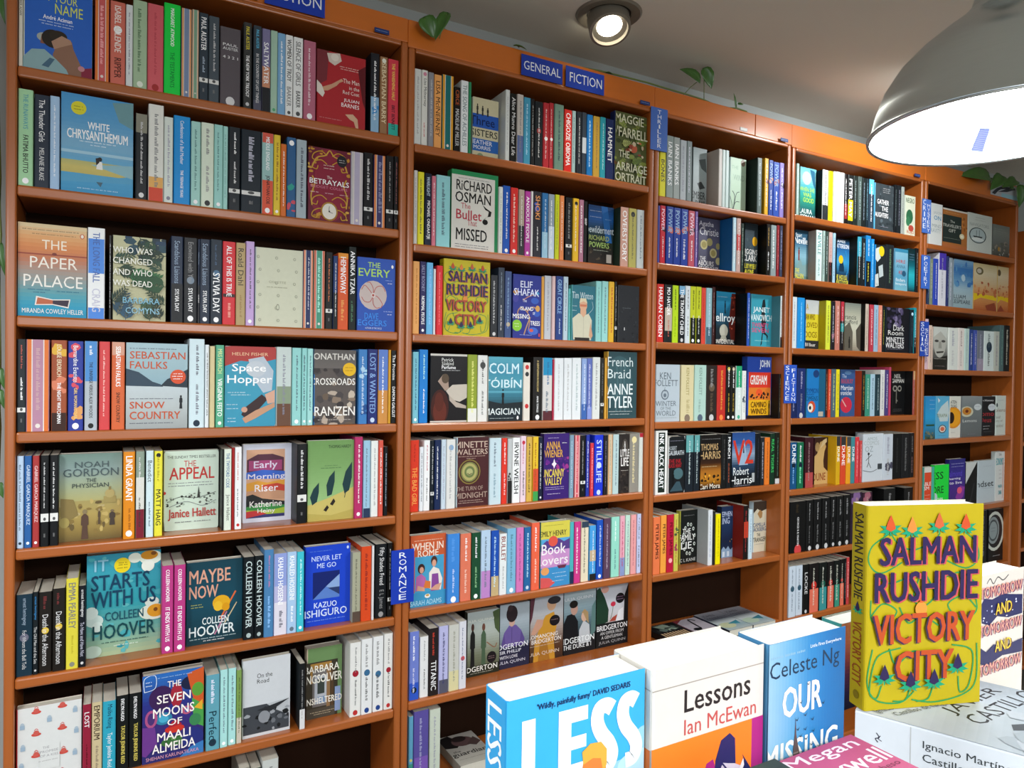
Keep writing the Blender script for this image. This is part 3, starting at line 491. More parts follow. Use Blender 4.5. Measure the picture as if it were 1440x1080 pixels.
 ('T','ELIF',.26,.8,.68,.9,'e4e8fc',1),('T','SHAFAK',.04,.67,.92,.78,'e4e8fc',1),('T','The',.34,.57,.48,.62,'e4e8fc'),('T','ISLAND',.26,.44,.72,.5,'fff',1),('T','OF',.7,.38,.78,.42,'fff'),('T','MISSING',0,.31,.58,.38,'fff',1),('T','TREES',.62,.21,.96,.28,'fff',1),('D',.25,.05,.7,'a8b8f0'),('E',.94,.06,.03,.03,'c84040')]),
'winton': ('teal cover with a sketched man in white shirt', '2c7080', '58a8a8', 20, [
 ('T','Tim Winton',.02,.76,.9,.88,'cfe0e4'),('D',.03,.62,.22,'d8e8e8'),('D',.03,.54,.22,'d8e8e8'),('P',[(.04,.4),(.3,.5),(.5,.46),(.72,.5),(.86,.38),(.84,.02),(.08,.02)],'d0ccb4'),('P',[(.36,.5),(.5,.42),(.62,.5),(.6,.6),(.38,.6)],'d8a888'),('E',.49,.64,.16,.1,'d8a888'),('P',[(.32,.68),(.36,.77),(.6,.77),(.66,.68),(.5,.72)],'d8cca8'),('P',[(.34,.66),(.64,.66),(.62,.62),(.36,.62)],'c87858'),('C',[(.5,.44),(.5,.05)],.01,'a8a490'),('C',[(.72,.5),(.9,.6),(.86,.72)],.01,'cfe0e4'),('R',.14,0,.76,.06,'2a2420'),('P',[(.8,.34),(.9,.1),(.82,.04),(.74,.1)],'d0a080')]),
'darkbk': ('charcoal black cover with faint mottling', '24262a', '2a2c30', 22, [('B',15,40,0,0,1,1,.05,['2c2f33','33363a','1e2023']),('D',.2,.6,.6,'70767a'),('E',.3,.24,.02,.03,'d0d0d0')]),
'perfume': ('black cover, reclining pale figure, red glow', '141012', '18181a', 20, [
 ('R',0,.97,1,1,'d0ccc4'),('E',.26,.22,.24,.26,'401810'),('E',.26,.16,.18,.18,'64281a'),('E',.24,.3,.12,.14,'582214'),('P',[(.42,.46),(.6,.55),(1,.56),(1,.36),(.8,.3),(.66,.32),(.5,.4)],'c8beb0'),('P',[(.5,.4),(.7,.3),(.98,.24),(.98,.2),(.7,.22),(.52,.32)],'b8aa9c'),('P',[(.2,.6),(.34,.7),(.48,.62),(.5,.5),(.4,.46)],'a89080'),('E',.4,.64,.1,.07,'584838'),('T','Patrick',.3,.89,.62,.94,'e8e8e4'),('T','Süskind',.3,.835,.62,.885,'e8e8e4'),('T','Perfume',.3,.78,.68,.83,'fff',1),('D',.3,.755,.8,'ccc'),('R',0,0,1,.025,'c8c0b8')]),
'magician': ('teal cover, man standing against a lake', '4a90a4', 'e0dcd0', 24, [
 ('G',0,0,1,1,['1c2428','1f3038','38788c','4a98ac','3f8ea8','58a8bc']),('T','COLM',.02,.74,.88,.9,'d8eef4',1),('T','TÓIBÍN',-.15,.52,.96,.68,'d8eef4',1),('P',[(0,.32),(.4,.27),(1,.3),(1,.18),(0,.18)],'1c262a'),('F',.42,.26,.5,.07,'14181c','14181c'),('R',0,.44,1,.47,'5aa4b8'),('T','MAGICIAN',-.1,.1,.92,.2,'e4ecec',1),('D',.05,.04,.76,'b8c8c8'),('E',.86,.05,.03,.03,'eee')]),
'braid': ('dark slate teal cover with chalky lettering', '2f4c52', 'd8a840', 24, [
 ('E',.4,.6,.42,.34,'3a5a60'),('C',[(.3,.8),(.34,.5),(.3,.1)],.05,'48686e'),('C',[(.6,.9),(.56,.5),(.6,.1)],.05,'48686e'),('C',[(.45,.8),(.45,.4),(.45,.1)],.04,'48686e'),('T','French',.0,.78,.86,.92,'d8e4e4'),('T','Braid',0,.6,.78,.74,'d8e4e4'),('T','ANNE',0,.36,.86,.52,'e8f0f0',1),('T','TYLER',0,.16,.86,.33,'e8f0f0',1),('D',.05,.1,.86,'cfd8d8'),('D',.1,.06,.76,'cfd8d8')]),
'minette': ('maroon brown cover with a gold seal', '4a2426', 'c8dce4', 26, [
 ('E',.4,.5,.34,.18,'8a7a3a'),('E',.4,.5,.31,.165,'4a2a26'),('E',.4,.5,.27,.145,'7a8048'),('E',.4,.5,.23,.125,'b0a868'),('E',.4,.5,.16,.085,'6a7848'),('E',.4,.5,.1,.05,'b0b078'),('C',[(.33,.48),(.4,.46),(.47,.48)],.02,'4a4028'),('T','MINETTE',-.05,.85,.96,.94,'c8b0a0',1),('T','WALTERS',-.05,.75,.96,.83,'c8b0a0',1),('D',.05,.72,.9,'c8a898'),('D',.3,.69,.6,'c8a898'),('T','THE TURN OF',0,.23,.82,.29,'b0988a'),('T','MIDNIGHT',-.04,.12,.96,.2,'b0988a',1),('D',.1,.08,.8,'c8b0a0'),('D',.06,.05,.84,'c8b0a0')]),
'wiener': ('purple cover with orange lettering, magenta glow', '3a2070', '3a2868', 24, [
 ('B',16,30,.02,.4,.98,.68,.08,['6a2888','8a3090','4a2478','a03888']),('T','ANNA',.08,.76,.64,.88,'e0a850',1),('T','WIENER',.02,.64,.74,.75,'e0a850',1),('P',[(.36,.56),(.4,.62),(.44,.56),(.5,.54),(.44,.51),(.4,.47),(.36,.51),(.3,.54)],'f0e8f0'),('T','UNCANNY',-.06,.34,.8,.46,'e8d058',1),('T','VALLEY',.04,.22,.72,.33,'e8d058',1),('D',.06,.18,.8,'c8b8e8'),('D',.06,.15,.8,'c8b8e8'),('D',.15,.08,.66,'d8c8f0'),('D',.15,.93,.6,'c8b8e8'),('D',.7,.85,.9,'fff')]),
'little': ('dark brown cover with white block lettering', '2a2422', '3a3430', 22, [('B',17,20,0,0,1,.4,.14,['3a322c','1c1816','4a4038']),('E',.5,.72,.36,.2,'4a423c'),('P',[(.5,.8),(.6,.7),(.4,.7)],'ddd'),('T','LITTLE',.02,.62,.96,.74,'e8e4e0',1),('T','LIFE',.1,.46,.9,.6,'f0ece8',1),('T','A',.4,.78,.56,.88,'e8e4e0',1),('D',.1,.38,.9,'c8c0b8')]),
'rome': ('orange and blue cover, couple cooking together', 'c85c34', 'd06038', 24, [
 ('R',.12,.2,.94,.7,'48a0c8'),('R',0,0,1,.2,'3f98c4'),('D',.1,.92,.9,'f0d0b8'),('T','WHEN IN',.04,.79,.92,.89,'f4e4d4',1),('T','ROME',.2,.695,.78,.785,'f4e4d4',1),('E',.3,.53,.1,.07,'3a2420'),('E',.31,.51,.06,.045,'d8a088'),('P',[(.14,.22),(.16,.42),(.3,.46),(.42,.4),(.46,.25)],'b868a8'),('E',.66,.62,.09,.07,'4a3028'),('E',.66,.59,.06,.05,'d8a088'),('P',[(.52,.24),(.52,.46),(.64,.54),(.8,.5),(.9,.36),(.86,.2)],'ece4dc'),('P',[(.58,.2),(.6,.44),(.78,.44),(.82,.2)],'8a4a98'),('P',[(.36,.26),(.42,.36),(.56,.34),(.56,.24)],'d87838'),('P',[(.2,.3),(.4,.26),(.4,.21),(.18,.23)],'d8a088'),('P',[(.54,.22),(.7,.28),(.88,.3),(.8,.2)],'d8a088'),('E',.48,.14,.08,.03,'f0ece4'),('E',.48,.15,.05,.015,'c8a050'),('T','SARAH ADAMS',0.0,.02,.88,.09,'a8d8ec',1)]),
'booklov': ('yellow, pink and blue seaside cartoon cover', '5aa8d8', '48a8b0', 22, [
 ('R',0,.74,1,1,'d8cc50'),('D',.1,.94,.8,'8a8430'),('T','EMILY HENRY',-.02,.78,.88,.86,'3a3424',1),('P',[(0,.64),(.2,.72),(.4,.66),(.6,.74),(.8,.68),(1,.72),(1,.54),(0,.54)],'584088'),('E',.42,.7,.16,.08,'e05848'),('R',0,.3,1,.56,'c890c8'),('E',.2,.42,.26,.1,'d8a0d0'),('T','Book',.03,.5,.86,.66,'f4ecf0',1),('T','Lovers',-.14,.34,.94,.48,'f4ecf0',1),('R',0,0,1,.3,'3f90c8'),('P',[(0,0),(0,.16),(.3,.14),(.5,.06),(.3,0)],'d85858'),('P',[(.56,.32),(.9,.32),(.84,.27),(.62,.27)],'6a3048'),('E',.15,.25,.14,.06,'e8a060'),('D',.4,.2,.9,'cfe8f8'),('D',.5,.14,.9,'cfe8f8'),('D',.4,.08,.8,'cfe8f8')]),
'bridg0': ('period couple cover, man black, woman green', '8f9a90', '3a3c30', 22, [
 ('G',0,0,1,1,['3a3a24','7a8068','b0b8b0','a8b4b4']),('F',.16,.1,.82,.14,'1c1c1c','4a3028'),('F',.5,.08,.8,.15,'4a6048','6a4438'),('C',[(.6,.5),(.84,.4),(.92,.46)],.03,'8a6048'),('P',[(.78,.96),(1,1),(1,.6),(.86,.7)],'485838'),('T','JULIA QUINN',-.1,.83,.82,.88,'d8dcd0'),('E',.76,.25,.15,.09,'1a1418'),('D',.66,.26,.86,'a88'),('D',.66,.23,.86,'a88'),('R',0,0,1,.16,'26281a'),('T','BRIDGERTON',-.3,.07,.94,.15,'f0f0e8',1),('D',.1,.04,.8,'b8b8a8')]),
'bridg1': ('period cover, woman from behind in purple dress', '98a0a8', '3a3850', 22, [
 ('G',0,0,1,1,['22223c','4a4a68','8a98a0','a8b4bc','a0acb4']),('P',[(.1,.3),(.14,.56),(.3,.66),(.54,.66),(.72,.56),(.8,.3),(.7,.2),(.2,.2)],'6a5898'),('P',[(.14,.56),(.06,.4),(.08,.3),(.2,.34)],'5a4888'),('P',[(.72,.56),(.84,.42),(.8,.3),(.66,.34)],'5a4888'),('E',.4,.72,.1,.08,'c8a090'),('E',.4,.84,.19,.13,'2a2024'),('E',.34,.93,.09,.05,'382a2c'),('C',[(.4,.62),(.4,.4)],.012,'4a3a70'),('R',0,0,1,.33,'24243e'),('T','BRIDGERTON',-.36,.3,.95,.38,'f0f0f4',1),('T','SIR PHILLIP',.0,.23,.72,.28,'e4e4ec',1),('T','WITH LOVE',0,.15,.6,.2,'e4e4ec',1),('T','JULIA QUINN',-.1,.06,.86,.12,'d8d8e4')]),
'bridg2': ('period cover, woman in mustard yellow gown', 'a8a09a', '4a3428', 22, [
 ('G',0,0,1,1,['3a2418','5a3c28','a89890','b4b8bc','b0b4bc']),('P',[(.1,0),(.14,.3),(.3,.56),(.46,.7),(.72,.74),(.8,.5),(.72,.3),(.76,0)],'c89030'),('P',[(.24,.0),(.3,.3),(.5,.34),(.6,0)],'a87028'),('P',[(.02,.44),(.2,.66),(.4,.64),(.36,.54),(.14,.42)],'c89880'),('E',.64,.86,.14,.1,'c8a080'),('E',.72,.92,.2,.06,'2a2a30'),('P',[(0,1),(.14,1),(.06,.7),(0,.6)],'58303c'),('E',.74,.6,.16,.085,'181418'),('D',.64,.61,.84,'a88'),('T','ROMANCING',-.06,.36,.84,.42,'f0e8e0',1),('T','MR BRIDGERTON',-.2,.28,.94,.345,'f0e8e0',1),('D',0,.24,.9,'d8c8b8'),('T','JULIA QUINN',-.1,.08,.88,.15,'e0d0c0')]),
'bridg3': ('period couple cover, dark man, pale woman', '788488', '1c1e20', 22, [
 ('G',0,0,1,1,['14161a','1a1e22','58707a','8aa0a8','a8b4b8']),('P',[(0,0),(0,.5),(.1,.62),(.3,.64),(.44,.5),(.46,0)],'15161a'),('E',.32,.7,.11,.09,'b89080'),('E',.3,.78,.13,.06,'1c1814'),('P',[(.46,0),(.48,.36),(.62,.5),(.8,.42),(.86,0)],'c0c4c8'),('E',.64,.56,.1,.08,'d0a890'),('P',[(.54,.62),(.64,.68),(.76,.62),(.78,.44),(.72,.48),(.6,.62)],'a88a60'),('P',[(.84,.2),(1,.3),(1,.8),(.88,.7)],'5a7a78'),('R',0,0,1,.14,'14161a'),('T','JULIA QUINN',-.04,.83,.9,.89,'d8dce0'),('T','BRIDGERTON',-.24,.17,.96,.26,'f0f4f4',1),('T','THE DUKE & I',-.02,.08,.86,.15,'e8ecec',1)]),
'bridg4': ('period cover, man in dark green coat', '9aa0a4', '1a1c1a', 22, [
 ('G',0,.3,1,1,['b8a8a0','c8c8cc','c0c4cc','b4b8c0']),('P',[(0,.95),(.1,.98),(.26,.8),(.38,.6),(.36,.4),(0,.36)],'1c3a2a'),('E',.26,.94,.12,.06,'c8988a'),('C',[(.44,.44),(.5,.56),(.52,.66)],.015,'3a5a30'),('E',.52,.68,.08,.04,'c03048'),('P',[(.6,.38),(.7,.56),(.84,.6),(.86,.38)],'e0e0e4'),('P',[(.4,.4),(.6,.4),(.66,.5),(.5,.46)],'a84838'),('P',[(.86,.36),(.88,.8),(1,.98),(1,.36)],'16181a'),('E',.74,.76,.14,.085,'14141a'),('D',.64,.78,.84,'a8a'),('D',.64,.74,.84,'a8a'),('R',0,0,1,.39,'16181a'),('T','BRIDGERTON',.02,.27,.97,.355,'f0f0f0',1),('T','AN OFFER FROM',.12,.2,.86,.25,'d8d8d8'),('T','A GENTLEMAN',.16,.13,.82,.18,'d8d8d8'),('T','JULIA QUINN',.08,.04,.92,.1,'a8a8a8')]),
'ember': ('silver grey cover with a dark shard', '98a4a4', '7f8c8c', 22, [('G',0,0,1,1,['7a8484','a0acac','a8b8b8','8a9898']),('P',[(.4,.8),(.9,.84),(1,.6),(.6,.66)],'5a6464'),('P',[(.3,.4),(.6,.44),(.9,.34),(.5,.3)],'3a4040'),('T','EMBER',-.1,.14,.9,.26,'2a3030',1),('T','DAYS',.2,.02,.9,.11,'2a3030',1)]),
'mint': ('pale mint cover with a dark spiky plant', 'b8d4b8', 'd0e4e0', 20, [('T','THE',.1,.8,.5,.86,'8fb898'),('T','WIND',.2,.6,.9,.7,'8fb098'),('C',[(.2,.05),(.3,.3),(.15,.4)],.04,'3a5048'),('C',[(.25,.1),(.4,.35),(.6,.4)],.03,'3a5048'),('C',[(.2,.05),(.35,.2),(.6,.22)],.03,'3a5048'),('C',[(.2,.05),(.1,.2),(.0,.3)],.03,'3a5048'),('E',.8,.93,.14,.06,'8a7868')]),
'hercules': ('grey purple cover strewn with gold coins', '58586a', '8068b0', 22, [('G',0,0,1,1,['4a4a58','62627a','4a4a60']),('E',.26,.5,.17,.09,'c8c088'),('E',.26,.5,.11,.06,'a89c60'),('E',.52,.56,.14,.075,'b8b078'),('E',.7,.36,.17,.09,'d0c890'),('E',.7,.36,.11,.06,'a89c60'),('E',.92,.5,.1,.06,'a8a068'),('E',.94,.22,.12,.07,'c8c088'),('T','Agatha',.02,.82,.7,.94,'e8e8f0'),('T','Christie',.06,.68,.94,.82,'f4f4f8'),('T','THE',.08,.2,.34,.28,'f0f0f0',1),('T','LABOURS',-.08,.11,.72,.2,'f0f0f0',1),('T','OF HERCULES',.02,.01,.94,.1,'f0f0f0',1)]),
'higgins': ('dark misty cover, yellow disc, white capitals', '26303a', '2a3a34', 22, [('G',0,0,1,1,['1a1c1c','38484c','40505a','1c2428']),('B',18,16,0,.2,1,.7,.08,['3a4a50','28343a','4a5a60']),('E',.76,.66,.2,.09,'e0a818'),('T','HIGGINS',-.2,.4,.96,.5,'f0f0ec',1),('T','CLARK',-.14,.27,.92,.39,'f0f0ec',1),('T','ALL BY MYSELF',-.2,.13,.9,.22,'e8e040',1),('T','ALONE',.0,.02,.7,.11,'e8e040',1)]),
'ellroy': ('teal and red cover, mask and giant lettering', '1c4858', '301818', 24, [('G',0,0,1,1,['14181c','203038','1f6a8c','2a90b8']),('P',[(.66,.4),(.8,.98),(1,.98),(1,.1),(.8,.1)],'5a1c14'),('B',19,10,.7,.3,1,.95,.07,['8a3020','3a140c','a84830']),('F',.46,.6,.84,.06,'0f1c24','0f1c24'),('E',.4,.28,.22,.12,'b8b8a8'),('P',[(.2,.1),(.3,.2),(.5,.2),(.6,.08)],'a8a898'),('T','ellroy',-.02,.4,.98,.6,'e8f0f0',1),('T','CONFIDENTIAL',-.2,.04,.96,.12,'e8e8e0',1),('D',.04,.9,.6,'bde')]),
'janet': ('turquoise cover with a woman silhouette in heels', '3a9cb0', '4a9cb0', 22, [('P',[(.5,.74),(.56,.9),(.66,.92),(.7,.8),(.66,.68),(.74,.5),(.66,.3),(.56,.3),(.5,.5)],'1c2428'),('P',[(.56,.32),(.5,.1),(.46,.02),(.54,.06),(.6,.28)],'1c2428'),('P',[(.64,.32),(.84,.22),(.8,.14),(.76,.22),(.6,.26)],'1c2428'),('T','JANET',.1,.64,.9,.76,'e8f4f4',1),('T','EVANOVICH',-.1,.5,1,.62,'e8f4f4',1),('T','TWENTY',.04,.38,.86,.46,'d84878',1),('T','SEVEN',.04,.28,.86,.36,'d84878',1),('D',.2,.12,.9,'cfe')]),
'follett': ('pale grey cover with a small medallion', 'b8c4cc', 'b0bcc4', 34, [('T','KEN',.16,.74,.62,.86,'58646c'),('T','FOLLETT',-.06,.62,.92,.73,'58646c'),('E',.38,.47,.16,.09,'687480'),('E',.38,.47,.12,.068,'b0bcc4'),('E',.38,.46,.06,.035,'687480'),('C',[(.38,.6),(.36,.54),(.4,.53)],.015,'58646c'),('T','WINTER',.0,.27,.86,.36,'6a747c'),('T','OF THE',.2,.205,.64,.255,'6a747c'),('T','WORLD',.02,.1,.84,.19,'6a747c'),('D',.05,.06,.9,'8a969c')]),
'grisham': ('stacked blue, red, orange and yellow cover bands', '2a50b0', '1f3f90', 28, [('R',0,.75,1,1,'2748a4'),('R',.06,.5,.98,.75,'d83a28'),('R',.06,.3,.98,.5,'e07a2c'),('R',.06,.04,.98,.3,'e8b020'),('R',0,0,1,.05,'20181c'),('E',.5,.42,.14,.06,'e8582c'),('B',20,16,.1,.33,.95,.42,.05,['2a1c18','3a2820']),('T','JOHN',.5,.8,.92,.95,'e8f0f8',1),('T','GRISHAM',.12,.55,.8,.7,'f4ece4',1),('T','CAMINO',.16,.18,.8,.27,'5a3a10',1),('T','WINDS',.16,.07,.8,.16,'5a3a10',1),('F',.92,.05,.29,.05,'1c1418','1c1418')]),
'galbr': ('black thriller cover, red title, lone walker', '16191c', 'd8d8d4', 34, [('C',[(.0,.0),(.99,.0),(.99,.99),(.0,.99)],.05,'d4d4d0'),('T','ROBERT',.04,.76,.5,.83,'b8c0c4'),('T','GALBRAITH',-.02,.67,.94,.75,'c8d0d4',1),('T','THE INK',.02,.53,.78,.6,'b02028',1),('T','BLACK HEART',.02,.45,.8,.52,'b02028',1),('E',.6,.34,.3,.1,'4a6a70'),('F',.3,.04,.4,.12,'0c0e10','0c0e10'),('P',[(.1,.03),(.9,.03),(.7,.2),(.5,.2)],'38505a'),('D',.1,.92,.9,'889')]),
'cari': ('black cover with amber trees on a horizon', '14100e', '1a1614', 24, [('G',0,.05,1,.62,['3a2008','b87820','a86820','3a2010','14100e']),('B',21,18,.05,.1,.95,.3,.06,['1c1008','2a1808','e0a030']),('T','THOMAS',0,.72,.84,.84,'c0a070',1),('T','HARRIS',-.04,.56,.96,.7,'c0a070',1),('T','Cari Mora',-.06,.02,.96,.11,'e8e0d0',1),('D',.05,.92,.95,'888'),('D',.05,.42,.8,'e8d0a0')]),
'v2': ('blue night cover with huge red letters', '22406c', '14181c', 24, [('G',0,0,1,1,['101418','14181c','28405c','8aa0b8','2f5898','284a88']),('P',[(.3,.4),(.5,.9),(.7,.4)],'98b0c8'),('P',[(.47,.62),(.5,.84),(.53,.62)],'14203c'),('T','V2',.04,.42,.92,.86,'c83828',1),('T','Robert',.06,.22,.74,.36,'e8ecec'),('T','Harris',-.06,.05,.88,.2,'e8ecec'),('R',.88,.07,1,.24,'b0b4b4'),('D',.1,.02,.8,'aab')]),
'family': ('black cover with a wreath of white flowers', '171a18', 'b8b848', 22, [*[('E',.52+.33*__import__("math").cos(a*.52+.2),.46+.28*__import__("math").sin(a*.52+.2),.06,.035,'d0d8d0') for a in range(12)],*[('E',.52+.33*__import__("math").cos(a*.52+.2),.46+.28*__import__("math").sin(a*.52+.2),.03,.018,'3a403c') for a in range(12)],('T','THE',.14,.56,.6,.66,'f0f0ec',1),('T','FAMILY',-.06,.44,.86,.55,'f0f0ec',1),('T','LIE',.06,.28,.66,.41,'f0f0ec',1),('T','C L KANE',0,.04,.9,.1,'c8ccc8'),('D',.2,.9,.8,'888')]),
'king': ('navy cover with pale houses below', '1f3054', '1c2844', 26, [('G',0,0,1,1,['203048','182440','22385c','1f3050']),('T','STEPHEN',-.3,.8,.92,.9,'b8c4e0',1),('T','KING',-.2,.66,.7,.78,'b8c4e0',1),('P',[(.0,.0),(.0,.16),(.2,.22),(.4,.16),(.6,.22),(.8,.14),(1,.18),(1,0)],'8aa4c0'),('R',.1,.02,.3,.12,'c8d4e0'),('R',.5,.02,.7,.12,'c8d4e0'),('B',22,8,.0,.24,1,.36,.06,['b89048','282c30'])]),
'camilla': ('cream cover, brown top, navy and black lettering', 'd4ccb4', 'c8dce4', 24, [('P',[(0,1),(1,1),(1,.84),(.6,.8),(.3,.86),(0,.78)],'3a3028'),('P',[(.3,.76),(.5,.84),(.7,.78),(.66,.68),(.5,.66)],'a88050'),('T','CAMILLA',-.02,.5,.92,.58,'2a4a78',1),('T','LACKBERG',-.1,.41,.98,.49,'2a4a78',1),('T','THE',.28,.31,.54,.37,'2a2a28',1),('T','STRANGER',-.1,.2,.98,.29,'2a2a28',1),('D',.1,.15,.8,'888'),('P',[(.86,.0),(1,.4),(1,0)],'b8a880')]),
'lippman': ('green blue cover, woman face, lime title', '3aa0a8', 'a0c0b8', 24, [('G',0,0,1,1,['14303c','1c6a68','2a9a80','3aa8b0','8ac8cc','6ab8c8']),('E',.4,.8,.28,.13,'b8d8d4'),('P',[(.6,.98),(.9,.96),(.96,.6),(.8,.7)],'2a6a88'),('T','WHEN SHE',-.02,.54,.9,.62,'b8e040',1),('T','WAS',.2,.44,.7,.52,'b8e040',1),('T','GOOD',.2,.33,.86,.42,'b8e040',1),('T','LAURA',-.02,.11,.76,.2,'e8f4f0',1),('T','LIPPMAN',-.1,.01,.96,.09,'e8f4f0',1)]),
'gather': ('grey woodland cover with white capitals', '3a4246', '5fb8e0', 24, [('B',23,40,0,0,1,1,.07,['465054','2c3438','58646a','343c40']),('T','GATHER',.1,.56,.72,.66,'f0f0f0',1),('T','THE',.34,.42,.68,.52,'f0f0f0',1),('T','DAUGHTERS',-.1,.28,.7,.38,'f0f0f0',1),('D',.4,.9,.8,'ccc'),('D',.4,.86,.8,'ccc'),('D',.4,.82,.8,'ccc'),('D',.3,.08,.7,'aab')]),
'pandora': ('ivory cover with a green plant and red pot', 'd8dcc4', 'c8d0c0', 20, [('T','NEGRO',.06,.82,.9,.94,'3a5a3c',1),('E',.44,.48,.34,.18,'2f6a48'),('E',.3,.36,.2,.12,'3a7a54'),('E',.6,.2,.26,.08,'b84a3c'),('T','ROJO',.2,.04,.9,.14,'c86a50',1)]),
'neville': ('sea blue cover, lone figure, yellow title', '4a88a8', '3a5a68', 24, [('G',0,0,1,1,['607a68','6a9aa0','88b8c8','3a6a88','26485c']),('F',.3,.4,.66,.1,'8a3028','2a2020'),('P',[(0,.2),(.4,.44),(.6,.3),(1,.36),(1,.1),(0,.1)],'7fa0a0'),('T','Stuart',.04,.86,.5,.94,'e8f0f0'),('T','Neville',-.04,.73,.94,.86,'f4f8f8',1),('T','THE',.02,.16,.34,.24,'e8e040',1),('T','FALLEN',-.02,.05,.66,.14,'e8e040',1)]),
'patter': ('blue night house cover, yellow badge and title', '1f5c94', '1c2018', 24, [('G',0,0,1,1,['14202c','1c3c5c','3a98c8','2a68a0','1a2a38']),('P',[(.2,.4),(.4,.66),(.6,.4),(.6,.3),(.2,.3)],'18344c'),('E',.34,.56,.18,.09,'e8c020'),('T','JAMES',-.06,.9,.66,.97,'f0f4f8',1),('T','PATTERSON',-.16,.8,.96,.89,'f0f4f8',1),('T','THE HOUSE',-.2,.13,.86,.23,'e8e040',1),('T','NEXT DOOR',-.1,.02,.96,.12,'e8e040',1),('C',[(.7,.76),(.9,.4),(.76,.2)],.06,'2a88c8')]),
'jigsaw': ('black cover broken by pale jigsaw pieces', '22282a', '2090d8', 24, [('P',[(0,.9),(.4,.96),(.5,.7),(.2,.6),(0,.66)],'c8d0cc'),('P',[(.3,.5),(.7,.56),(.8,.3),(.4,.24)],'b8c4c4'),('P',[(0,.3),(.3,.34),(.36,.06),(0,.02)],'c8d0cc'),('E',.58,.86,.26,.12,'e0c820'),('E',.6,.62,.12,.07,'22282a'),('D',.1,.08,.6,'345')]),
'fire': ('pale blue cover with red and grey lettering', '68a8c8', '6aa8c8', 20, [('G',0,0,1,1,['7ab8c8','58a0c0','7ab0c8','88bcd0']),('R',0,.92,1,1,'3a88a8'),('T','HIRE',.1,.66,.8,.74,'b84848',1),('T','ANNA',.1,.54,.8,.62,'4a7890',1),('T','KEY',.3,.4,.7,.48,'b84848',1),('E',.7,.42,.16,.07,'2a5a78'),('T','finders',.06,.22,.8,.3,'e8f0f4'),('T','keepers',.06,.12,.9,.2,'e8f0f4')]),
'tealbk': ('dark cover with a turquoise glow', '14606c', '12484f', 22, [('G',0,0,1,1,['0f2a30','1fa0b0','2fb8c4','146a78','12383f','10282c']),('D',.1,.86,.9,'8ac'),('D',.1,.8,.9,'8ac'),('D',.1,.74,.9,'8ac')]),
'yellow': ('grey and yellow cover, blunt dark capitals', 'd8c830', '1f90d8', 24, [('G',0,.72,1,1,['c8ccc8','b8bcbc']),('R',0,0,1,.18,'2a2a2c'),('T','A',.04,.8,.2,.92,'b89a20',1),('T','MAN WHO',-.08,.6,.7,.72,'7a5a10',1),('T','LOVED',-.04,.44,.9,.55,'8a6a14',1),('T','DOGS',-.04,.24,.86,.36,'8a6a14',1),('T','Bill Bauer',.0,.06,.76,.13,'e8e8e0')]),
'spuff': ('sepia street photo cover, pale sky', 'a8a890', '8a8068', 24, [('G',0,0,1,1,['8a8474','b8b4a0','c8c8b4','b0b09c','788078']),('P',[(0,.5),(.3,.6),(.5,.4),(.5,0),(0,0)],'605c50'),('P',[(.7,.44),(1,.6),(1,.0),(.76,.1)],'504c42'),('T','Francis',-.12,.66,.7,.76,'3a4440'),('T','Spufford',-.12,.54,.78,.65,'3a4440'),('F',.3,.06,.3,.1,'2a2824','2a2824')]),
'darkroom': ('black cover, violet negatives, white title', '18181e', '14242c', 24, [('B',24,24,.04,.56,.7,.97,.09,['5a5070','38344a','7a7090','28243a']),('T','the',.3,.6,.44,.64,'ddd'),('T','Dark',.3,.49,.76,.61,'e8e8e4'),('T','Room',.08,.385,.72,.49,'e8e8e4'),('T','MINETTE',.02,.23,.76,.34,'f0f0f0',1),('T','WALTERS',-.02,.1,.76,.22,'f0f0f0',1),('D',.06,.07,.7,'889')]),
'endym': ('cobalt cover with a red eyed creature', '1f78bc', '1f6a90', 26, [('E',.5,.9,.16,.08,'1c3c70'),('T','ENDYMION',-.2,.5,.62,.6,'14407c',1),('T','AND',-.02,.46,.4,.49,'14407c',1),('T','OMENS',-.02,.34,.6,.44,'14507c',1),('E',.28,.22,.2,.12,'c85030'),('E',.22,.2,.14,.09,'e8e0d0'),('E',.2,.2,.06,.04,'14181c'),('P',[(.64,0),(.66,1),(1,1),(1,0)],'1c5c7c'),('R',.64,.02,.9,.12,'b8b0a0')]),
'martian': ('slate blue cover with a red rocket disc', '34588c', '2a4a78', 22, [('E',.4,.24,.4,.17,'c83048'),('C',[(.1,.36),(.4,.2)],.06,'d8a8a0'),('E',.5,.93,.24,.04,'5a80a8'),('T','BRADBURY',.04,.7,.86,.8,'b04858',1),('T','The',.1,.82,.4,.9,'b8c8e0'),('T','Martian',.02,.56,.86,.66,'f0f4f8'),('T','Chronicles',-.2,.45,.76,.55,'f0f4f8')]),
'gaiman': ('black cover with grey keys and capitals', '121314', '141414', 26, [('T','NEIL',.16,.84,.68,.93,'d8d8d0',1),('T','GAIMAN',-.06,.73,.92,.82,'d8d8d0',1),('E',.22,.6,.18,.07,'908e84'),('E',.58,.6,.16,.07,'908e84'),('E',.22,.6,.1,.04,'121314'),('E',.58,.6,.1,.04,'121314'),('R',.3,.26,.36,.54,'7a786e'),('R',.36,.3,.44,.34,'7a786e'),('D',.1,.12,.8,'666'),('D',.1,.08,.8,'666')]),
'dune': ('brown cover with a cream desert profile', '3a2018', '38141c', 30, [('P',[(0,0),(0,.6),(.2,.66),(.4,.9),(.7,.94),(.86,.8),(.74,.7),(.66,.5),(.7,.36),(1,.26),(1,0)],'c8a468'),('E',.2,.8,.16,.1,'a88858'),('P',[(.4,.76),(.62,.94),(.9,.98),(.9,.9),(.7,.84)],'d8c090'),('T','DUNE',-.1,.08,.84,.24,'8a4020',1)]),
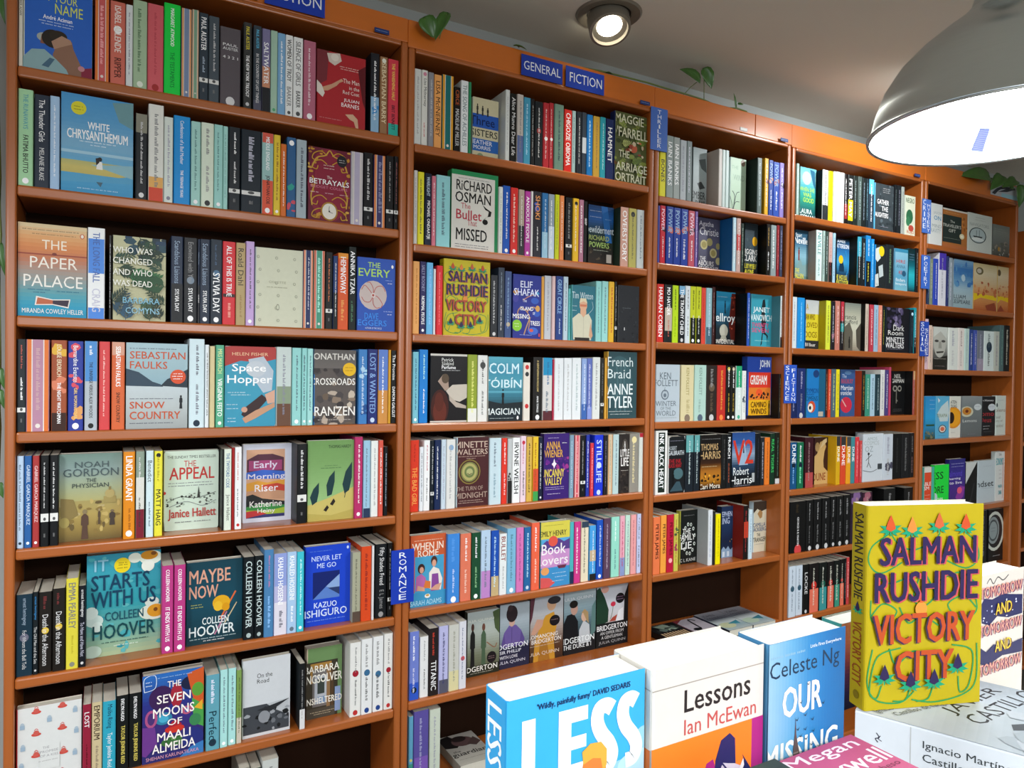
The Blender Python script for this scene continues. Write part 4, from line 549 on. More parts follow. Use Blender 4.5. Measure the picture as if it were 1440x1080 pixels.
'oz': ('white cover with an ink sketch figure', 'ccd4da', 'c8d0d8', 30, [('T','AMOS',.2,.86,.7,.93,'98a8a8'),('T','COSMOS',.04,.76,.8,.85,'a8b4b4'),('T','OZ',.1,.62,.5,.74,'98a4a8'),('E',.28,.58,.05,.03,'2a2c30'),('C',[(.28,.56),(.28,.4),(.2,.3)],.025,'2a2c30'),('C',[(.28,.5),(.44,.56)],.02,'2a2c30'),('C',[(.28,.5),(.14,.44)],.02,'2a2c30'),('C',[(.28,.4),(.4,.28)],.02,'2a2c30'),('C',[(0,.24),(.4,.2),(.7,.24)],.015,'3a3c40'),('R',.74,.24,.96,.36,'3a4044')]),
'onwhite': ('white cover with blue and grey capitals', 'dce0dc', 'd8dcd8', 18, [('T','JASON',.3,.74,.94,.82,'a8b4b8'),('T','ON',.34,.62,.9,.72,'3f90b8',1),('T','MIND',.2,.44,.95,.52,'98a8ac'),('T','GRAVITY',-.06,.32,.9,.42,'98a8ac')]),
'travel': ('orange brown cover, slate panel, white flower', 'a86a34', '8a5428', 22, [('R',-.0,.96,1,1,'d0ccc0'),('R',.0,.16,.76,.84,'26322e'),('R',0,0,1,.12,'b0693a'),('T','The',.3,.66,.48,.72,'c8ccc0'),('T',"TRAVELER'S",.0,.54,.74,.62,'c8ccc0'),('T','GIFT',.24,.42,.52,.5,'c8ccc0'),('D',.05,.26,.7,'98a090'),('D',.1,.9,.7,'d8a870'),('E',.78,.36,.1,.07,'d8d0a8'),('E',.78,.36,.05,.03,'e8e4d0'),('B',25,12,.76,.5,1,.84,.04,['c8843c','8a5020'])]),
'navig': ('pale grey cover with a ship inside an oval', 'c0c8c0', 'b8c0b8', 22, [('D',.3,.9,.7,'7a8480'),('D',.28,.84,.72,'8a9490'),('T','NAVIGATORS',.06,.68,.86,.76,'8a9490'),('E',.4,.46,.36,.2,'3a4444'),('E',.4,.46,.32,.18,'a8b8b8'),('P',[(.2,.44),(.6,.44),(.54,.38),(.26,.38)],'2a3234'),('C',[(.34,.44),(.34,.58)],.015,'2a3234'),('C',[(.46,.44),(.46,.6)],.015,'2a3234'),('E',.4,.36,.26,.05,'d0d8d4')]),
'greycity': ('grey landscape cover, ochre houses at dusk', '6a706a', '5a605a', 22, [('G',0,0,1,1,['4a4c44','5a5c54','6a706c','788078','6f7670']),('B',26,14,.05,.2,.95,.45,.09,['a8823c','8a8478','585c54','c09848']),('D',.1,.86,.7,'98a098'),('D',.1,.8,.8,'98a098'),('B',27,14,0,0,1,.2,.04,['a8aca4','404440'])]),
'shake': ('blue seascape cover with cloudy sky', '6a9cbc', '8a98a0', 22, [('G',0,0,1,1,['8aa8b0','a0b4b8','98b4c0','5a8cb4','2f68a4','7aa4c0']),('B',28,16,0,.45,1,.95,.1,['5a90b8','3a70a8','a8c0cc']),('T','WILLIAM',-.3,.2,.62,.28,'3a444c'),('T','SHAKESPEARE',-.5,.1,.86,.18,'3a444c')]),
'fox1': ('cream cover, orange brush strokes, yellow band', 'd0b888', 'c8a868', 20, [('G',0,0,1,1,['a85830','c08048','c89058','c8b088','ccc0a0','b8a878']),('P',[(0,.2),(.3,.28),(1,.24),(1,.34),(0,.36)],'d8b820'),('E',.24,.84,.16,.08,'6a6040'),('E',.22,.84,.1,.05,'b8b0a0'),('B',29,20,0,.34,1,.6,.06,['b86a40','c88858','a85838']),('P',[(.5,.12),(.9,.2),(1,.02),(.6,0)],'8a4028')]),
'fox2': ('second cream cover with orange strokes, right end', 'd0b888', 'c8a868', 20, [('G',0,0,1,1,['a85830','c08048','c89058','c8b088','ccc0a0','b8a878']),('P',[(0,.2),(.3,.28),(1,.24),(1,.34),(0,.36)],'d8b820'),('E',.12,.86,.16,.07,'5a4a30'),('B',30,20,0,.34,1,.6,.06,['b86a40','c88858','a85838']),('P',[(.0,.02),(.3,.16),(.6,.04)],'8a4028')]),
'churchill': ('black and white portrait of a stern man', 'a8aca8', 'd8c0b0', 22, [('G',0,0,1,1,['1c1c1c','2a2a2a','70706c','a0a49c','b4b8b0','a0a8a0']),('E',.46,.62,.42,.34,'b0b0a6'),('P',[(.04,.76),(.5,.9),(.9,.74),(.96,1),(.02,1)],'c4c8c0'),('E',.24,.67,.14,.03,'4a4844'),('E',.7,.67,.14,.03,'4a4844'),('P',[(.4,.66),(.54,.66),(.6,.5),(.36,.5)],'94948a'),('P',[(.22,.42),(.74,.44),(.7,.4),(.26,.38)],'3a3834'),('P',[(0,.0),(0,.26),(.3,.22),(.6,.3),(1,.34),(1,0)],'26241f'),('P',[(.04,.5),(.14,.36),(.06,.3)],'5a5852'),('D',.1,.25,.9,'c8c0b0'),('D',.14,.08,.8,'988')]),
'greece': ('blue sea cover with a green shoreline', '2a90c8', '2f98d0', 16, [('G',0,0,1,1,['3a4a30','2f80a8','2a9ad0','2f90c8','2a88c4']),('B',31,14,0,0,1,.16,.09,['4a5a38','7a7858','2a3a28']),('R',.1,.3,.9,.34,'2a5038'),('D',.4,.9,.9,'bde'),('D',.4,.8,.9,'bde'),('D',.4,.7,.9,'bde')]),
'serapis': ('light blue cloud cover with a food bowl', '58a8cc', '58a8cc', 18, [('P',[(.1,.6),(.4,.76),(.9,.9),(1,.6),(.9,.4),(.3,.4)],'c0d0d0'),('T','TERAPIA',.04,.5,.86,.58,'7a8a6a',1),('E',.5,.22,.3,.1,'3a4850'),('E',.5,.22,.24,.08,'d8d0c4'),('E',.5,.22,.16,.05,'d06848'),('D',.2,.06,.8,'2f78a8'),('P',[(.1,.96),(.3,.9),(.16,.84)],'d0dce0')]),
'sunfl': ('white cover filled by a giant sunflower', 'd8d8cc', 'd8d8cc', 18, [('E',.3,.48,.8,.26,'e09018'),('E',.3,.48,.66,.21,'e8a020'),('E',.1,.48,.3,.14,'2a1810'),('T','EATEN',-.1,.82,.6,.9,'4a4c44',1),('T','YOUNG',-.1,.72,.62,.8,'4a4c44',1),('D',.0,.24,.5,'888'),('D',.1,.12,.5,'888')]),
'lemons': ('grey cover with an egg and pale lettering', '6a7070', '70767a', 20, [('G',0,0,1,1,['606666','6a7070','727a7a','8a9090']),('E',.24,.62,.32,.13,'c8c4a8'),('E',.24,.63,.22,.095,'c08030'),('E',.24,.63,.08,.04,'6a2a14'),('E',.78,.73,.19,.08,'c8d0d0'),('D',.66,.74,.9,'889'),('T','Lemons',.04,.36,.74,.43,'d8dcd8'),('D',.3,.06,.7,'889')]),
'among': ('black cover with red lettering, white disc', '1a1a1c', '1c1c1e', 20, [('T','A History',-.1,.86,.86,.92,'e8e8e8'),('E',.72,.72,.3,.09,'c8d0d4'),('D',.5,.73,.92,'667'),('T','Homo',-.5,.5,.9,.62,'b03038'),('T','Deus',-.2,.34,.7,.46,'b03038'),('D',.05,.24,.6,'ddd'),('D',.05,.17,.5,'ddd'),('D',.1,.1,.7,'666')]),
'sapiens': ('pale grey green cover with brown lettering', 'c4d0c8', 'c8d4cc', 22, [('T','Sapiens',-.5,.56,.96,.68,'8a6a58'),('D',.1,.88,.8,'99a'),('T','a brief',-.2,.42,.46,.49,'8a8478'),('T','history of',-.4,.32,.68,.39,'8a8478'),('T','mankind',-.1,.2,.74,.28,'8a8478'),('E',.08,.76,.08,.05,'3a4448')]),
'redbk': ('orange red cover with a mint spine strip', 'd84a28', '58b0a0', 22, [('R',0,.88,.7,1,'d8d4cc'),('R',.72,0,1,1,'48b098'),('T','ABLE',-.2,.58,.7,.66,'f4e8e0',1),('T','ISM',-.1,.48,.5,.56,'f4e8e0',1),('D',.1,.36,.6,'f8d0c0'),('D',.1,.28,.6,'f8d0c0')]),
'lessmore': ('neon green cover with black capitals', '20d840', '20c83c', 22, [('T','LESS',-.5,.68,.6,.84,'10381c',1),('T','IS',-.1,.56,.06,.66,'10381c',1),('T','MORE',-.5,.36,.64,.52,'10381c',1),('T','JOHN',.12,.18,.58,.26,'e8f8e8',1),('T','NAISH',.1,.06,.66,.15,'e8f8e8',1),('E',-.0,.28,.2,.1,'b8d0d0')]),
'purple': ('violet cover with a pink dancer', '2f2878', '2a2468', 22, [('G',0,0,1,1,['3a2a70','4a2a80','382c88','2c2a78']),('P',[(.4,.2),(.7,.44),(1,.4),(.9,.2),(.6,.1)],'8a3898'),('E',.66,.34,.16,.07,'e05878'),('D',.1,.9,.9,'b8b8e8'),('D',.1,.84,.9,'b8b8e8'),('T','almond',.0,.64,.8,.76,'5a48c0'),('T','learning',.0,.56,.7,.62,'f0ecf8',1),('T','to live',.0,.48,.8,.54,'f0ecf8',1),('T','anna de',-.1,.06,.6,.13,'f0f0f8',1)]),
'bwbk': ('black and white triangle cover', '141414', '1a1a1a', 20, [('P',[(0,.5),(1,1),(0,1)],'c8ccc8'),('P',[(.4,.1),(.7,.5),(.8,.5),(.5,.1)],'2c2c2c'),('D',.1,.08,.5,'999')]),
'mindset': ('pale grey cover with bold black word', 'b8c4c8', 'b8c4c8', 22, [('T','mindset',-.5,.38,.92,.52,'1c2224',1),('D',.2,.34,.9,'889'),('D',.3,.86,.8,'98a4a8')]),
'econ': ('white cover, teal title and red chopsticks', 'd0d4d0', 'c8d0cc', 22, [('T','Edible',.36,.92,.66,.97,'4a5a5c'),('T','ECONOMICS',.08,.73,.88,.87,'2f9aa4',1),('C',[(.8,.04),(.84,.84)],.02,'b84a30'),('C',[(.88,.04),(.86,.84)],.02,'b84a30'),('D',.4,.62,.66,'556'),('D',.4,.54,.66,'556'),('D',.4,.46,.7,'556'),('T','HA-JOON',.34,.25,.72,.33,'2f9aa4',1),('T','CHANG',.36,.13,.7,.21,'2f9aa4',1)]),
'dial': ('black cover with a concentric steel dial', '161616', '1a1a1a', 24, [('E',.4,.58,.66,.38,'c8ccc0'),('E',.4,.58,.54,.32,'26282a'),('E',.3,.6,.42,.26,'8a9494'),('E',.3,.6,.34,.21,'4a5254'),('E',.3,.6,.28,.17,'8a9696'),('D',.14,.64,.44,'556'),('D',.14,.58,.44,'556'),('R',0,0,1,.2,'161616'),('D',.3,.1,.8,'ccc')]),
}

# books shelf by shelf: left edge and width in 0.1 mm, height and setback in mm, then the spine's colour | lettering@colour | marks, or *cover; ! = one of the slim ones
TABLE = '''
#0 1
-1695 70 195 9 e6e2d2|GERER ADAM@555|
-1620 1257 197 14 *cmbyn
-310 272 184 10 cf5d5d|~@fbb|pel:e07a34
-16 295 183 9 d4705f|ISABEL ALLENDE@f4e8e0;RIPPER@5a2a20|dot:fff:.66
291 135 182 8 dfe4e4|~@889|
433 281 198 10 a9c3a0|~@5a7a5a|logo:e8f0e0
723 328 199 13 d8626a|~@c04a55|logo:a33
1062 347 209 12 19d84a|MARGARET ATWOOD@fff;THE TESTAMENTS@0a8a3a|
1425 220 206 12 7d8fb0||pel:e0a070
1650 143 207 9 7fa78c||pel:d8b090
1802 203 205 11 333e48|PAUL AUSTER@fff;~@abc|band
2014 229 202 9 4a545c|~@ccc|band
2263 459 184 9 5c555a||hor:PAUL:e8e8e8:.76;hor:AUSTER:e8e8e8:.71;hor:4 3 2 1:e8e8e8:.6;logo:ddd
2790 190 207 9 3a3b3a|PAUL AUSTER@e0d040;THE NEW YORK TRILOGY@fff|logo:ccc
3016 192 205 9 39424a|PAUL AUSTER@5fc0e8;IN THE COUNTRY OF LAST THINGS@ddd|lo:556:.12
3225 195 204 13 7f7aa0|SALTWATER@fff|lo:222428:.3;mid:d09070:.3:.55
3430 162 204 12 a9cbb5||logo:5a7
3597 184 202 12 7fb0d8|~@fff|
3785 179 202 12 f0f2f0|WOMEN OF TROY@333;BARKER@888|logo:555
3974 230 200 9 f0f2f0|SILENCE OF GIRLS@777;BARKER@444|logo:555
4227 304 199 10 b96a80|~@f0dfe4|logo:fff
4570 1274 188 16 *redcoat
5973 238 209 12 22242a|~@fff|lo:8fb8d8:.45;blob:3f8fd0:.3
6233 211 205 12 9a7350|SEBASTIAN BARRY@ecdcb8|dot:eed:.95
6457 293 204 12 d8404f|THE VANISHING HALF@f0d060;BRIT BENNETT@2a1a2a|lo:30b0a0:.16
#0 2
-1695 263 203 8 a8d8a8|THE RUNAWAYS@5fa8b0;FATIMA BHUTTO@222|logo:fff
-1414 271 198 11 2b3442|The Thunder Girls@fff;MELANIE BLAKE@ccc|
-1133 174 200 11 a8c8e8|~@f4f8ff|
-932 1381 215 16 *chrys
495 241 193 9 1c2024|~@ccc|up:8a8878:.78;logo:ddd
754 314 220 10 e8e8e0|~@888|lo:d84a30:.14;mid:e8b060:.14:.25
1077 184 196 8 dfe8e0|~@aab|logo:889
1279 352 205 13 1c93dd|Confessions of a Bad Mother@fff;THE TEENAGE YEARS@fff|
1648 207 198 12 a8d8d0|~@5a8a88|logo:fff
1868 276 199 11 e0ecd8|~@888;~@999|logo:333
2152 193 199 10 a0d8d0|~@5a8a88|logo:fff
!2354 107 199 13 a8dcd4|~@5a8a88|
2474 266 200 11 1c2228|~@fff;~@eee|band
2757 473 200 12 14202a|~@ccd|band
3242 273 200 12 9cc4c0|MIDDLE ENGLAND@fff;JONATHAN COE@2a1a1a|lo:e0583c:.42;up:d85a48:.88;logo:fff
3522 161 199 11 e8c838|~@8a5020|logo:fff
!3690 137 179 10 d8702c|~@fff|
3837 223 199 11 2f5f8f||blob:d05060:.15;blob:30a090:.35;dot:fff:.93
4070 253 197 10 a8b8c0|~@445|
4356 1104 187 14 *betray
5465 324 190 10 b8b0c8||pel:c8c4c4
5815 256 194 12 151518|~@ddd|band
6077 317 191 8 3f3a6a|~@99b|pel:e08850
6412 219 194 8 141416|~@aaa|band
!6654 117 197 11 141416|~@a66|band
#0 3
-1695 1255 199 15 *paper
-421 329 201 11 f2f4f4|THE LONG FALL@4a6ab0;CRAIG@ccd|mid:4f8be0:.5:.88;lo:4f8be0:.12
!-8 40 187 10 333333|~@ddd|
44 1090 190 15 *whowas
1241 260 200 13 1e2c44|Scandalous Liaisons@9ab0c8;SYLVIA DAY@fff|logo:fff;low:14161a:.45
1511 290 199 9 16181c|Entwined with You@999;SYLVIA DAY@fff|logo:fff;dot:789:.5
1814 40 198 10 1e2c44|Scandalous Liaisons@9ab0c8;SYLVIA DAY@fff|logo:fff;low:14161a:.45
1859 221 199 9 1c2a3e|Scandalous Liaisons@9ab0c8;SYLVIA DAY@fff|logo:fff
2089 265 201 11 1a2836|~@456080;SYLVIA DAY@fff|logo:fff;dot:4a7090:.6
2360 287 199 9 d83038|ALL OF THIS IS TRUE@fff;~@f8b0a0|mid:3a2020:.33:.37
2661 218 199 10 b8a070|Roald Dahl@222;~@a08050|
2892 196 205 12 c8a8dc|~@444|logo:fff
3110 1153 194 15 *cream
4267 249 197 11 2a3460|~@ccd|pel:e09070
4528 294 199 13 4a9a80|~@bfe|pel:d07058
4828 185 197 9 151515|~@e08050|band
!5025 116 189 8 2b3f70|~@eee|low:121418:.5
5146 278 198 9 d85a2c|HEMINGWAY@fff;~@f0b060|up:e09030:.93
5443 200 217 12 141a18|ANNIKA TZAR@fff;~@586|
5673 1056 194 16 *every
#0 4
-1695 156 197 9 22282c|~@c86050;~@fff|band
-1534 414 197 10 b888a0|~@caa|pel:e07838
-1085 288 197 9 a05030|LOUISE ERDRICH@f0e0c0;THE NIGHT WATCHMAN@fff|blob:e0b040:.85;lo:3a2018:.2;blob:d88060:.5
-778 288 196 10 2f3f9a|Bernardine Evaristo@fff;GIRL WOMAN OTHER@f0d080|blob:d85060:.9;blob:d85060:.55;blob:e0a060:.2;logo:fff
-466 243 197 8 b4bcc4|~@fff;THE UNIVERSE VERSUS ALEX WOODS@222|mid:4f8fd0:.55:1;logo:222
-190 210 197 11 d8484a|~@f8c8c0|
52 260 197 12 d8683a|SEBASTIAN FAULKS@fff;SNOW COUNTRY@3a2418|up:d8a088:.85
339 1275 197 17 *snow
1644 332 210 12 d4e8ee|~@556;~@667|logo:234
!1991 91 197 13 e4ecf0|~@333|
!2095 108 194 8 d8c898||
2225 181 197 9 5cb08c|MRS MARCH@d8e8a0;VIRGINIA FEITO@fff|logo:fff
2434 1196 196 17 *hopper
3635 365 197 12 c8d4d0|~@889|lo:6a4a38:.28;mid:8a9a80:.28:.5
4015 224 196 10 96d4d0|~@456|logo:fff
!4260 134 196 13 96d4d0|~@456|logo:fff
4400 138 195 11 a4dcd8|~@456|logo:fff
4568 1096 194 16 *cross
5727 233 197 9 3f7fc0|~@cde|blob:a8d0e8:.7;blob:205090:.2
5971 274 198 9 232f70|LOST & WANTED@88aadd|logo:c8d8f0
6262 278 198 10 d09048|~@fff|up:5f80c8:.45
!6548 69 198 9 d8a030||
!6630 140 197 10 151515|The Promise@fff;DAMON GALGUT@fff|
#0 5
-1695 124 197 13 b8d0e8|~@678|logo:234
-1558 129 197 10 2a5f9f|GABRIEL GARCIA MARQUEZ@cde|logo:fff
-1412 122 197 8 a83838|GABRIEL GARCIA MARQUEZ@ecc|logo:fff
-1269 153 197 8 121416|~@ddd|bandb
-1100 157 197 9 121416|~@ddd|bandb
-939 1215 195 33 *physician
296 234 198 10 e08a1c|LINDA GRANT@fff;~@a05a10|dot:fff:.06
548 174 198 9 8a9a8a|~@ddd;~@333|mid:d8d8d0:.33:.7;lo:7a1f30:.33
755 152 199 8 d0e4e8|Benedict@333;~@567|
925 172 197 13 e8e040|~@a89a20;MATT HAIG@222|dot:222:.95
1147 1213 191 54 *appeal
!2384 40 196 9 181a18||
2429 165 196 8 dfe8d8|THE TWYFORD CODE@3a6a9a;Janice Hallett@333|
!2605 59 199 8 a02020||
2672 158 200 9 f0f0f0|~@d06050;~@345|logo:c33
2954 1198 199 72 *riser
4157 244 202 9 121416|~@eee|bandb
4444 1200 208 18 *hardy
5649 215 215 10 b83068|~@fff|logo:fff
5882 189 205 9 9cc4dc|~@678|lo:2a3a58:.12
6096 206 203 13 e8ece8|~@aaa|
!6307 123 204 9 d85848|~@fff|
!6460 104 186 11 14181c|~@bcd|
#0 6
-1695 292 176 12 16303f|ernest hemingway@9ab;For Whom the Bell Tolls@ccc|dot:667:.47
-1396 96 179 10 151c20|ernest hemingway@3a8fd0;The Old Man and the Sea@ccc|logo:ccc
-1292 240 176 13 1c1814|~@733;Death in the Afternoon@ddd|dot:d8b840:.52
-1040 235 181 10 1c1814|~@733;Death in the Afternoon@ddd|dot:d8b840:.54
-788 228 200 9 d8cc40|EMMA PEARLEY@777;~@b8a828|logo:887
-552 134 181 10 10141c|ernest hemingway@eee;To Have and Have Not@ccd|logo:ccc
-412 1509 235 55 *starts
1102 239 205 10 b83a80|COLLEEN HOOVER@fff;IT ENDS WITH US@fff|logo:fff
1359 241 204 9 b83a80|COLLEEN HOOVER@fff;IT ENDS WITH US@fff|logo:fff
1638 1258 200 30 *maybe
2901 250 204 12 10181c|COLLEEN HOOVER@cdd|logo:abb
3159 214 205 10 10181c|COLLEEN HOOVER@cdd|logo:abb
3378 228 218 8 4a80b0|~@c87aa0;~@9cf|
3616 317 205 9 b8b8dc|KHALED HOSSEINI@fff;~@556|up:8f9fd8:.6;lo:e0dce8:.4
3938 234 206 9 a8c8e8|KHALED HOSSEINI@fff;~@fff|logo:678
4183 173 204 9 3fc0d0|~@dff|logo:fff
4431 1186 208 31 *neverlet
5622 227 185 12 a8a890|~@665|lo:5a4a40:.15
5854 276 199 9 d84a20|~@822|
!6141 64 199 8 dddddd||
6258 314 200 13 14181c|Fifty Shades Freed@eee;E L James@999|logo:999
!6591 135 201 11 101010|~@ddd|band
#0 7
-1688 1198 179 17 *prince
-465 162 166 10 8f2038|LOST@eee;~@400|
-293 204 166 13 c8b890|EMPORIUM@3a2a20;~@876|
-78 256 164 11 2f9fb8|Malibu Rising@113;Taylor Jenkins Reid@eee|
193 240 171 12 101414|EVELYN HUGO@fff;TAYLOR JENKINS REID@d8c860|
445 250 171 12 101414|EVELYN HUGO@fff;TAYLOR JENKINS REID@d8c860|
713 1303 205 12 *maali
2066 301 182 8 5f9fb0|~@eef;Perfect@123440|dot:234:.1
2384 170 189 9 a8dcd8|~@678|logo:fff
2570 179 188 12 a8dcd8|~@678|logo:fff
!2760 117 180 12 7a9a50|~@453|lo:c8c0b0:.35
2914 1153 194 25 *road
!4273 139 168 10 15181a|~@999|side:2a3034;lo:d8d8d8:.3
4549 927 186 50 *unshelt
5584 300 197 12 e4e4e0|~@888;~@555|dot:a02030:.58;logo:b33
5897 296 202 11 e4e6e6|~@888;~@555|dot:3a6a90:.55;logo:248
6216 288 203 12 e4e6e6|~@888;~@555|dot:3a6a90:.5;logo:248
6524 247 206 11 e4e4e0|~@888;~@555|dot:a02030:.52;logo:b33
#0 8
2837 249 185 11 8a8a80|~@ccc|
3115 239 178 11 4a5650|~@999|
3378 387 192 9 c8ccc8|~@555|
#1 1
7219 197 206 13 d8dcd8|~@aaa|
7428 178 207 13 e4e4dc|Lisa McInerney@333;~@c66|dot:d58aa0:.95
!7611 156 203 8 8f9096|~@ccc|
7798 225 203 13 f0a860|LISA McINERNEY@2a1a10|
8040 346 208 13 1c7070||pel:e0a030
!8400 192 181 11 18120e|CIRCE@b85a30;MADELINE MILLER@ccc|
8598 228 202 8 e8ecec|THE SONG OF ACHILLES@899|
!8859 81 204 12 2f8f60||
9143 848 180 45 *sisters
!10061 141 208 13 e0e4e0|~@bbb|
10214 208 200 11 1c1c1a|Alice Munro Dear Life@eee|
!10426 211 201 8 c8c0b8|~@888|lo:5f6f9f:.4
10660 227 197 9 4a9fc0|~@cef|
!10914 121 198 11 222222|~@ddd|
11060 270 194 11 20262a|~@eee|dot:a44:.55
!11355 202 196 12 b83038|~@edd|dot:fff:.45
!11576 158 200 13 b83038|~@edd|dot:fff:.45
11739 331 199 9 6f9080|~@345|
12092 276 189 8 d83028|CHIGOZIE OBIOMA@fff|
!12414 136 192 13 a8c8c8|~@678|
!12554 177 191 8 262c34|~@ccc|
!12783 164 194 12 3a4450||mid:c8d0d8:.35:.6
!12952 216 190 9 1f78c0|~@cef|
!13215 248 191 12 c8a040|~@865|
!13484 208 193 12 2f9fb0|~@dff|
13717 290 192 12 202f60|HAMNET@fff|
14069 1321 226 16 *marriage
#1 2
!7231 106 201 12 d8d8d4|~@aaa|
7342 176 198 9 e8e030|~@444|
7550 195 198 11 182038|WARLIGHT@cde;MICHAEL ONDAATJE@fff|
!7755 120 193 10 d8788a|~@fff|
7898 417 199 12 98d8dc|~@567|
8372 1483 224 16 *osman
!9860 132 193 10 e4e8e4|~@9a9|
10006 239 199 11 1f58b8|~@fff|logo:fff
10250 241 196 8 d8302c|~@f8e0d0|logo:fff
!10518 194 194 8 b0a090|~@eee|lo:333336:.45
!10754 184 193 11 b83fa0|ANXIOUS PEOPLE@fff|logo:fff
!10954 77 195 10 dddddd||
11061 270 197 12 2c2c34|SHOKI@e8a060;~@eee|blob:3a5ab0:.8
!11350 215 196 11 2f6fa8|~@cde|lo:9cc8e0:.4
!11571 210 195 9 8f9fb0|~@fff|lo:c8d8e8:.5
!11815 153 197 10 c8d020|~@674|
!11995 161 197 12 e08850|~@fff|
!12209 244 194 11 14181c|~@999|band
!12464 212 194 8 e8b828|~@fff|dot:222:.92
!12726 166 194 12 b07890|~@fff|
!12907 119 191 12 181818|SEEP@fff|
13266 996 192 40 *bewild
14342 313 192 11 d0a090|OVERSTORY@fff|side:2a3c32;
!14679 295 192 10 b8b060|~@665|dot:333:.9
!15022 291 192 12 c8d0d0|~@678|
#1 3
7224 192 198 10 e8a860|~@c07830|
7431 173 199 9 2a2458|SALLY ROONEY@99b;NORMAL PEOPLE@fff|logo:fff
7626 191 198 10 6ab8e8|~@9cf|
!7846 69 182 13 e8ecec||
!7921 182 192 8 e02830|~@f88|
8148 1469 215 14 *vcity
9637 235 180 11 1c1e24|~@ccc|logo:ccc
9888 213 204 12 2a3444|~@9ab;~@fff|
10111 222 195 11 3a4f80|~@8ac|dot:c8b080:.2
10395 981 190 15 *elif
!11381 90 189 12 e0a040||
11488 243 193 12 c0c4cc|~@99a|
!11736 118 193 8 d8b8b8||
11900 255 195 12 203c80|GREAT CIRCLE@8fb8e0;~@cde|
!12160 168 195 9 b8ccd8|~@345|
!12352 82 160 10 60b8b8|~@234|
12491 900 173 14 *winton
!13396 213 191 10 90d0cc|~@567|
!13645 247 193 12 98d4d0|~@567|
!13897 211 193 9 e0b030|~@b33|
!14157 88 195 12 181818|~@ddd|band
14300 868 186 15 *darkbk
#1 4
7241 177 196 9 7ac0d0|~@357|logo:fff
7440 255 203 10 1f7fd0|~@cfe;~@fff|
7789 1132 193 15 *perfume
8926 303 193 11 8f9f30|~@ee8|lo:e8e8e0:.2
9255 321 192 13 e4e4e0|~@444;~@666|dot:444:.85
9607 1150 189 13 *magician
!10762 234 174 8 e4dcd0||dot:c33:.92;dot:c33:.25;dot:333:.8
11111 317 191 10 1a1614|A GENTLEMAN IN MOSCOW@d8c078;AMOR TOWLES@fff|logo:fff
11456 342 190 11 d8d4d0|~@2a6a9a;~@678|up:1f90c0:.72;lo:5a2a30:.15
!11817 47 185 10 c03050||
11884 329 190 12 e4e8ea|~@bbb|
12225 286 191 10 e4e8ea|~@bbb|
12518 331 192 8 e4e8ea|~@abb|
!12883 196 191 9 8fa8d8|~@fff|lo:3f68b0:.25
!13114 190 192 12 5f70b8|~@dde|lo:8898d8:.2
13309 292 196 10 dce0dc|~@999|
!13638 137 194 12 20221e|~@888|band
!13813 73 195 13 e0a840||
13938 1191 216 16 *braid
#1 5
7212 252 197 11 d83820|~@b02818;THE BAD GIRL@f0a050|
!7487 114 178 11 e4e8ec|~@345|
7609 180 196 10 f0f0f0|~@c03050;~@666|
!7819 110 194 13 182028|~@ddd|band
!7936 178 196 10 182850|~@fff|
!8146 145 196 13 c8d8e4|~@aab|
8296 271 196 10 e0e0dc|~@aaa|dot:8ac:.88
8643 1028 199 18 *minette
9676 388 195 12 c8dce4|~@567;~@79a|
!10077 179 194 11 e03828|~@fff;~@fdd|
!10270 149 192 10 c0c4c4||lo:222:.35;blob:333:.4
10429 257 194 9 f0f0f0|IRVINE WELSH@111|
!10723 191 198 12 e8d0dc|~@c03060;~@333|dot:c33:.9
!10927 186 195 10 d8b050|~@222|
!11148 194 195 11 e8c030|~@a05020|lo:40a050:.15;mid:d85030:.15:.5
!11347 136 193 9 182038|~@fff|logo:fff
11539 930 202 13 *wiener
!12474 157 196 9 7f9cb0|~@cde|
!12682 189 194 12 d85868|~@fcc|pel:e8a0a0
!12876 195 193 9 141416|~@bbb|band
!13125 134 194 13 2838a0|~@dde|
!13273 128 168 10 d83848|~@fdd|
13432 346 193 11 1f38d0|STILL LIFE@cdf|dot:cdf:.5;logo:cdf
!13799 146 191 10 201c20|~@99a|
!13976 167 193 11 d0c0a0|~@a86|pel:e0a060
!14148 236 193 8 b8d0d0|~@567|
14454 384 193 12 *little
14861 370 192 13 8f8a80|~@e8d8a0|dot:e8d8a0:.9
!15236 154 194 9 d8dcd4||up:b02838:.93
#1 6
7289 1067 200 21 *rome
8361 378 197 10 3f88d8|~@5fa0e8;~@cdf|logo:fff
8762 337 194 10 e0785c|~@fff;~@f8d8c8|
9111 280 194 8 1a4a30|~@fff;~@9c9|logo:fff
9415 310 198 8 b8d0e8|~@678|lo:c088c8:.4
9769 264 193 13 1f50b0|~@cef|lo:c8b080:.3
10050 241 181 12 e8ecec|BULLET@8a2a20;~@aaa|
10307 297 194 12 7fb8d8|~@589|logo:fff
10624 247 194 12 d878b8|~@a84a88|
10896 234 192 13 2868a0|~@cef|logo:cde
11134 280 204 9 f06848|~@fff;~@fdc|
11472 1058 201 12 *booklov
!12535 144 194 10 4fb0b8||lo:203050:.2
!12704 235 193 11 d03a88|~@fff|
12982 283 190 13 e8dcc0|~@665|up:345:.9
!13298 249 175 12 48a0e0|~@fff|lo:222:.12;mid:c8b090:.35:.55
!13582 253 190 13 1a50b8|~@cdf|logo:fff
!13840 261 194 9 5a4058|~@cbc|
14153 329 195 11 98dcc8|~@fff;~@467|
!14506 198 196 11 e8a8b8|~@c03060|lo:8898c8:.3
!14738 192 196 12 c0e0d0|~@678|
!14957 227 196 11 e8a0a0|~@a04060|
!15225 166 196 12 c8d0f0|~@456;~@345|
#1 7
7245 285 190 10 6f80cc|~@fff;~@dde|lo:2f55c0:.25;dot:123:.14
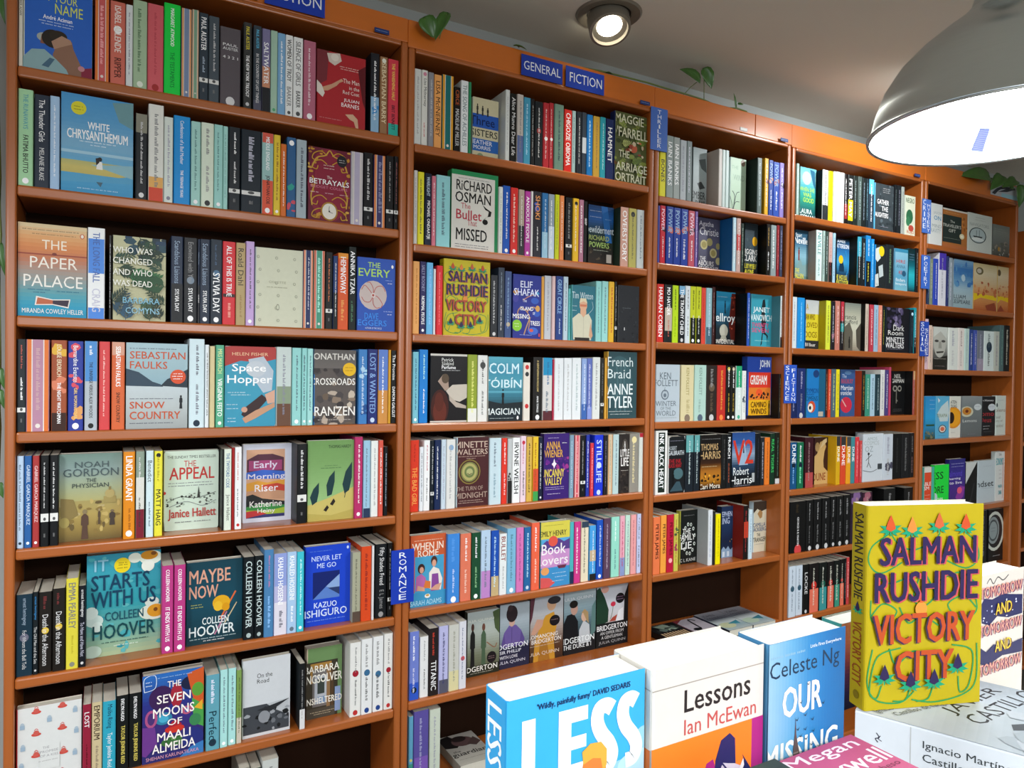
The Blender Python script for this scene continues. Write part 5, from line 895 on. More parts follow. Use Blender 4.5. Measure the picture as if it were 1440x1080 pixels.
7567 255 170 13 e4e4e4|~@999;~@555|
7831 275 190 10 241c1c|~@c84030;TITANIC@eee|
8133 286 191 11 b8b8e0|~@336|lo:556:.2
8443 321 189 12 c8c8c0|~@998|lo:d8d0a0:.3
8770 227 194 12 d8d8e0|~@55608a|dot:c55:.45
9310 1078 193 70 *bridg0
10437 1046 198 75 *bridg1
11515 1232 203 75 *bridg2
12780 1256 207 75 *bridg3
14073 1318 205 75 *bridg4
#1 8
!7258 137 204 12 5f9fc0||lo:3f8f80:.35;dot:d8c060:.4
7405 438 215 10 5a4f9a|~@aac|lo:7a58b0:.4
7878 324 210 10 c8d0c0|~@99a|
#2 1
!15944 263 148 12 e8e020|BONES@222|
!16212 297 207 9 8f9c98|IAIN BANKS@fff|
!16532 278 207 10 9fa8a4|IAIN BANKS@fff|
!16817 273 202 8 b0b8bc|~@889|
!17123 227 204 9 7f8c8c|~@dde|
17842 645 208 55 *ember
!18636 164 203 11 d4ccc4||side:c8bcb2
!18814 147 203 11 d0e0dc||
!18966 157 203 10 d0e4e0||
19655 803 203 55 *mint
!20583 232 204 11 5f706c|~@cdd|side:1a2a24;
!20939 198 207 9 e8b020|~@fff|blob:7a3020:.62
!21152 228 204 8 2848a0|POWER@9bd;~@fff|blob:e09060:.6
!21454 317 203 13 2850b0|POWER@9bd;~@fff|blob:a05a60:.6
!21792 256 205 13 9080c8|~@fff|blob:3a2a60:.62
!22122 40 203 13 d85878|POWER@fff;~@fde|
#2 2
!15895 91 190 11 4a4fa0||
!15991 224 192 10 c82838|POWER@fde;~@fff|blob:402020:.62
!16244 306 192 8 243f98|POWER@9bd;~@fff|blob:d07060:.62
!16574 310 192 9 243f98|POWER@9bd;~@fff|blob:d07060:.62
!16908 315 192 9 2a44a0|POWER@9bd;~@fff|blob:d07060:.6
!17281 287 192 13 c85868|POWER@fde;~@fff|blob:301020:.6
!17584 116 192 12 8068b0|~@fff|
18293 1039 192 70 *hercules
!19360 160 192 9 c0e0ec|~@fff|side:2272b4;
!19544 215 192 9 c8a8a0|~@fff|mid:c84a48:.4:.7
!19785 135 176 9 2a3a34|~@cdc|
20353 673 192 45 *higgins
!21115 190 189 9 181410|~@d8b060;~@fff|side:161818;
!21370 288 189 12 90a0a0|~@fff|
!21670 145 192 11 8f2028|~@c88|
!21837 156 192 11 3a4058|~@aac|
#2 3
!15936 290 194 13 d03028|HARLAN COBEN@fff|
16231 334 194 9 1c2020|MO HAYDER@fff;~@c86050|mid:c0b0a0:.2:.6
!16597 265 194 11 b8d820|~@222;~@8a0|
!16867 274 194 9 161a1e|THE TROPHY CHILD@fff|up:7ac:.85;logo:ccc
!17152 215 196 8 d8e0e4|~@222;~@555|
!17378 252 196 8 c0c828|~@222;~@ddd|lo:161a10:.45;logo:fff
!17666 241 197 10 c0c828|~@222;~@ddd|lo:161a10:.45;logo:fff
!17912 193 195 9 d84838|~@b02820|
!18116 274 196 8 90b8c0|~@cde|lo:456878:.3
!18459 139 202 13 381818|~@a88|
19220 966 198 70 *ellroy
!20192 132 193 12 2858b8|~@fff|side:101010;
20845 1106 198 54 *janet
!21956 92 194 12 d8e8e8|~@c05050|side:508a94;lo:222:.2
#2 4
15955 1059 193 16 *follett
17058 586 193 13 d8cca0|KEN FOLLETT@a89860;~@b8a878|logo:876
17668 550 194 12 b0d0c4|KEN FOLLETT@7f9a90;~@8faaa0|logo:567
18233 496 194 12 2c2420|~@999;~@654|dot:654:.6;logo:ccc
18743 409 195 11 c03028|~@e8a040|logo:f84
!19181 234 194 11 14140f|~@fff;~@d8b840|dot:d8c858:.94;logo:fff
!19432 221 194 12 14140f|~@fff;~@d8b840|dot:d8c8a8:.94;logo:fff
!19666 300 194 11 d8e4e0|~@fff|up:28a070:.6;logo:4a8
!19991 194 177 11 e4e8e4|~@999|blob:345:.4
20659 1290 231 50 *grisham
!21956 92 168 12 14100f|~@c8b080|side:161214;
#2 5
15944 514 215 10 e8e8e4|INK BLACK HEART@fff|inset:1c2a22
16531 742 193 13 *galbr
17279 365 196 9 182028|~@cdd|up:5fa0a0:.7
!17700 260 195 12 182028|~@cdd|up:5fa0a0:.7
18012 985 194 13 *cari
!19002 241 194 10 141414|~@555|
!19275 213 193 11 14181c|MUNICH@fff;~@c06040|
19546 1168 198 13 *v2
!20718 266 192 10 101418|~@334|
!21008 185 176 10 202428|~@ccd|
!21221 267 176 10 e07828|~@8a3a10|
!21493 239 190 8 123020|REAL TIGERS@40c060|
!21800 249 192 12 14180f|~@687|lo:ccc:.1
#2 6
!15882 297 193 8 e87848|PETER JAMES@2a1410|
!16255 254 195 13 f0a040|PETER JAMES@2a1a10|
!16514 283 196 9 b81838|PETER JAMES@600818|dot:f8b0b0:.2
!16817 193 196 9 c8c050|~@a33|blob:a04060:.4;blob:306040:.7
17605 823 190 66 *family
!18433 210 196 12 d8dce0|~@78a|side:a8aeb0
!18648 99 191 9 222222||
!18790 233 179 11 f0e000|~@b8a800|
19619 569 189 64 *king
!20196 240 197 12 1a1210|~@a33|side:7a2018;mid:c04028:.4:.7
!20441 181 182 9 c8dce4|~@3a6a9a|
21347 702 192 70 *camilla
#3 1
!22731 146 197 13 a0c0b8|~@fff|
23291 933 201 42 *lippman
!24242 336 197 13 dfe4e4|~@444|side:0f0f12;lo:2a3034:.3
!24608 243 197 13 f0e010|~@b8a800|
!24856 165 198 10 e0e4e4|~@aaa|
!25072 224 201 12 e4e8e0|~@a99|
!25324 225 201 12 eceeec|~@889|
!25554 190 199 11 1a1414|~@fff|mid:a03030:.1:.4
!25749 324 198 9 1c2020|PETER MAY@fff|mid:e8d020:.08:.5
!26129 271 201 11 202824|~@9aa|
!26442 247 203 13 4a5854|~@bcc|
!26694 226 200 10 182020|~@9ab|
!26965 119 201 11 182830|~@9cd|
!27133 331 202 12 2a3a48|~@fff|up:5fb8e0:.7
27544 1269 194 13 *gather
!28818 189 202 8 14181c|~@788|
!29077 256 204 11 1a2024|~@889|
!29338 182 201 9 a0a8a0|~@666|
!29712 725 173 17 *pandora
#3 2
23123 766 197 47 *neville
!23893 349 197 10 d8ece8|NEVILLE@4a8a88;~@7aa|side:b0aaa0;
!24309 145 199 12 a8c0b8|~@456|
!24464 178 198 11 384840|~@dee|
!24648 220 197 10 c8a8a0|~@a33|lo:222:.4
!24920 167 197 12 a0c8e0|~@456|
25675 791 190 50 *patter
!26477 245 199 12 3fa0b8|~@ddd|side:1c2018;low:1c2020:.6
!26752 237 196 12 1c2024|~@cdd|
!26999 319 210 11 2080c0|~@fff;~@e0e040|low:141820:.5
!27366 181 199 11 2090d8|~@cef|
27656 702 180 13 *jigsaw
!28363 523 187 11 20262a|~@686|
29074 904 179 17 *fire
!29983 439 187 13 *tealbk
!30428 195 191 8 12181c|~@ccc|
#3 3
!22595 278 195 12 d4e0e4|~@889|
!22885 406 194 10 1f90d8|~@9df|
23777 787 194 44 *yellow
!24574 272 193 11 d8e040|~@444|side:b8a818;
!24851 238 192 9 201c20|~@ccd|blob:a06070:.3
!25113 286 195 9 c07868|~@fdd|
!25418 208 194 8 181418|~@eee|up:b83040:.6;mid:208f90:.38:.55
26054 1035 196 35 *spuff
!27094 200 195 13 c8b8a8|~@876|side:141210;
!27346 262 194 11 b83848|~@fdd|
!27613 272 194 9 98b8d0|~@567|
!27971 237 195 13 e08a70|~@fed|
!28226 149 195 12 181818|~@d8e040|
28459 1654 191 13 *darkroom
!30118 242 188 8 14242c|~@567|dot:cef:.9
!30448 175 199 12 1a98a8|~@fff|low:14242c:.35
#3 4
!22614 312 190 11 1a2858|~@99b|
!22958 458 191 11 1f3068|~@aac;~@889|logo:ccc
23520 1112 190 14 *endym
!24636 115 190 12 301818|~@eb8|
!24756 158 190 8 d84a28|~@fed|
!24962 276 191 10 4a6070|~@cd8|
!25244 206 190 9 e8d820|~@553|
25994 923 191 44 *martian
!26922 218 187 12 201c14|~@c8a040|side:b84420;
!27162 308 173 12 3a8f78|~@dfe|
!27495 297 174 12 a8c8d8|~@456|
!27797 313 174 9 203840|~@bcc|
!28141 278 193 10 d8d8d4|~@334|
!28466 239 193 11 4a3f78|~@fff|
!28710 120 205 8 b84060||
29582 904 190 51 *gaiman
!30491 132 191 13 a05048|~@dcc|side:121212;up:c8a070:.8
#3 5
!22662 356 179 12 14507f|DUNE@fff;~@9cf|dot:123:.5
!23057 351 178 12 146a48|~@fff;~@9fc|dot:123:.5
!23463 476 196 9 38141c|~@a88|lo:b04848:.3
24551 813 188 51 *dune
!25369 241 194 12 d8a818|DUNE@fff|side:d8a818;up:333:.8
!25639 326 192 12 d84a28|DUNE@fff|up:333:.8
!25982 271 190 10 e8a020|DUNE@fff|up:444:.8
!26269 237 189 9 408890|DUNE@fff|
!26531 240 188 8 d83840|~@fbb|
!26875 145 172 12 d04848|~@fcc|
27084 1330 198 13 *oz
28419 641 194 9 c8d0d8|~@99a;~@bbb|blob:445:.3
!29137 565 193 12 101010|~@333|
!29713 562 193 10 18181a|~@777|
!30333 290 193 11 18181a|~@888;~@977|
#3 6
22698 902 197 12 0e0e0e|~@3a3020;GEORGE R R MARTIN@ddd|logo:c44
!23619 391 198 10 121212|~@999;~@777|logo:ccc
!24072 442 198 11 121212|~@999;~@777|logo:ccc
!24556 450 199 9 121212|~@999;~@777|logo:ccc
!25089 320 201 11 121212|~@999;~@777|logo:ccc
!25421 394 201 8 121212|~@999;~@777|logo:ccc
!25877 400 202 9 121212|~@999;~@777|logo:ccc
26311 732 207 9 2a1c30|~@a88|blob:806090:.9
27138 628 203 13 3a2030|~@a88|blob:a06070:.9
28521 776 209 9 141414|~@999|
30007 615 203 12 141414|~@999|
#3 7
!22656 378 196 8 c8d4e0|~@678;~@678|dot:356:.55
!23121 370 193 13 c8d4e0|~@678;~@678|dot:356:.55
!23497 291 193 9 121212|LOCKE@ddd|logo:ccc
23825 549 192 8 181414|~@ddc|lo:e07058:.48;dot:c83028:.55
!24426 459 189 9 141816|~@ddc|lo:3a8f90:.48;dot:206050:.55
!24979 400 185 13 181414|~@ddc|lo:e07058:.48;dot:c83028:.55
!25393 312 186 11 141816|~@ddc|lo:3a9078:.48;dot:206050:.55
!25742 248 187 12 181414|~@ddc|lo:e07058:.48;dot:c83028:.55
!25995 128 188 10 141414|~@999|
!26130 166 191 9 c04040|~@fcc|
#4 1
31741 993 191 30 *onwhite
32780 1992 182 30 *travel
34860 2052 187 30 *navig
37006 1520 157 30 *greycity
#4 2
!31356 144 202 9 2a3a58|~@9ac|
!31587 210 204 12 7f8a70|~@dde|
!31802 352 206 9 3048b0|~@fff|
!32256 574 237 13 d8d8e0|~@99a|up:4a38a8:.68
!32836 162 226 9 283060|~@aac|
!33062 240 221 11 8a98a0|~@dde|
33740 1619 226 30 *shake
35434 2018 223 30 *fox1
37531 995 224 30 *fox2
#4 3
!31295 242 222 12 d8b8c0|~@866|
!31542 231 195 9 d8c0b0|~@433|
31913 1144 191 13 *churchill
!33062 757 191 8 d8dcd4|~@99a;~@bbb|
!33922 478 194 12 e0d8d0|~@866;~@a99|
!34405 357 193 9 b8d0c8|~@9aa|
!34801 315 190 9 2a3f80|~@dde|
!35136 259 189 8 4050a0|~@ccd|
!35460 562 189 10 6f7480|~@aab|lo:9a8fa0:.3
!36059 867 189 10 d0dcd8|~@566;~@555|dot:234:.6
!37042 432 191 13 b8bcb0|~@878|
!37480 353 223 11 506868|~@7a9|
!37858 499 224 10 181818|~@ccb|
#4 4
31722 783 192 30 *greece
32560 1038 192 30 *serapis
33688 855 191 30 *sunfl
34658 1711 191 30 *lemons
36442 1116 190 30 *among
37646 880 193 30 *sapiens
#4 5
31743 765 197 30 *redbk
32562 1126 203 30 *lessmore
33737 1290 223 30 *purple
35093 974 203 30 *bwbk
36128 1531 205 30 *mindset
37693 833 242 30 *econ
#4 6
!36011 613 264 9 1a1a1a|~@888|
37228 1297 255 30 *dial
'''

# ---------------------------------------------------------------- the room
X0, X1, Y0 = -1.6, 5.6, -5.2
structure(mesh_obj('floor', *box(X0, Y0, -0.05, X1, 0.245, 0.0), M_FLOOR))
structure(mesh_obj('ceiling', *box(X0, Y0, CEIL, X1, 0.245, CEIL + .05), M_CEIL))
structure(mesh_obj('wall_back', *box(X0, WALL, 0, X1, WALL + .04, CEIL), M_WALL))
structure(mesh_obj('wall_right', *box(5.56, Y0, 0, 5.6, WALL, CEIL), M_WALL))

# ---------------------------------------------------------------- bookcases
BAY_WORD = ['leftmost', 'second', 'middle', 'fourth', 'rightmost']
CASE_LOOK = ['leftmost tall cherry wood bookcase packed with novels against the grey wall',
             'second tall cherry wood bookcase from the left, behind the romance sign',
             'middle and narrow cherry wood bookcase under the small silver fascia tag',
             'fourth cherry wood bookcase from the left, behind the standing yellow novel',
             'rightmost cherry wood bookcase with mostly face-out covers under the trailing plant']
PT = 0.0195
for b in range(5):
    xl, xr = SIDE[2 * b], SIDE[2 * b + 1]; zt = ZH[b]
    root = tag(empty('bookcase', (xl, 0, 0)), CASE_LOOK[b], 'bookcase', 'cherry wood bookcases along the wall')
    def part(name, v, f, mt, bw=.004):
        o = mesh_obj(name, [(x - xl, y, z) for x, y, z in v], f, mt, root); bevel(o, bw, 3); return o
    for x in (xl - PT, xr):
        part('side_panel', *box(x, 0, 0, x + PT, DEPTH, zt + .0135), M_WOOD, .006)
    part('top_panel', *box(xl + .0004, -.001, zt, xr - .0004, DEPTH - .009, zt + .0135), M_WOODH)
    part('back_panel', *box(xl + .0005, DEPTH - .008, .08, xr - .0005, DEPTH - .001, zt + .0135), M_BACK, .001)
    part('plinth', *box(xl + .0005, .02, 0.0, xr - .0005, .04, .09), M_WOOD)
    for r in sorted(k[1] for k in SHELF if k[0] == b) + ['base']:
        z = SHELF[(b, r)] if r != 'base' else .115
        part('shelf', *box(xl + .0004, .001, z - .024, xr - .0004, DEPTH - .009, z), M_WOODH, .005)
# the corner bookcase beyond, only its left edge in view
cx = 3.945
root = tag(empty('bookcase', (cx, 0, 0)), 'bookcase at the far right edge, mostly cut off by the frame', 'bookcase', 'cherry wood bookcases along the wall')
for x in (0, .5): bevel(mesh_obj('side_panel', *box(x, .0, 0, x + .02, DEPTH, 2.3), M_WOOD, root), .004)
for z in (.12, .42, .72, .965, 1.25, 1.6, 1.9, 2.28): bevel(mesh_obj('shelf', *box(.0205, .001, z - .02, .4995, DEPTH - .009, z), M_WOODH, root), .004)
mesh_obj('back_panel', *box(.0205, DEPTH - .008, .1, .4995, DEPTH - .001, 2.28), M_BACK, root)

# fascia boards over the bookcases
FT = 2.508
for (a, c), lab in zip(((-.19, 2.034), (2.0355, 3.094), (3.0955, 3.874)),
                       ('long orange wood fascia board carrying the general fiction signs', 'middle orange wood fascia board right of the seam, brightest under the lamp', 'right end orange wood fascia board under the trailing pothos leaves')):
    cuts = sorted({a, c} | {SIDE[2 * k] - PT - .001 for k in range(1, 5) if a < SIDE[2 * k] - PT < c}); segs = []
    for u, v in zip(cuts, cuts[1:]):
        k = max(q for q in range(5) if SIDE[2 * q] - PT - .03 <= (u + v) / 2 or q == 0)
        segs.append(box(u - a, .004, ZH[k] + .014, v - a, .022, FT))
    o = mesh_obj('fascia_board', *joined(segs), M_FASCIA, loc=(a, 0, 0))
    bevel(o, .003); tag(o, lab, 'fascia board', 'fascia boards over the bookcases')

# ---------------------------------------------------------------- section signs and tags
def card(name, x0, z0, x1, z1, y, pr, base, label, cat, group, thick=.0012):
    w, h = x1 - x0, z1 - z0
    V, F = box(-w / 2, -thick / 2, 0, w / 2, thick / 2, h); K = [rgb(base)] * 6
    for pts, lay, c in pr.p:
        n = len(V); e = LAY * (lay + 1)
        V += [(-w / 2 + u * w, -thick / 2 - e, v * h) for u, v in pts]; F.append(tuple(range(n, n + len(pts)))); K.append(c)
    return tag(mesh_obj(name, V, F, M_PRINT, None, K, loc=((x0 + x1) / 2, y, z0)), label, cat, group)
def stacked(p, s, u0, u1, v1, v0, c):
    n = len(s); st = (v1 - v0) / n
    for i, ch in enumerate(s):
        wd = (u1 - u0) * (.35 if ch == 'I' else 1); um = (u0 + u1) / 2
        p.T(ch, um - wd / 2, v1 - st * (i + .8), um + wd / 2, v1 - st * i, c)
SIGNS = [
 (0.3238, 2.4466, 0.4704, 2.5077, -0.0045, '1f3fb0', [('H', 'FICTION', 0.08, 0.3, 0.94, 0.75)], 'blue sign reading fiction, cut off at the top left'),
 (0.2083, 2.4493, 0.3103, 2.5031, -0.0045, '1f3fb0', [('H', 'GENERAL', 0.08, 0.3, 0.94, 0.75)], 'blue sign corner at the very top left edge'),
 (1.0463, 2.4319, 1.1905, 2.4928, -0.0045, '2440a8', [('H', 'GENERAL', 0.06, 0.3, 0.95, 0.72)], 'blue sign reading general, on the fascia'),
 (1.2027, 2.4307, 1.347, 2.4938, -0.0045, '2846b0', [('H', 'FICTION', 0.1, 0.28, 0.94, 0.74)], 'blue sign reading fiction, beside the general sign'),
 (1.5387, 2.2972, 1.6102, 2.4369, -0.004, '4a70c0', [('V', 'THRILLER', 0.4, 0.62, 0.95, 0.04)], 'blue vertical sign reading thriller, on the third post'),
 (2.202, 1.4583, 2.271, 1.6031, -0.004, '3058c0', [('V', 'SCIENCE', 0.1, 0.4, 0.97, 0.05), ('V', 'FICTION', 0.58, 0.88, 0.9, 0.03)], 'blue vertical sign reading science fiction, on the fourth post'),
 (3.0617, 2.1925, 3.1252, 2.3401, -0.004, '4a74c8', [('V', 'CRIME', 0.06, 0.4, 0.97, 0.1), ('V', 'MYSTERY', 0.54, 0.88, 0.86, 0.02)], 'blue two-column sign at the top of the fifth post'),
 (3.0623, 1.9512, 3.1259, 2.0962, -0.004, '3f6cc8', [('V', 'POETRY', 0.3, 0.7, 0.96, 0.05)], 'blue single-column sign in the middle of the fifth post'),
 (3.0634, 1.6567, 3.1282, 1.8085, -0.004, '2a4cb0', [('V', 'SOCIAL', 0.06, 0.44, 0.97, 0.12), ('V', 'SCIENCES', 0.54, 0.9, 0.8, 0.02)], 'blue sign reading social sciences, lowest on the fifth post'),
 (0.6636, 0.9274, 0.729, 1.0728, -0.004, '1c3cb0', [('V', 'ROMANCE', 0.34, 0.66, 0.95, 0.04)], 'blue vertical sign reading romance, low on the second post')]
for x0, z0, x1, z1, y, base, texts, label in SIGNS:
    p = Print((x1 - x0) / (z1 - z0))
    for t in texts:
        if t[0] == 'H': p.T(t[1], *t[2:6], 'eef2fa')
        else: stacked(p, t[1], *t[2:6], 'eef2fa')
    card('section_sign', x0, z0, x1, z1, y, p, base, label, 'sign', 'blue handwritten section signs')
for x, z, y, lab in [(0.6213, 2.4523, -0.0041, 'small blue tag on the first bookcase top edge'), (1.5137, 2.4419, -0.0041, 'small blue tag left of the thriller sign'), (2.18, 2.4376, -0.0041, 'small pale blue tag at the top right of the middle bookcase'), (3.0198, 2.4323, -0.0041, 'small blue tag at the top right of the fourth bookcase')]:
    p = Print(3.3); p.D(.1, .45, .9, '9ab0e0', .14)
    card('shelf_tag', x - .02, z - .006, x + .02, z + .006, y, p, '2a3f78', lab, 'label', 'small blue shelf tags')
p = Print(3.2); p.R(.08, .2, .92, .8, 'f4f4f0')
card('shelf_tag', 1.9565, 2.4357, 1.9925, 2.4477, .0031, p, 'd8d8d4', 'small silver tag stuck on the fascia board near its seam', 'label', None)
p = Print(1.3); p.C([(.1, .1), (.3, .55), (.6, .75), (.9, .8)], .12, '3a3c44'); p.P([(.25, .3), (.6, .7), (.95, .82), (.6, .45)], '3a3c44'); p.R(.4, 0, 1, .3, '9cc8d4')
card('picture_card', 3.6173, 2.435, 3.8591, 2.5, .0028, p, 'b8bcc0', 'pale picture card of a dark feather at the right end of the fascia', 'card', None)

# ---------------------------------------------------------------- books on the shelves
ROW_WORD = ['top', 'second', 'third', 'fourth', 'fifth', 'sixth', 'seventh', 'eighth']
ORD = ['first', 'second', 'third', 'fourth', 'fifth', 'sixth', 'seventh', 'eighth', 'ninth', 'tenth', 'eleventh', 'twelfth', 'thirteenth', 'fourteenth', 'fifteenth', 'sixteenth', 'seventeenth', 'eighteenth', 'nineteenth']
def colour_word(h):
    import colorsys
    s = h if len(h) == 6 else ''.join(ch * 2 for ch in h)
    r, g, b = [int(s[i:i + 2], 16) / 255 for i in (0, 2, 4)]; hu, l, sa = colorsys.rgb_to_hls(r, g, b); hu *= 360
    if l > .84 and sa < .5: return 'white'
    if l < .14: return 'black'
    if sa < .13: return 'pale grey' if l > .7 else 'dark grey' if l < .3 else 'grey'
    for lim, nm in ((14, 'red'), (38, 'orange'), (48, 'amber'), (68, 'yellow'), (165, 'green'), (195, 'teal'), (258, 'blue'), (300, 'purple'), (345, 'pink'), (361, 'red')):
        if hu < lim: break
    if nm in ('orange', 'amber', 'red') and sa < .45: nm = 'tan' if l > .45 else 'brown'
    return ('pale ' if l > .72 else 'dark ' if l < .3 else '') + nm
rest_c = ([], [], []); rest_p = ([], [])
def add_rest(dst, V, F, K=None):
    n = len(dst[0]); dst[0].extend(V); dst[1].extend(tuple(i + n for i in f) for f in F)
    if K is not None: dst[2].extend(K)
rows = {}
for ln in TABLE.strip().split('\n'):
    if ln[0] == '#': key = tuple(int(v) for v in ln[1:].split()); rows[key] = []; continue
    head, tx, ops = (ln.split('|') + ['', ''])[:3]; a = head.lstrip('!').split()
    rows[key].append((ln[0] == '!', int(a[0]) / 1e4, int(a[1]) / 1e4, int(a[2]) / 1e3, int(a[3]) / 1e3, a[4], tx, ops))
for (b, r), L in rows.items():
    z = SHELF[(b, r)] + .0003; n = len(L)
    where = '%s shelf, %s bookcase' % (ROW_WORD[r - 1], BAY_WORD[b])
    for i, (small, x, wd, h, y, what, tx, ops) in enumerate(L):
        if what[0] == '*':
            art = ART[what[1:]]; t, w = art[3] / 1000, wd
            data = make_cover(t, w, h, art=art)
            loc, rz = (x, y + t, z), -math.pi / 2
            label = art[0] + ', ' + where
        else:
            t, w = wd, min(.68 * h, DEPTH - y - .014)
            data = make_cover(t, w, h, spec=(what, tx, ops))
            loc, rz = (x, y, z), 0.0
            k, side = (i, 'left') if i <= n - 1 - i else (n - 1 - i, 'right')
            label = '%s book spine, %s from %s, %s' % (colour_word(what), ORD[k], side, where)
        pg = pages_data(t, w, h)
        if small:
            Mx = Matrix.Translation(loc) @ Matrix.Rotation(rz, 4, 'Z')
            add_rest(rest_c, place(data[0], Mx), data[1], data[2]); add_rest(rest_p, place(pg[0], Mx), pg[1])
        else:
            root = tag(empty('book', loc, rz), label, 'book', 'books on the %s shelf of the %s bookcase' % (ROW_WORD[r - 1], BAY_WORD[b]))
            mesh_obj('cover', data[0], data[1], M_PRINT, root, data[2]); mesh_obj('page_block', pg[0], pg[1], M_PAGES, root)
n = len(rest_c[0]); V = rest_c[0] + rest_p[0]; F = rest_c[1] + [tuple(i + n for i in f) for f in rest_p[1]]
K = rest_c[2] + [rgb('cfcabb')] * len(rest_p[1])
o = mesh_obj('slim_books', V, F, [M_PRINT, M_PAGES], None, K, [0] * len(rest_c[1]) + [1] * len(rest_p[1]))
o['kind'] = 'stuff'; tag(o, 'the many narrower book spines filling the shelves between the larger books', 'books')

# books lying flat on the low shelves
def lying(loc, rz, t, w, h, art, label, group, spine=None, tilt=0):
    data = make_cover(t, w, h, art=art)
    if spine: pass
    root = tag(empty('book', loc, rz), label, 'book', group)
    Mx = Matrix(((0, 1, 0, 0), (0, 0, 1, 0), (1, 0, 0, 0), (0, 0, 0, 1)))      # thickness -> up, width -> x, height -> y
    pg = pages_data(t, w, h)
    mesh_obj('cover', place(data[0], Mx), data[1], M_PRINT, root, data[2]); mesh_obj('page_block', place(pg[0], Mx), pg[1], M_PAGES, root)
    return root
FLAT = {
 'guardian': ('', 'a8a49c', '8a8880', 26, [('G',0,0,1,1,['b0aca0','a09c94','b8b4ac']),('P',[(0,.95),(.3,1),(.5,.7),(.3,.55),(0,.6)],'1c1a1a'),('E',.55,.72,.3,.16,'5a4444'),('E',.5,.82,.2,.1,'2a2222'),('P',[(.6,.6),(.9,.8),(1,.6),(.8,.5)],'4a3a38'),('T','the',.1,.4,.3,.46,'222'),('T','guardian',.02,.24,.96,.4,'2a2a28',1),('D',.1,.16,.9,'555')]),
 'stripe': ('', '16181a', '1c1c1c', 24, [*[('R',.05+.1*j,.1,.1+.1*j,.45,'c8a880') for j in range(9)],('P',[(.2,.9),(.6,.95),(.9,.6),(.5,.5)],'8a9a88'),('B',41,10,.1,.5,.9,.9,.12,['9aa89a','2a2c2a','586860']),('D',.1,.94,.8,'bbb')]),
 'note': ('', 'a8a0a8', '6a4048', 22, [('E',.3,.3,.16,.09,'16161a'),('C',[(.46,.3),(.6,.9),(.8,.8)],.07,'16161a'),('P',[(0,.8),(.4,1),(0,1)],'7a3038')]),
 'sea': ('', '787a82', '1c2030', 26, [('G',0,0,1,1,['a8b4b4','88a0a8','b8c0c0','50545c','787880','8a8a90']),('T','JOHN',.1,.74,.6,.88,'22242c'),('T','CONNOLLY',.1,.58,.9,.72,'22242c'),('E',.3,.24,.3,.14,'b8bc98'),('P',[(.4,.3),(.9,.4),(.8,.2)],'3a8090')]),
 'sea2': ('', '787a82', '1c2030', 26, [('G',0,0,1,1,['a8b4b4','88a0a8','b8c0c0','50545c','787880','8a8a90']),('T','JOHN',.1,.74,.6,.88,'22242c'),('T','CONNOLLY',.1,.58,.9,.72,'22242c'),('E',.3,.24,.3,.14,'a8bca8'),('P',[(.4,.3),(.9,.4),(.8,.2)],'2a7080')]),
}
z8 = SHELF[(1, 8)] + .0003
LG = 'books lying flat on the low shelves'
lying((.882, .006, z8), 0, .03, .118, .17, FLAT['guardian'], 'newsprint grey cover lying flat on the lowest shelf, second bookcase', LG)
z7 = SHELF[(2, 7)] + .0003
lying((1.652, -.02, z7), 0, .022, .124, .14, FLAT['stripe'], 'black and cream striped book lying flat, middle bookcase, low shelf', LG)
lying((1.779, -.02, z7), 0, .022, .108, .14, FLAT['note'], 'pale book with a dark dot lying flat beside the striped one', LG)
lying((1.896, -.045, z7), 0, .0235, .117, .178, FLAT['sea'], 'left of two matching grey sea covers lying flat, middle bookcase', LG)
lying((2.0145, -.045, z7), 0, .0235, .117, .178, FLAT['sea2'], 'right of two matching grey sea covers lying flat, middle bookcase', LG)

# ---------------------------------------------------------------- display table and its books
TT = 1.13
root = tag(empty('display_table', (.15, -2.0, 0)), 'pale display table in the foreground under the standing books', 'table')
bevel(mesh_obj('tabletop', *box(0, 0, TT - .03, 1.25, .66, TT), M_TABLE, root), .004)
for dx, dy in ((.03, .03), (1.17, .03), (.03, .58), (1.17, .58)): bevel(mesh_obj('leg', *box(dx, dy, 0, dx + .05, dy + .05, TT - .0305), M_TABLE, root), .004)
bevel(mesh_obj('apron', *box(.085, .04, TT - .11, 1.165, .06, TT - .0305), M_TABLE, root), .002)
TZ = TT + .0004
def standing(name_loc, rz, t, w, h, data, label, paper=M_PAGES_LIT):
    """Book standing face-out; name_loc = lower left corner of its front cover."""
    x, y, z = name_loc; ln = Matrix.Rotation(rz, 3, 'Z') @ Vector((0, t, 0))
    root = tag(empty('book', (x + ln.x, y + ln.y, z), rz - math.pi / 2), label, 'book', 'books on the display table')
    pg = pages_data(t, w, h, .002)
    mesh_obj('cover', data[0], data[1], M_PRINT, root, data[2]); mesh_obj('page_block', pg[0], pg[1], paper, root)
    return root
def printed(t, w, h, base, spine, front_ops, spine_fn=None):
    p = Print(w / h).run(front_ops); s = Print(t / h)
    if spine_fn: spine_fn(s)
    return cover_data(t, w, h, base, spine, [('f', p), ('s', s)])
H = .192
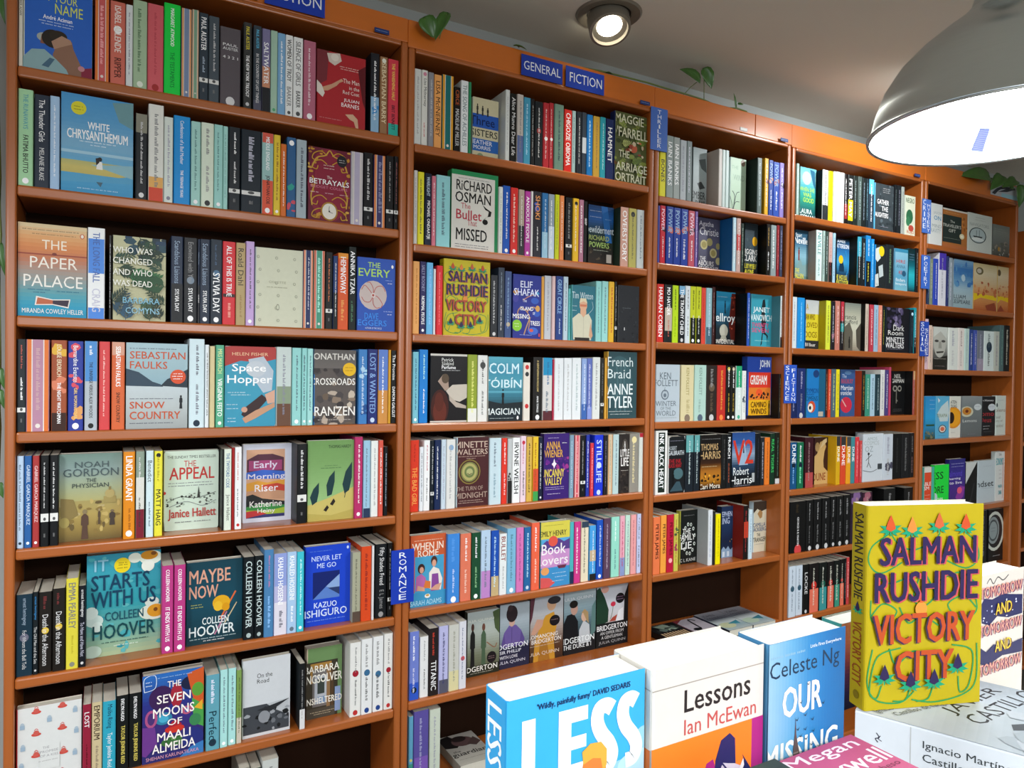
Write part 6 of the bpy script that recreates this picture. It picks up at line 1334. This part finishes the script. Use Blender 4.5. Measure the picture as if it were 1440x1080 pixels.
# sky blue novel
def sp(s): s.S('LESS', .12, .82, .955, .72, 'f0f4f4', 1); s.S('ANDREW SEAN GREER', .2, .75, .66, .12, 'f0f4f4')
less = printed(.033, .1235, H, '3aa0d8', '34a0dc', [
 ('G',0,0,1,1,['7ab4d8','5aaad8','3aa0d8','38a2dc','3aa4de']),('E',.0,.6,.2,.05,'8cc0dc'),('E',.2,.585,.2,.05,'a8cfe2'),('E',.86,.6,.22,.06,'8cc0dc'),('E',1.0,.7,.1,.07,'8cc0dc'),('E',.95,.63,.16,.05,'a8cfe2'),
 ('P',[(.1,.915),(.19,.915),(.19,.685),(.31,.685),(.31,.645),(.1,.645)],'dfe6ea'),('P',[(.35,.915),(.56,.915),(.56,.86),(.44,.86),(.44,.805),(.55,.805),(.55,.755),(.44,.755),(.44,.7),(.56,.7),(.56,.645),(.35,.645)],'dfe6ea'),
 ('C',[(.745,.875),(.7,.893),(.645,.885),(.63,.84),(.66,.79),(.72,.74),(.745,.695),(.72,.655),(.66,.65)],.095,'dfe6ea'),('C',[(.93,.88),(.89,.895),(.84,.885),(.825,.84),(.85,.79),(.91,.74),(.935,.695),(.91,.655),(.85,.65)],.095,'dfe6ea'),
 ('P',[(.5,.56),(.51,.6),(.49,.615),(.52,.65),(.53,.7),(.62,.72),(.7,.69),(.7,.6),(.72,.5),(.54,.5)],'d07838'),('P',[(.53,.685),(.52,.735),(.58,.76),(.66,.755),(.705,.72),(.705,.66),(.68,.63),(.66,.69),(.6,.7)],'d0a040'),
 ('T',"'Wildly, painfully funny' DAVID SEDARIS",.2,.936,.88,.966,'1c2c54',1)], sp)
standing((.242, -1.392, TZ), 0, .033, .1235, H, less, 'sky blue book with huge white capitals, front left of the table')
# white, orange and magenta novel
def sp(s): s.R(0, 0, 1, .675, 'e8742c'); s.R(0, .915, 1, .92, 'a8a49c'); s.S('Lessons', .3, .75, .88, .72, '3a3a38')
lessons = printed(.05, .1235, H, 'd2cec6', 'dcd8d0', [
 ('R',0,.914,1,.919,'9a968e'),('T','Lessons',.27,.795,.87,.888,'262624',1),('T','Ian McEwan',.27,.7,.93,.765,'b8504c'),
 ('R',0,0,1,.682,'ec7a26'),('R',.89,0,1,.682,'a02878'),('P',[(.42,.3),(.43,.48),(.47,.55),(.53,.56),(.56,.5),(.56,.3)],'a02878'),
 ('P',[(.53,.42),(.55,.55),(.6,.63),(.68,.65),(.73,.62),(.74,.5),(.7,.44)],'28285c'),('P',[(.57,.48),(.62,.53),(.67,.52),(.73,.51),(.79,.49),(.74,.4),(.66,.38),(.58,.43)],'c8c0d0'),('C',[(.61,.53),(.66,.49),(.65,.46)],.012,'28285c'),
 ('P',[(.7,.36),(.76,.46),(.82,.51),(.8,.54),(.9,.45),(.94,.3),(.6,.3)],'242858'),('P',[(.72,.42),(.79,.5),(.81,.52),(.82,.49),(.76,.42)],'e0dce0'),('P',[(.5,.36),(.53,.44),(.58,.42),(.62,.34)],'28285c')], sp)
standing((.3665, -1.4, TZ), 0, .05, .1235, H, lessons, 'thick white and orange book, second from left in the front row')
# blue novel with a spire and birds
birds = [o for k, (u, v) in enumerate(((.58,.775),(.5,.7),(.66,.695),(.75,.665),(.46,.625),(.55,.635),(.63,.605),(.47,.58),(.55,.57),(.64,.55),(.5,.545),(.56,.525),(.62,.49),(.52,.47),(.6,.44),(.58,.41),(.7,.47))) for o in (('P',[(u-.022,v+.008),(u,v),(u+.02,v+.012),(u+.002,v-.006)],'1c3448'),)]
miss_art = Print(.1235 / H).run([
 ('G',0,0,1,1,['9cc0d0','84b2cc','5c9cc4','2c7cb4','1c68a4','1a5c94'],30,True),('D',.18,.93,.55,'7fa8c0',.012),('T','Little Fires Everywhere',.6,.935,.95,.955,'e0ecf2'),('T','Celeste Ng',.17,.815,.93,.915,'16304a'),
 ('T','OUR',.31,.65,.73,.785,'e8e4dc',2),('T','MISSING',.12,.425,.92,.54,'e0e0dc',2),('T','HEARTS',.14,.26,.86,.38,'e0e0dc',1),('P',[(.42,.2),(.425,.5),(.44,.56),(.448,.64),(.456,.56),(.48,.5),(.53,.4),(.55,.2)],'5a4a48'),('R',.425,.47,.48,.478,'8a7a74'),('R',.42,.41,.52,.418,'8a7a74'),*birds])
miss_art.p = [(q, l, c) for q, l, c in ((clip([((u - .16) / .84, v) for u, v in pts]), l, c) for pts, l, c in miss_art.p) if len(q) >= 3]
miss_spine = Print(.036 / H); miss_spine.S('OUR MISSING HEARTS', .25, .75, .9, .3, 'f0f0f0')
miss = cover_data(.036, .1235 * .823, H, '5a98c0', '4a88b4', [('f', miss_art), ('s', miss_spine)])
standing((.4915, -1.4045, TZ), 0, .036, .1235 * .823, H, miss, 'blue book with birds and a church spire, front row')
# orange to navy novel behind it
teal = printed(.03, .1, 0.1110, 'd87848', '4aa8a8', [('G',0,0,1,1,['1c2448','3a2a68','7a3a70','c05a58','dc7848','e08858'])])
standing((0.8060, -1.25, TZ), 0, .03, .1, 0.1110, teal, 'orange to navy book half hidden behind the standing yellow novel')
# white doodle novel at the right
tom = printed(.034, .128, .178, 'd4ccc4', 'd0c8c0', [
 ('C',[(.3,.94),(.36,.97),(.42,.93),(.5,.97),(.6,.94),(.7,.97)],.012,'555'),('P',[(.2,.8),(.26,.84),(.4,.82),(.6,.84),(.98,.8),(.98,.66),(.7,.66),(.5,.69),(.36,.64),(.22,.67)],'2a2c58'),('B',51,16,.24,.67,.9,.8,.014,['a8b0d8','d8dcf0']),('P',[(.12,.44),(.2,.5),(.3,.46),(.44,.5),(.6,.46),(.98,.48),(.98,.38),(.6,.4),(.3,.36),(.16,.4)],'2a2c58'),
 ('C',[(.1,.56),(.18,.62),(.26,.58),(.34,.64),(.5,.6)],.012,'667'),('C',[(.08,.3),(.16,.36),(.24,.3)],.012,'667'),('C',[(.1,.9),(.2,.86),(.14,.8)],.012,'667'),
 *[o for v in (.84,.575,.3) for o in (('T','TOMORROW',.19,v-.005,.97,v+.075,'6a2a58',1),('T','TOMORROW',.17,v,.95,v+.08,'d89a8a',1))],*[o for v in (.705,.44) for o in (('T','AND',.47,v-.005,.77,v+.075,'5a3a30',1),('T','AND',.45,v,.75,v+.08,'e0c040',1))]])
standing((.9155, -1.345, TZ), 0, .034, .128, .178, tom, 'white doodled book with stacked pastel capitals, far right of table')

# lying books: pink stack, dark stack, thick white book
def flat_book(loc, rz, t, w, h, data, label, paper=M_PAGES_LIT):
    root = tag(empty('book', loc, rz), label, 'book', 'books on the display table')
    Mx = Matrix(((0, 1, 0, 0), (0, 0, 1, 0), (1, 0, 0, 0), (0, 0, 0, 1))); pg = pages_data(t, w, h, .002)
    mesh_obj('cover', place(data[0], Mx), data[1], M_PRINT, root, data[2]); mesh_obj('page_block', place(pg[0], Mx), pg[1], paper, root)
    return root
pink = printed(.0325, .132, .2, 'b85078', 'a84068', [('T','Megan',.27,.9,.93,.985,'ecdce4',1),('T','Maxwell',.2,.79,.98,.885,'ecdce4',1),('T','un beso',.66,.745,.96,.775,'6a2040')])
for k in range(3):
    flat_book((.4545, -1.6165, TZ + k * .0329), 0, .0325, .132, .2, pink, ('top pink book of the flat pile at the bottom edge', 'middle pink book of the flat pile', 'lowest pink book of the flat pile')[2 - k])
dark = printed(.032, .112, .18, '1f2c26', '1a2420', [('B',61,20,0,0,1,1,.1,['26342c','1a2620','2c3c32'])])
for k in range(4):
    flat_book((.3325, -1.631, TZ + k * .0324), 0, .032, .112, .18, dark, ('top dark green book of the flat pile beside the pink one', 'second dark green book of the flat pile', 'third dark green book down in the flat pile', 'lowest dark green book of the flat pile')[3 - k])
def sp(s):
    s.R(.0, .775, 1, .779, 'b0b4b8'); s.C([(.52,.905),(.58,.915),(.62,.9),(.7,.912)], .018, '334'); s.C([(.56,.89),(.6,.905),(.66,.895)], .014, '334'); s.S('Ignacio Martínez de Pisón', .62, .8, .73, .2, '333a40'); s.S('Castillos de fuego', .36, .56, .73, .36, '333a40')
cast = printed(.059, .178, .24, 'c4cad2', 'ccd4de', [
 ('G',0,0,1,1,['8a949c','98a2aa','a8b2ba','c0c8d0','ccd2da']),('Q','JAVIER',(.30,.624),(.885,.463),(.339,.702),'22242a'),('Q','CASTILLO',(.26,.53),(.97,.335),(.299,.608),'22242a'),('P',[(.5,.37),(.58,.39),(.74,.3),(.96,.2),(1,.12),(.84,.18),(.64,.28)],'2c3036'),('P',[(.3,.42),(.38,.43),(.5,.34),(.72,.14),(.64,.08),(.48,.22),(.4,.33)],'44494f'),('P',[(.1,0),(.5,.14),(.9,.02),(1,.1),(1,0)],'6a7278'),('B',71,14,.1,.05,.6,.4,.1,['98a2aa','8a949c','a8b0b8']),
 ('Q','Ignacio Martínez de Pisón',(.02,.90),(.5,.70),(.04,.94),'4a5058'),('Q','Castillos de fuego',(.06,.825),(.44,.66),(.08,.865),'4a5058'),('E',.9,.03,.06,.04,'c02828')], sp)
ang = math.radians(22.8); ux = Vector((math.cos(ang), math.sin(ang), 0)); uy = Vector((-math.sin(ang), math.cos(ang), 0))
P0 = Vector((.712, -1.335, TZ)) - uy * .24
flat_book(tuple(P0), ang, .059, .178, .24, cast, 'thick white book lying flat under the standing yellow novel')
# yellow novel standing on it
p = Print(.146 / .2235); victory_city(p); s = Print(.024 / .2235)
s.S('SALMAN RUSHDIE', .2, .8, .955, .53, '2e2a20', 1); flower(s, .5, .475, .38, '2a2048', '1f9a6a'); s.S('VICTORY CITY', .2, .8, .42, .11, '8a4416', 1); s.E(.5, .06, .2, .2 * s.a, '7a6a10')
vc = cover_data(.026, .146, .2235, 'ae9c12', 'aa9812', [('f', p), ('s', s)])
rz = math.atan2(-.047, .138)
standing((.715, -1.343, TZ + .0597), rz, .026, .146, .2235, vc, 'mustard yellow book with red buds standing on the table stack')

# ---------------------------------------------------------------- pendant lamp
LX, LY, LZ = (1.4423, -1.1089, 2.0200)
root = tag(empty('pendant_lamp', (LX, LY, LZ)), 'large brushed aluminium dome pendant lamp, lit, upper right', 'lamp')
outer = [(.2225, 0), (.2225, .006), (.218, .012), (.211, .045), (.197, .085), (.172, .125), (.138, .16), (.098, .192), (.07, .212), (.052, .23), (.046, .25), (.044, .29), (.03, .3)]
inner = [(r - .003, z + .0004) for r, z in outer[:9]]
mesh_obj('shade', *lathe(outer, 64), M_ALU, root, smooth=True)
mesh_obj('rim', *lathe([(.2195, .0), (.2195, -.004), (.2245, -.004), (.2255, .002), (.2228, .006)], 64), M_ALU, root, smooth=True)
mesh_obj('inner_reflector', *lathe(inner[::-1], 64), M_ENAMEL, root, smooth=True)
v, f = disc(.212, 64, .012); dif = mesh_obj('diffuser', v, [q[::-1] for q in f], M_DIFF, root)
mesh_obj('socket', *lathe([(.0, .345), (.026, .345), (.03, .335), (.03, .299), (.0, .299)], 24), M_DARK, root, smooth=False)
mesh_obj('cord', *tube([(0, 0, .345), (0, 0, CEIL - LZ - .03)], .004), M_DARK, root)
mesh_obj('ceiling_rose', *lathe([(0, CEIL - LZ - .03), (.04, CEIL - LZ - .03), (.05, CEIL - LZ - .001), (0, CEIL - LZ - .001)], 32), M_ALU, root, smooth=False)
# paper rating sticker on the diffuser
pr = Print(.45); [pr.D(.1, v / 12, .9, '4a5070', .03) for v in range(1, 12)]
STK = [(1.4322, -1.0772), (1.453, -1.0855), (1.5931, -1.0004), (1.5594, -0.9932)]
V = [(x - LX, y - LY, .0105) for x, y in STK]; F = [(0, 3, 2, 1)]; K = [rgb('b0b8e0')]
for pts, lay, c in pr.p:
    n = len(V)
    for u, v in pts:
        a = Vector(V[3]) * (1 - u) * (1 - v) + Vector(V[2]) * u * (1 - v) + Vector(V[1]) * u * v + Vector(V[0]) * (1 - u) * v; a.z -= .0003; V.append(tuple(a))
    F.append(tuple(range(n, n + len(pts)))); K.append(c)
mesh_obj('sticker', V, F, M_STICK, dif, K)

# ---------------------------------------------------------------- recessed ceiling spotlight
def spotlight(sx, sy, label, ax, energy, colour):
    root = tag(empty('recessed_spotlight', (sx, sy, CEIL)), label, 'lamp', 'recessed ceiling spotlights')
    mesh_obj('trim_ring', *lathe([(.068, -.0005), (.068, -.004), (.094, -.006), (.1, -.0005)], 48), M_TRIM, root)
    mesh_obj('recess', *lathe([(.067, -.0007), (.0, -.0006)], 48), M_DARK, root)
    ax = Vector(ax).normalized()
    v, f = lathe([(.064, -.016), (.062, .035), (.054, .037), (.052, .026), (.038, .018)], 48, axis=ax); gh = mesh_obj('gimbal_housing', v, f, M_TRIM, root, loc=(0, 0, -.022))
    v, f = lathe([(.0385, .0185), (.02, .02), (.0005, .021)], 48, axis=ax); mesh_obj('lens', v, f, M_SPOT, gh)
    sd = bpy.data.lights.new('spotlight_beam', 'SPOT'); sd.energy = energy; sd.spot_size = math.radians(150 if energy > 20 else 105); sd.spot_blend = .8; sd.shadow_soft_size = .035; sd.color = colour
    so = bpy.data.objects.new('spotlight_beam', sd); COL.objects.link(so); so.location = Vector((sx, sy, CEIL - .022)) + ax * .045; so.rotation_euler = ax.to_track_quat('-Z', 'Y').to_euler()
spotlight(1.3048, -0.0795, 'round recessed ceiling spotlight, lit, above the second bookcase', (-.12, -.42, -1), 16, (1, .93, .8))
spotlight(2.58, -.6, 'second recessed ceiling spotlight, hidden behind the pendant lamp', (-.05, .75, -1), 34, (.95, .98, 1))

# ---------------------------------------------------------------- pothos plants
def leaf_mesh(L, W, curl=.25):
    prof = [(0, .0), (.06, .3), (.18, .46), (.36, .5), (.55, .43), (.74, .29), (.9, .12), (1, 0)]
    V, F = [], []
    for t, w in prof:
        y = t * L; zz = -curl * L * t * t
        for s in (-1, -.5, 0, .5, 1):
            V.append((s * w * W * 2 * .5, y - (.1 * L * (1 - t) * abs(s) if t < .2 else 0), zz + abs(s) * w * W * .35))
    for i in range(len(prof) - 1):
        for j in range(4): F.append((i * 5 + j, i * 5 + j + 1, (i + 1) * 5 + j + 1, (i + 1) * 5 + j))
    return V, F
def add_leaf(root, base, tip_dir, up, L, W, stem_from=None, curl=.25):
    y = Vector(tip_dir).normalized(); z = Vector(up); z = (z - y * z.dot(y)).normalized(); x = y.cross(z)
    Mx = Matrix((x, y, z)).transposed()
    V, F = leaf_mesh(L, W, curl); b = Vector(base) - root.location
    o = mesh_obj('leaf', [tuple(Mx @ Vector(v) + b) for v in V], F, M_LEAF, root, smooth=True)
    so = o.modifiers.new('thickness', 'SOLIDIFY'); so.thickness = .0006
    if stem_from is not None:
        a = Vector(stem_from) - root.location; c = (a + b) / 2 + Vector((0, 0, .004)); mesh_obj('stalk', *tube([a, c, b], .0014, 6), M_STEM, o, smooth=True)
def pothos(pts, label, leaves):
    root = tag(empty('pothos_plant', pts[0]), label, 'plant', 'pothos vines around the bookcases')
    mesh_obj('vine', *tube([tuple(Vector(p) - root.location) for p in pts], .0028, 8), M_STEM, root, smooth=True)
    for base, tip, wd, stem, facing in leaves:
        d = Vector(tip) - Vector(base)
        add_leaf(root, base, d, Vector((-.45, -.8, .35)) if facing else Vector((.1, -.35, .93)), d.length, wd, stem)
pothos([(0.7422, 0.06, 2.514), (0.7703, 0.03, 2.514), (0.8112, 0.02, 2.514), (0.9078, 0.06, 2.5166)], 'small two-leaf pothos sprig hanging over the fascia, upper left of the general sign',
       [((0.7329, -0.024, 2.5057), (0.7573, -0.036, 2.4612), 0.05, (0.7537, -0.02, 2.463), 1), ((0.7964, -0.026, 2.5328), (0.7564, -0.038, 2.464), 0.035, (0.7779, -0.022, 2.4643), 1)])
pothos([(1.0499, 0.05, 2.5172), (1.0828, 0.03, 2.514), (1.1581, 0.05, 2.5164)], 'single pothos leaf tip poking up above the general sign',
       [((1.0241, 0.0, 2.512), (1.0602, -0.012, 2.514), 0.02, (1.0433, 0.004, 2.513), 0)])
pothos([(1.2369, 0.03, 2.514), (1.3465, 0.012, 2.514), (1.4425, 0.008, 2.514), (1.5275, 0.004, 2.514), (1.6075, 0.008, 2.514), (1.7043, 0.01, 2.514), (1.7904, 0.014, 2.514), (1.8573, 0.03, 2.514)], 'trailing pothos vine with two upright leaves on top of the fascia',
       [((1.7711, 0.02, 2.5789), (1.6936, 0.008, 2.606), 0.045, (1.7011, 0.024, 2.513), 1), ((1.7936, 0.02, 2.6206), (1.8301, 0.008, 2.5652), 0.05, (1.8001, 0.024, 2.513), 1), ((1.3658, 0.012, 2.512), (1.3849, 0.0, 2.514), 0.02, None, 0)])
pothos([(1.9093, 0.03, 2.514), (1.9552, 0.02, 2.5195), (2.0168, 0.03, 2.5218)], 'tiny dry pothos sprout on the fascia left of the lamp',
       [((1.941, 0.01, 2.5185), (1.9236, -0.002, 2.5589), 0.008, None, 1), ((1.9513, 0.01, 2.5307), (1.9669, -0.002, 2.5299), 0.01, None, 1)])
pothos([(3.4576, 0.05, 2.514), (3.5398, 0.02, 2.514), (3.6371, 0.01, 2.514), (3.7695, 0.006, 2.514), (3.8718, 0.004, 2.514)], 'leafy dark green pothos trailing over the right end of the fascia',
       [((3.5513, -0.02, 2.5003), (3.3611, -0.032, 2.5043), 0.075, (3.5852, -0.016, 2.4698), 1), ((3.5007, 0.01, 2.512), (3.3959, -0.002, 2.514), 0.04, (3.5277, 0.014, 2.513), 0), ((3.6585, -0.022, 2.5191), (3.5741, -0.034, 2.4576), 0.06, (3.6815, -0.018, 2.4697), 1), ((3.7875, -0.022, 2.5179), (3.6858, -0.034, 2.4869), 0.055, (3.7457, -0.018, 2.472), 1), ((3.8238, -0.024, 2.4953), (3.8287, -0.036, 2.3976), 0.05, (3.8074, -0.02, 2.4597), 1), ((3.741, -0.02, 2.4844), (3.7615, -0.032, 2.4745), 0.03, None, 1)])
pothos([(-0.2101, 0.06, 2.3835), (-0.2134, 0.06, 2.2768), (-0.2104, 0.06, 2.1412), (-0.206, 0.06, 1.9596), (-0.2044, 0.06, 1.8378), (-0.2064, 0.06, 1.7), (-0.2046, 0.06, 1.5469), (-0.2041, 0.06, 1.424), (-0.2074, 0.06, 1.2857)], 'pothos vine hanging down the wall left of the bookcases',
       [((-0.2017, 0.03, 2.3359), (-0.2014, 0.018, 2.2802), 0.012, None, 1), ((-0.1998, 0.03, 1.8108), (-0.1982, 0.018, 1.7418), 0.012, None, 1), ((-0.1988, 0.03, 1.547), (-0.1961, 0.018, 1.5049), 0.013, None, 1), ((-0.1987, 0.03, 1.5016), (-0.196, 0.018, 1.4643), 0.013, None, 1), ((-0.1992, 0.03, 1.3047), (-0.1978, 0.018, 1.2762), 0.013, None, 1)])
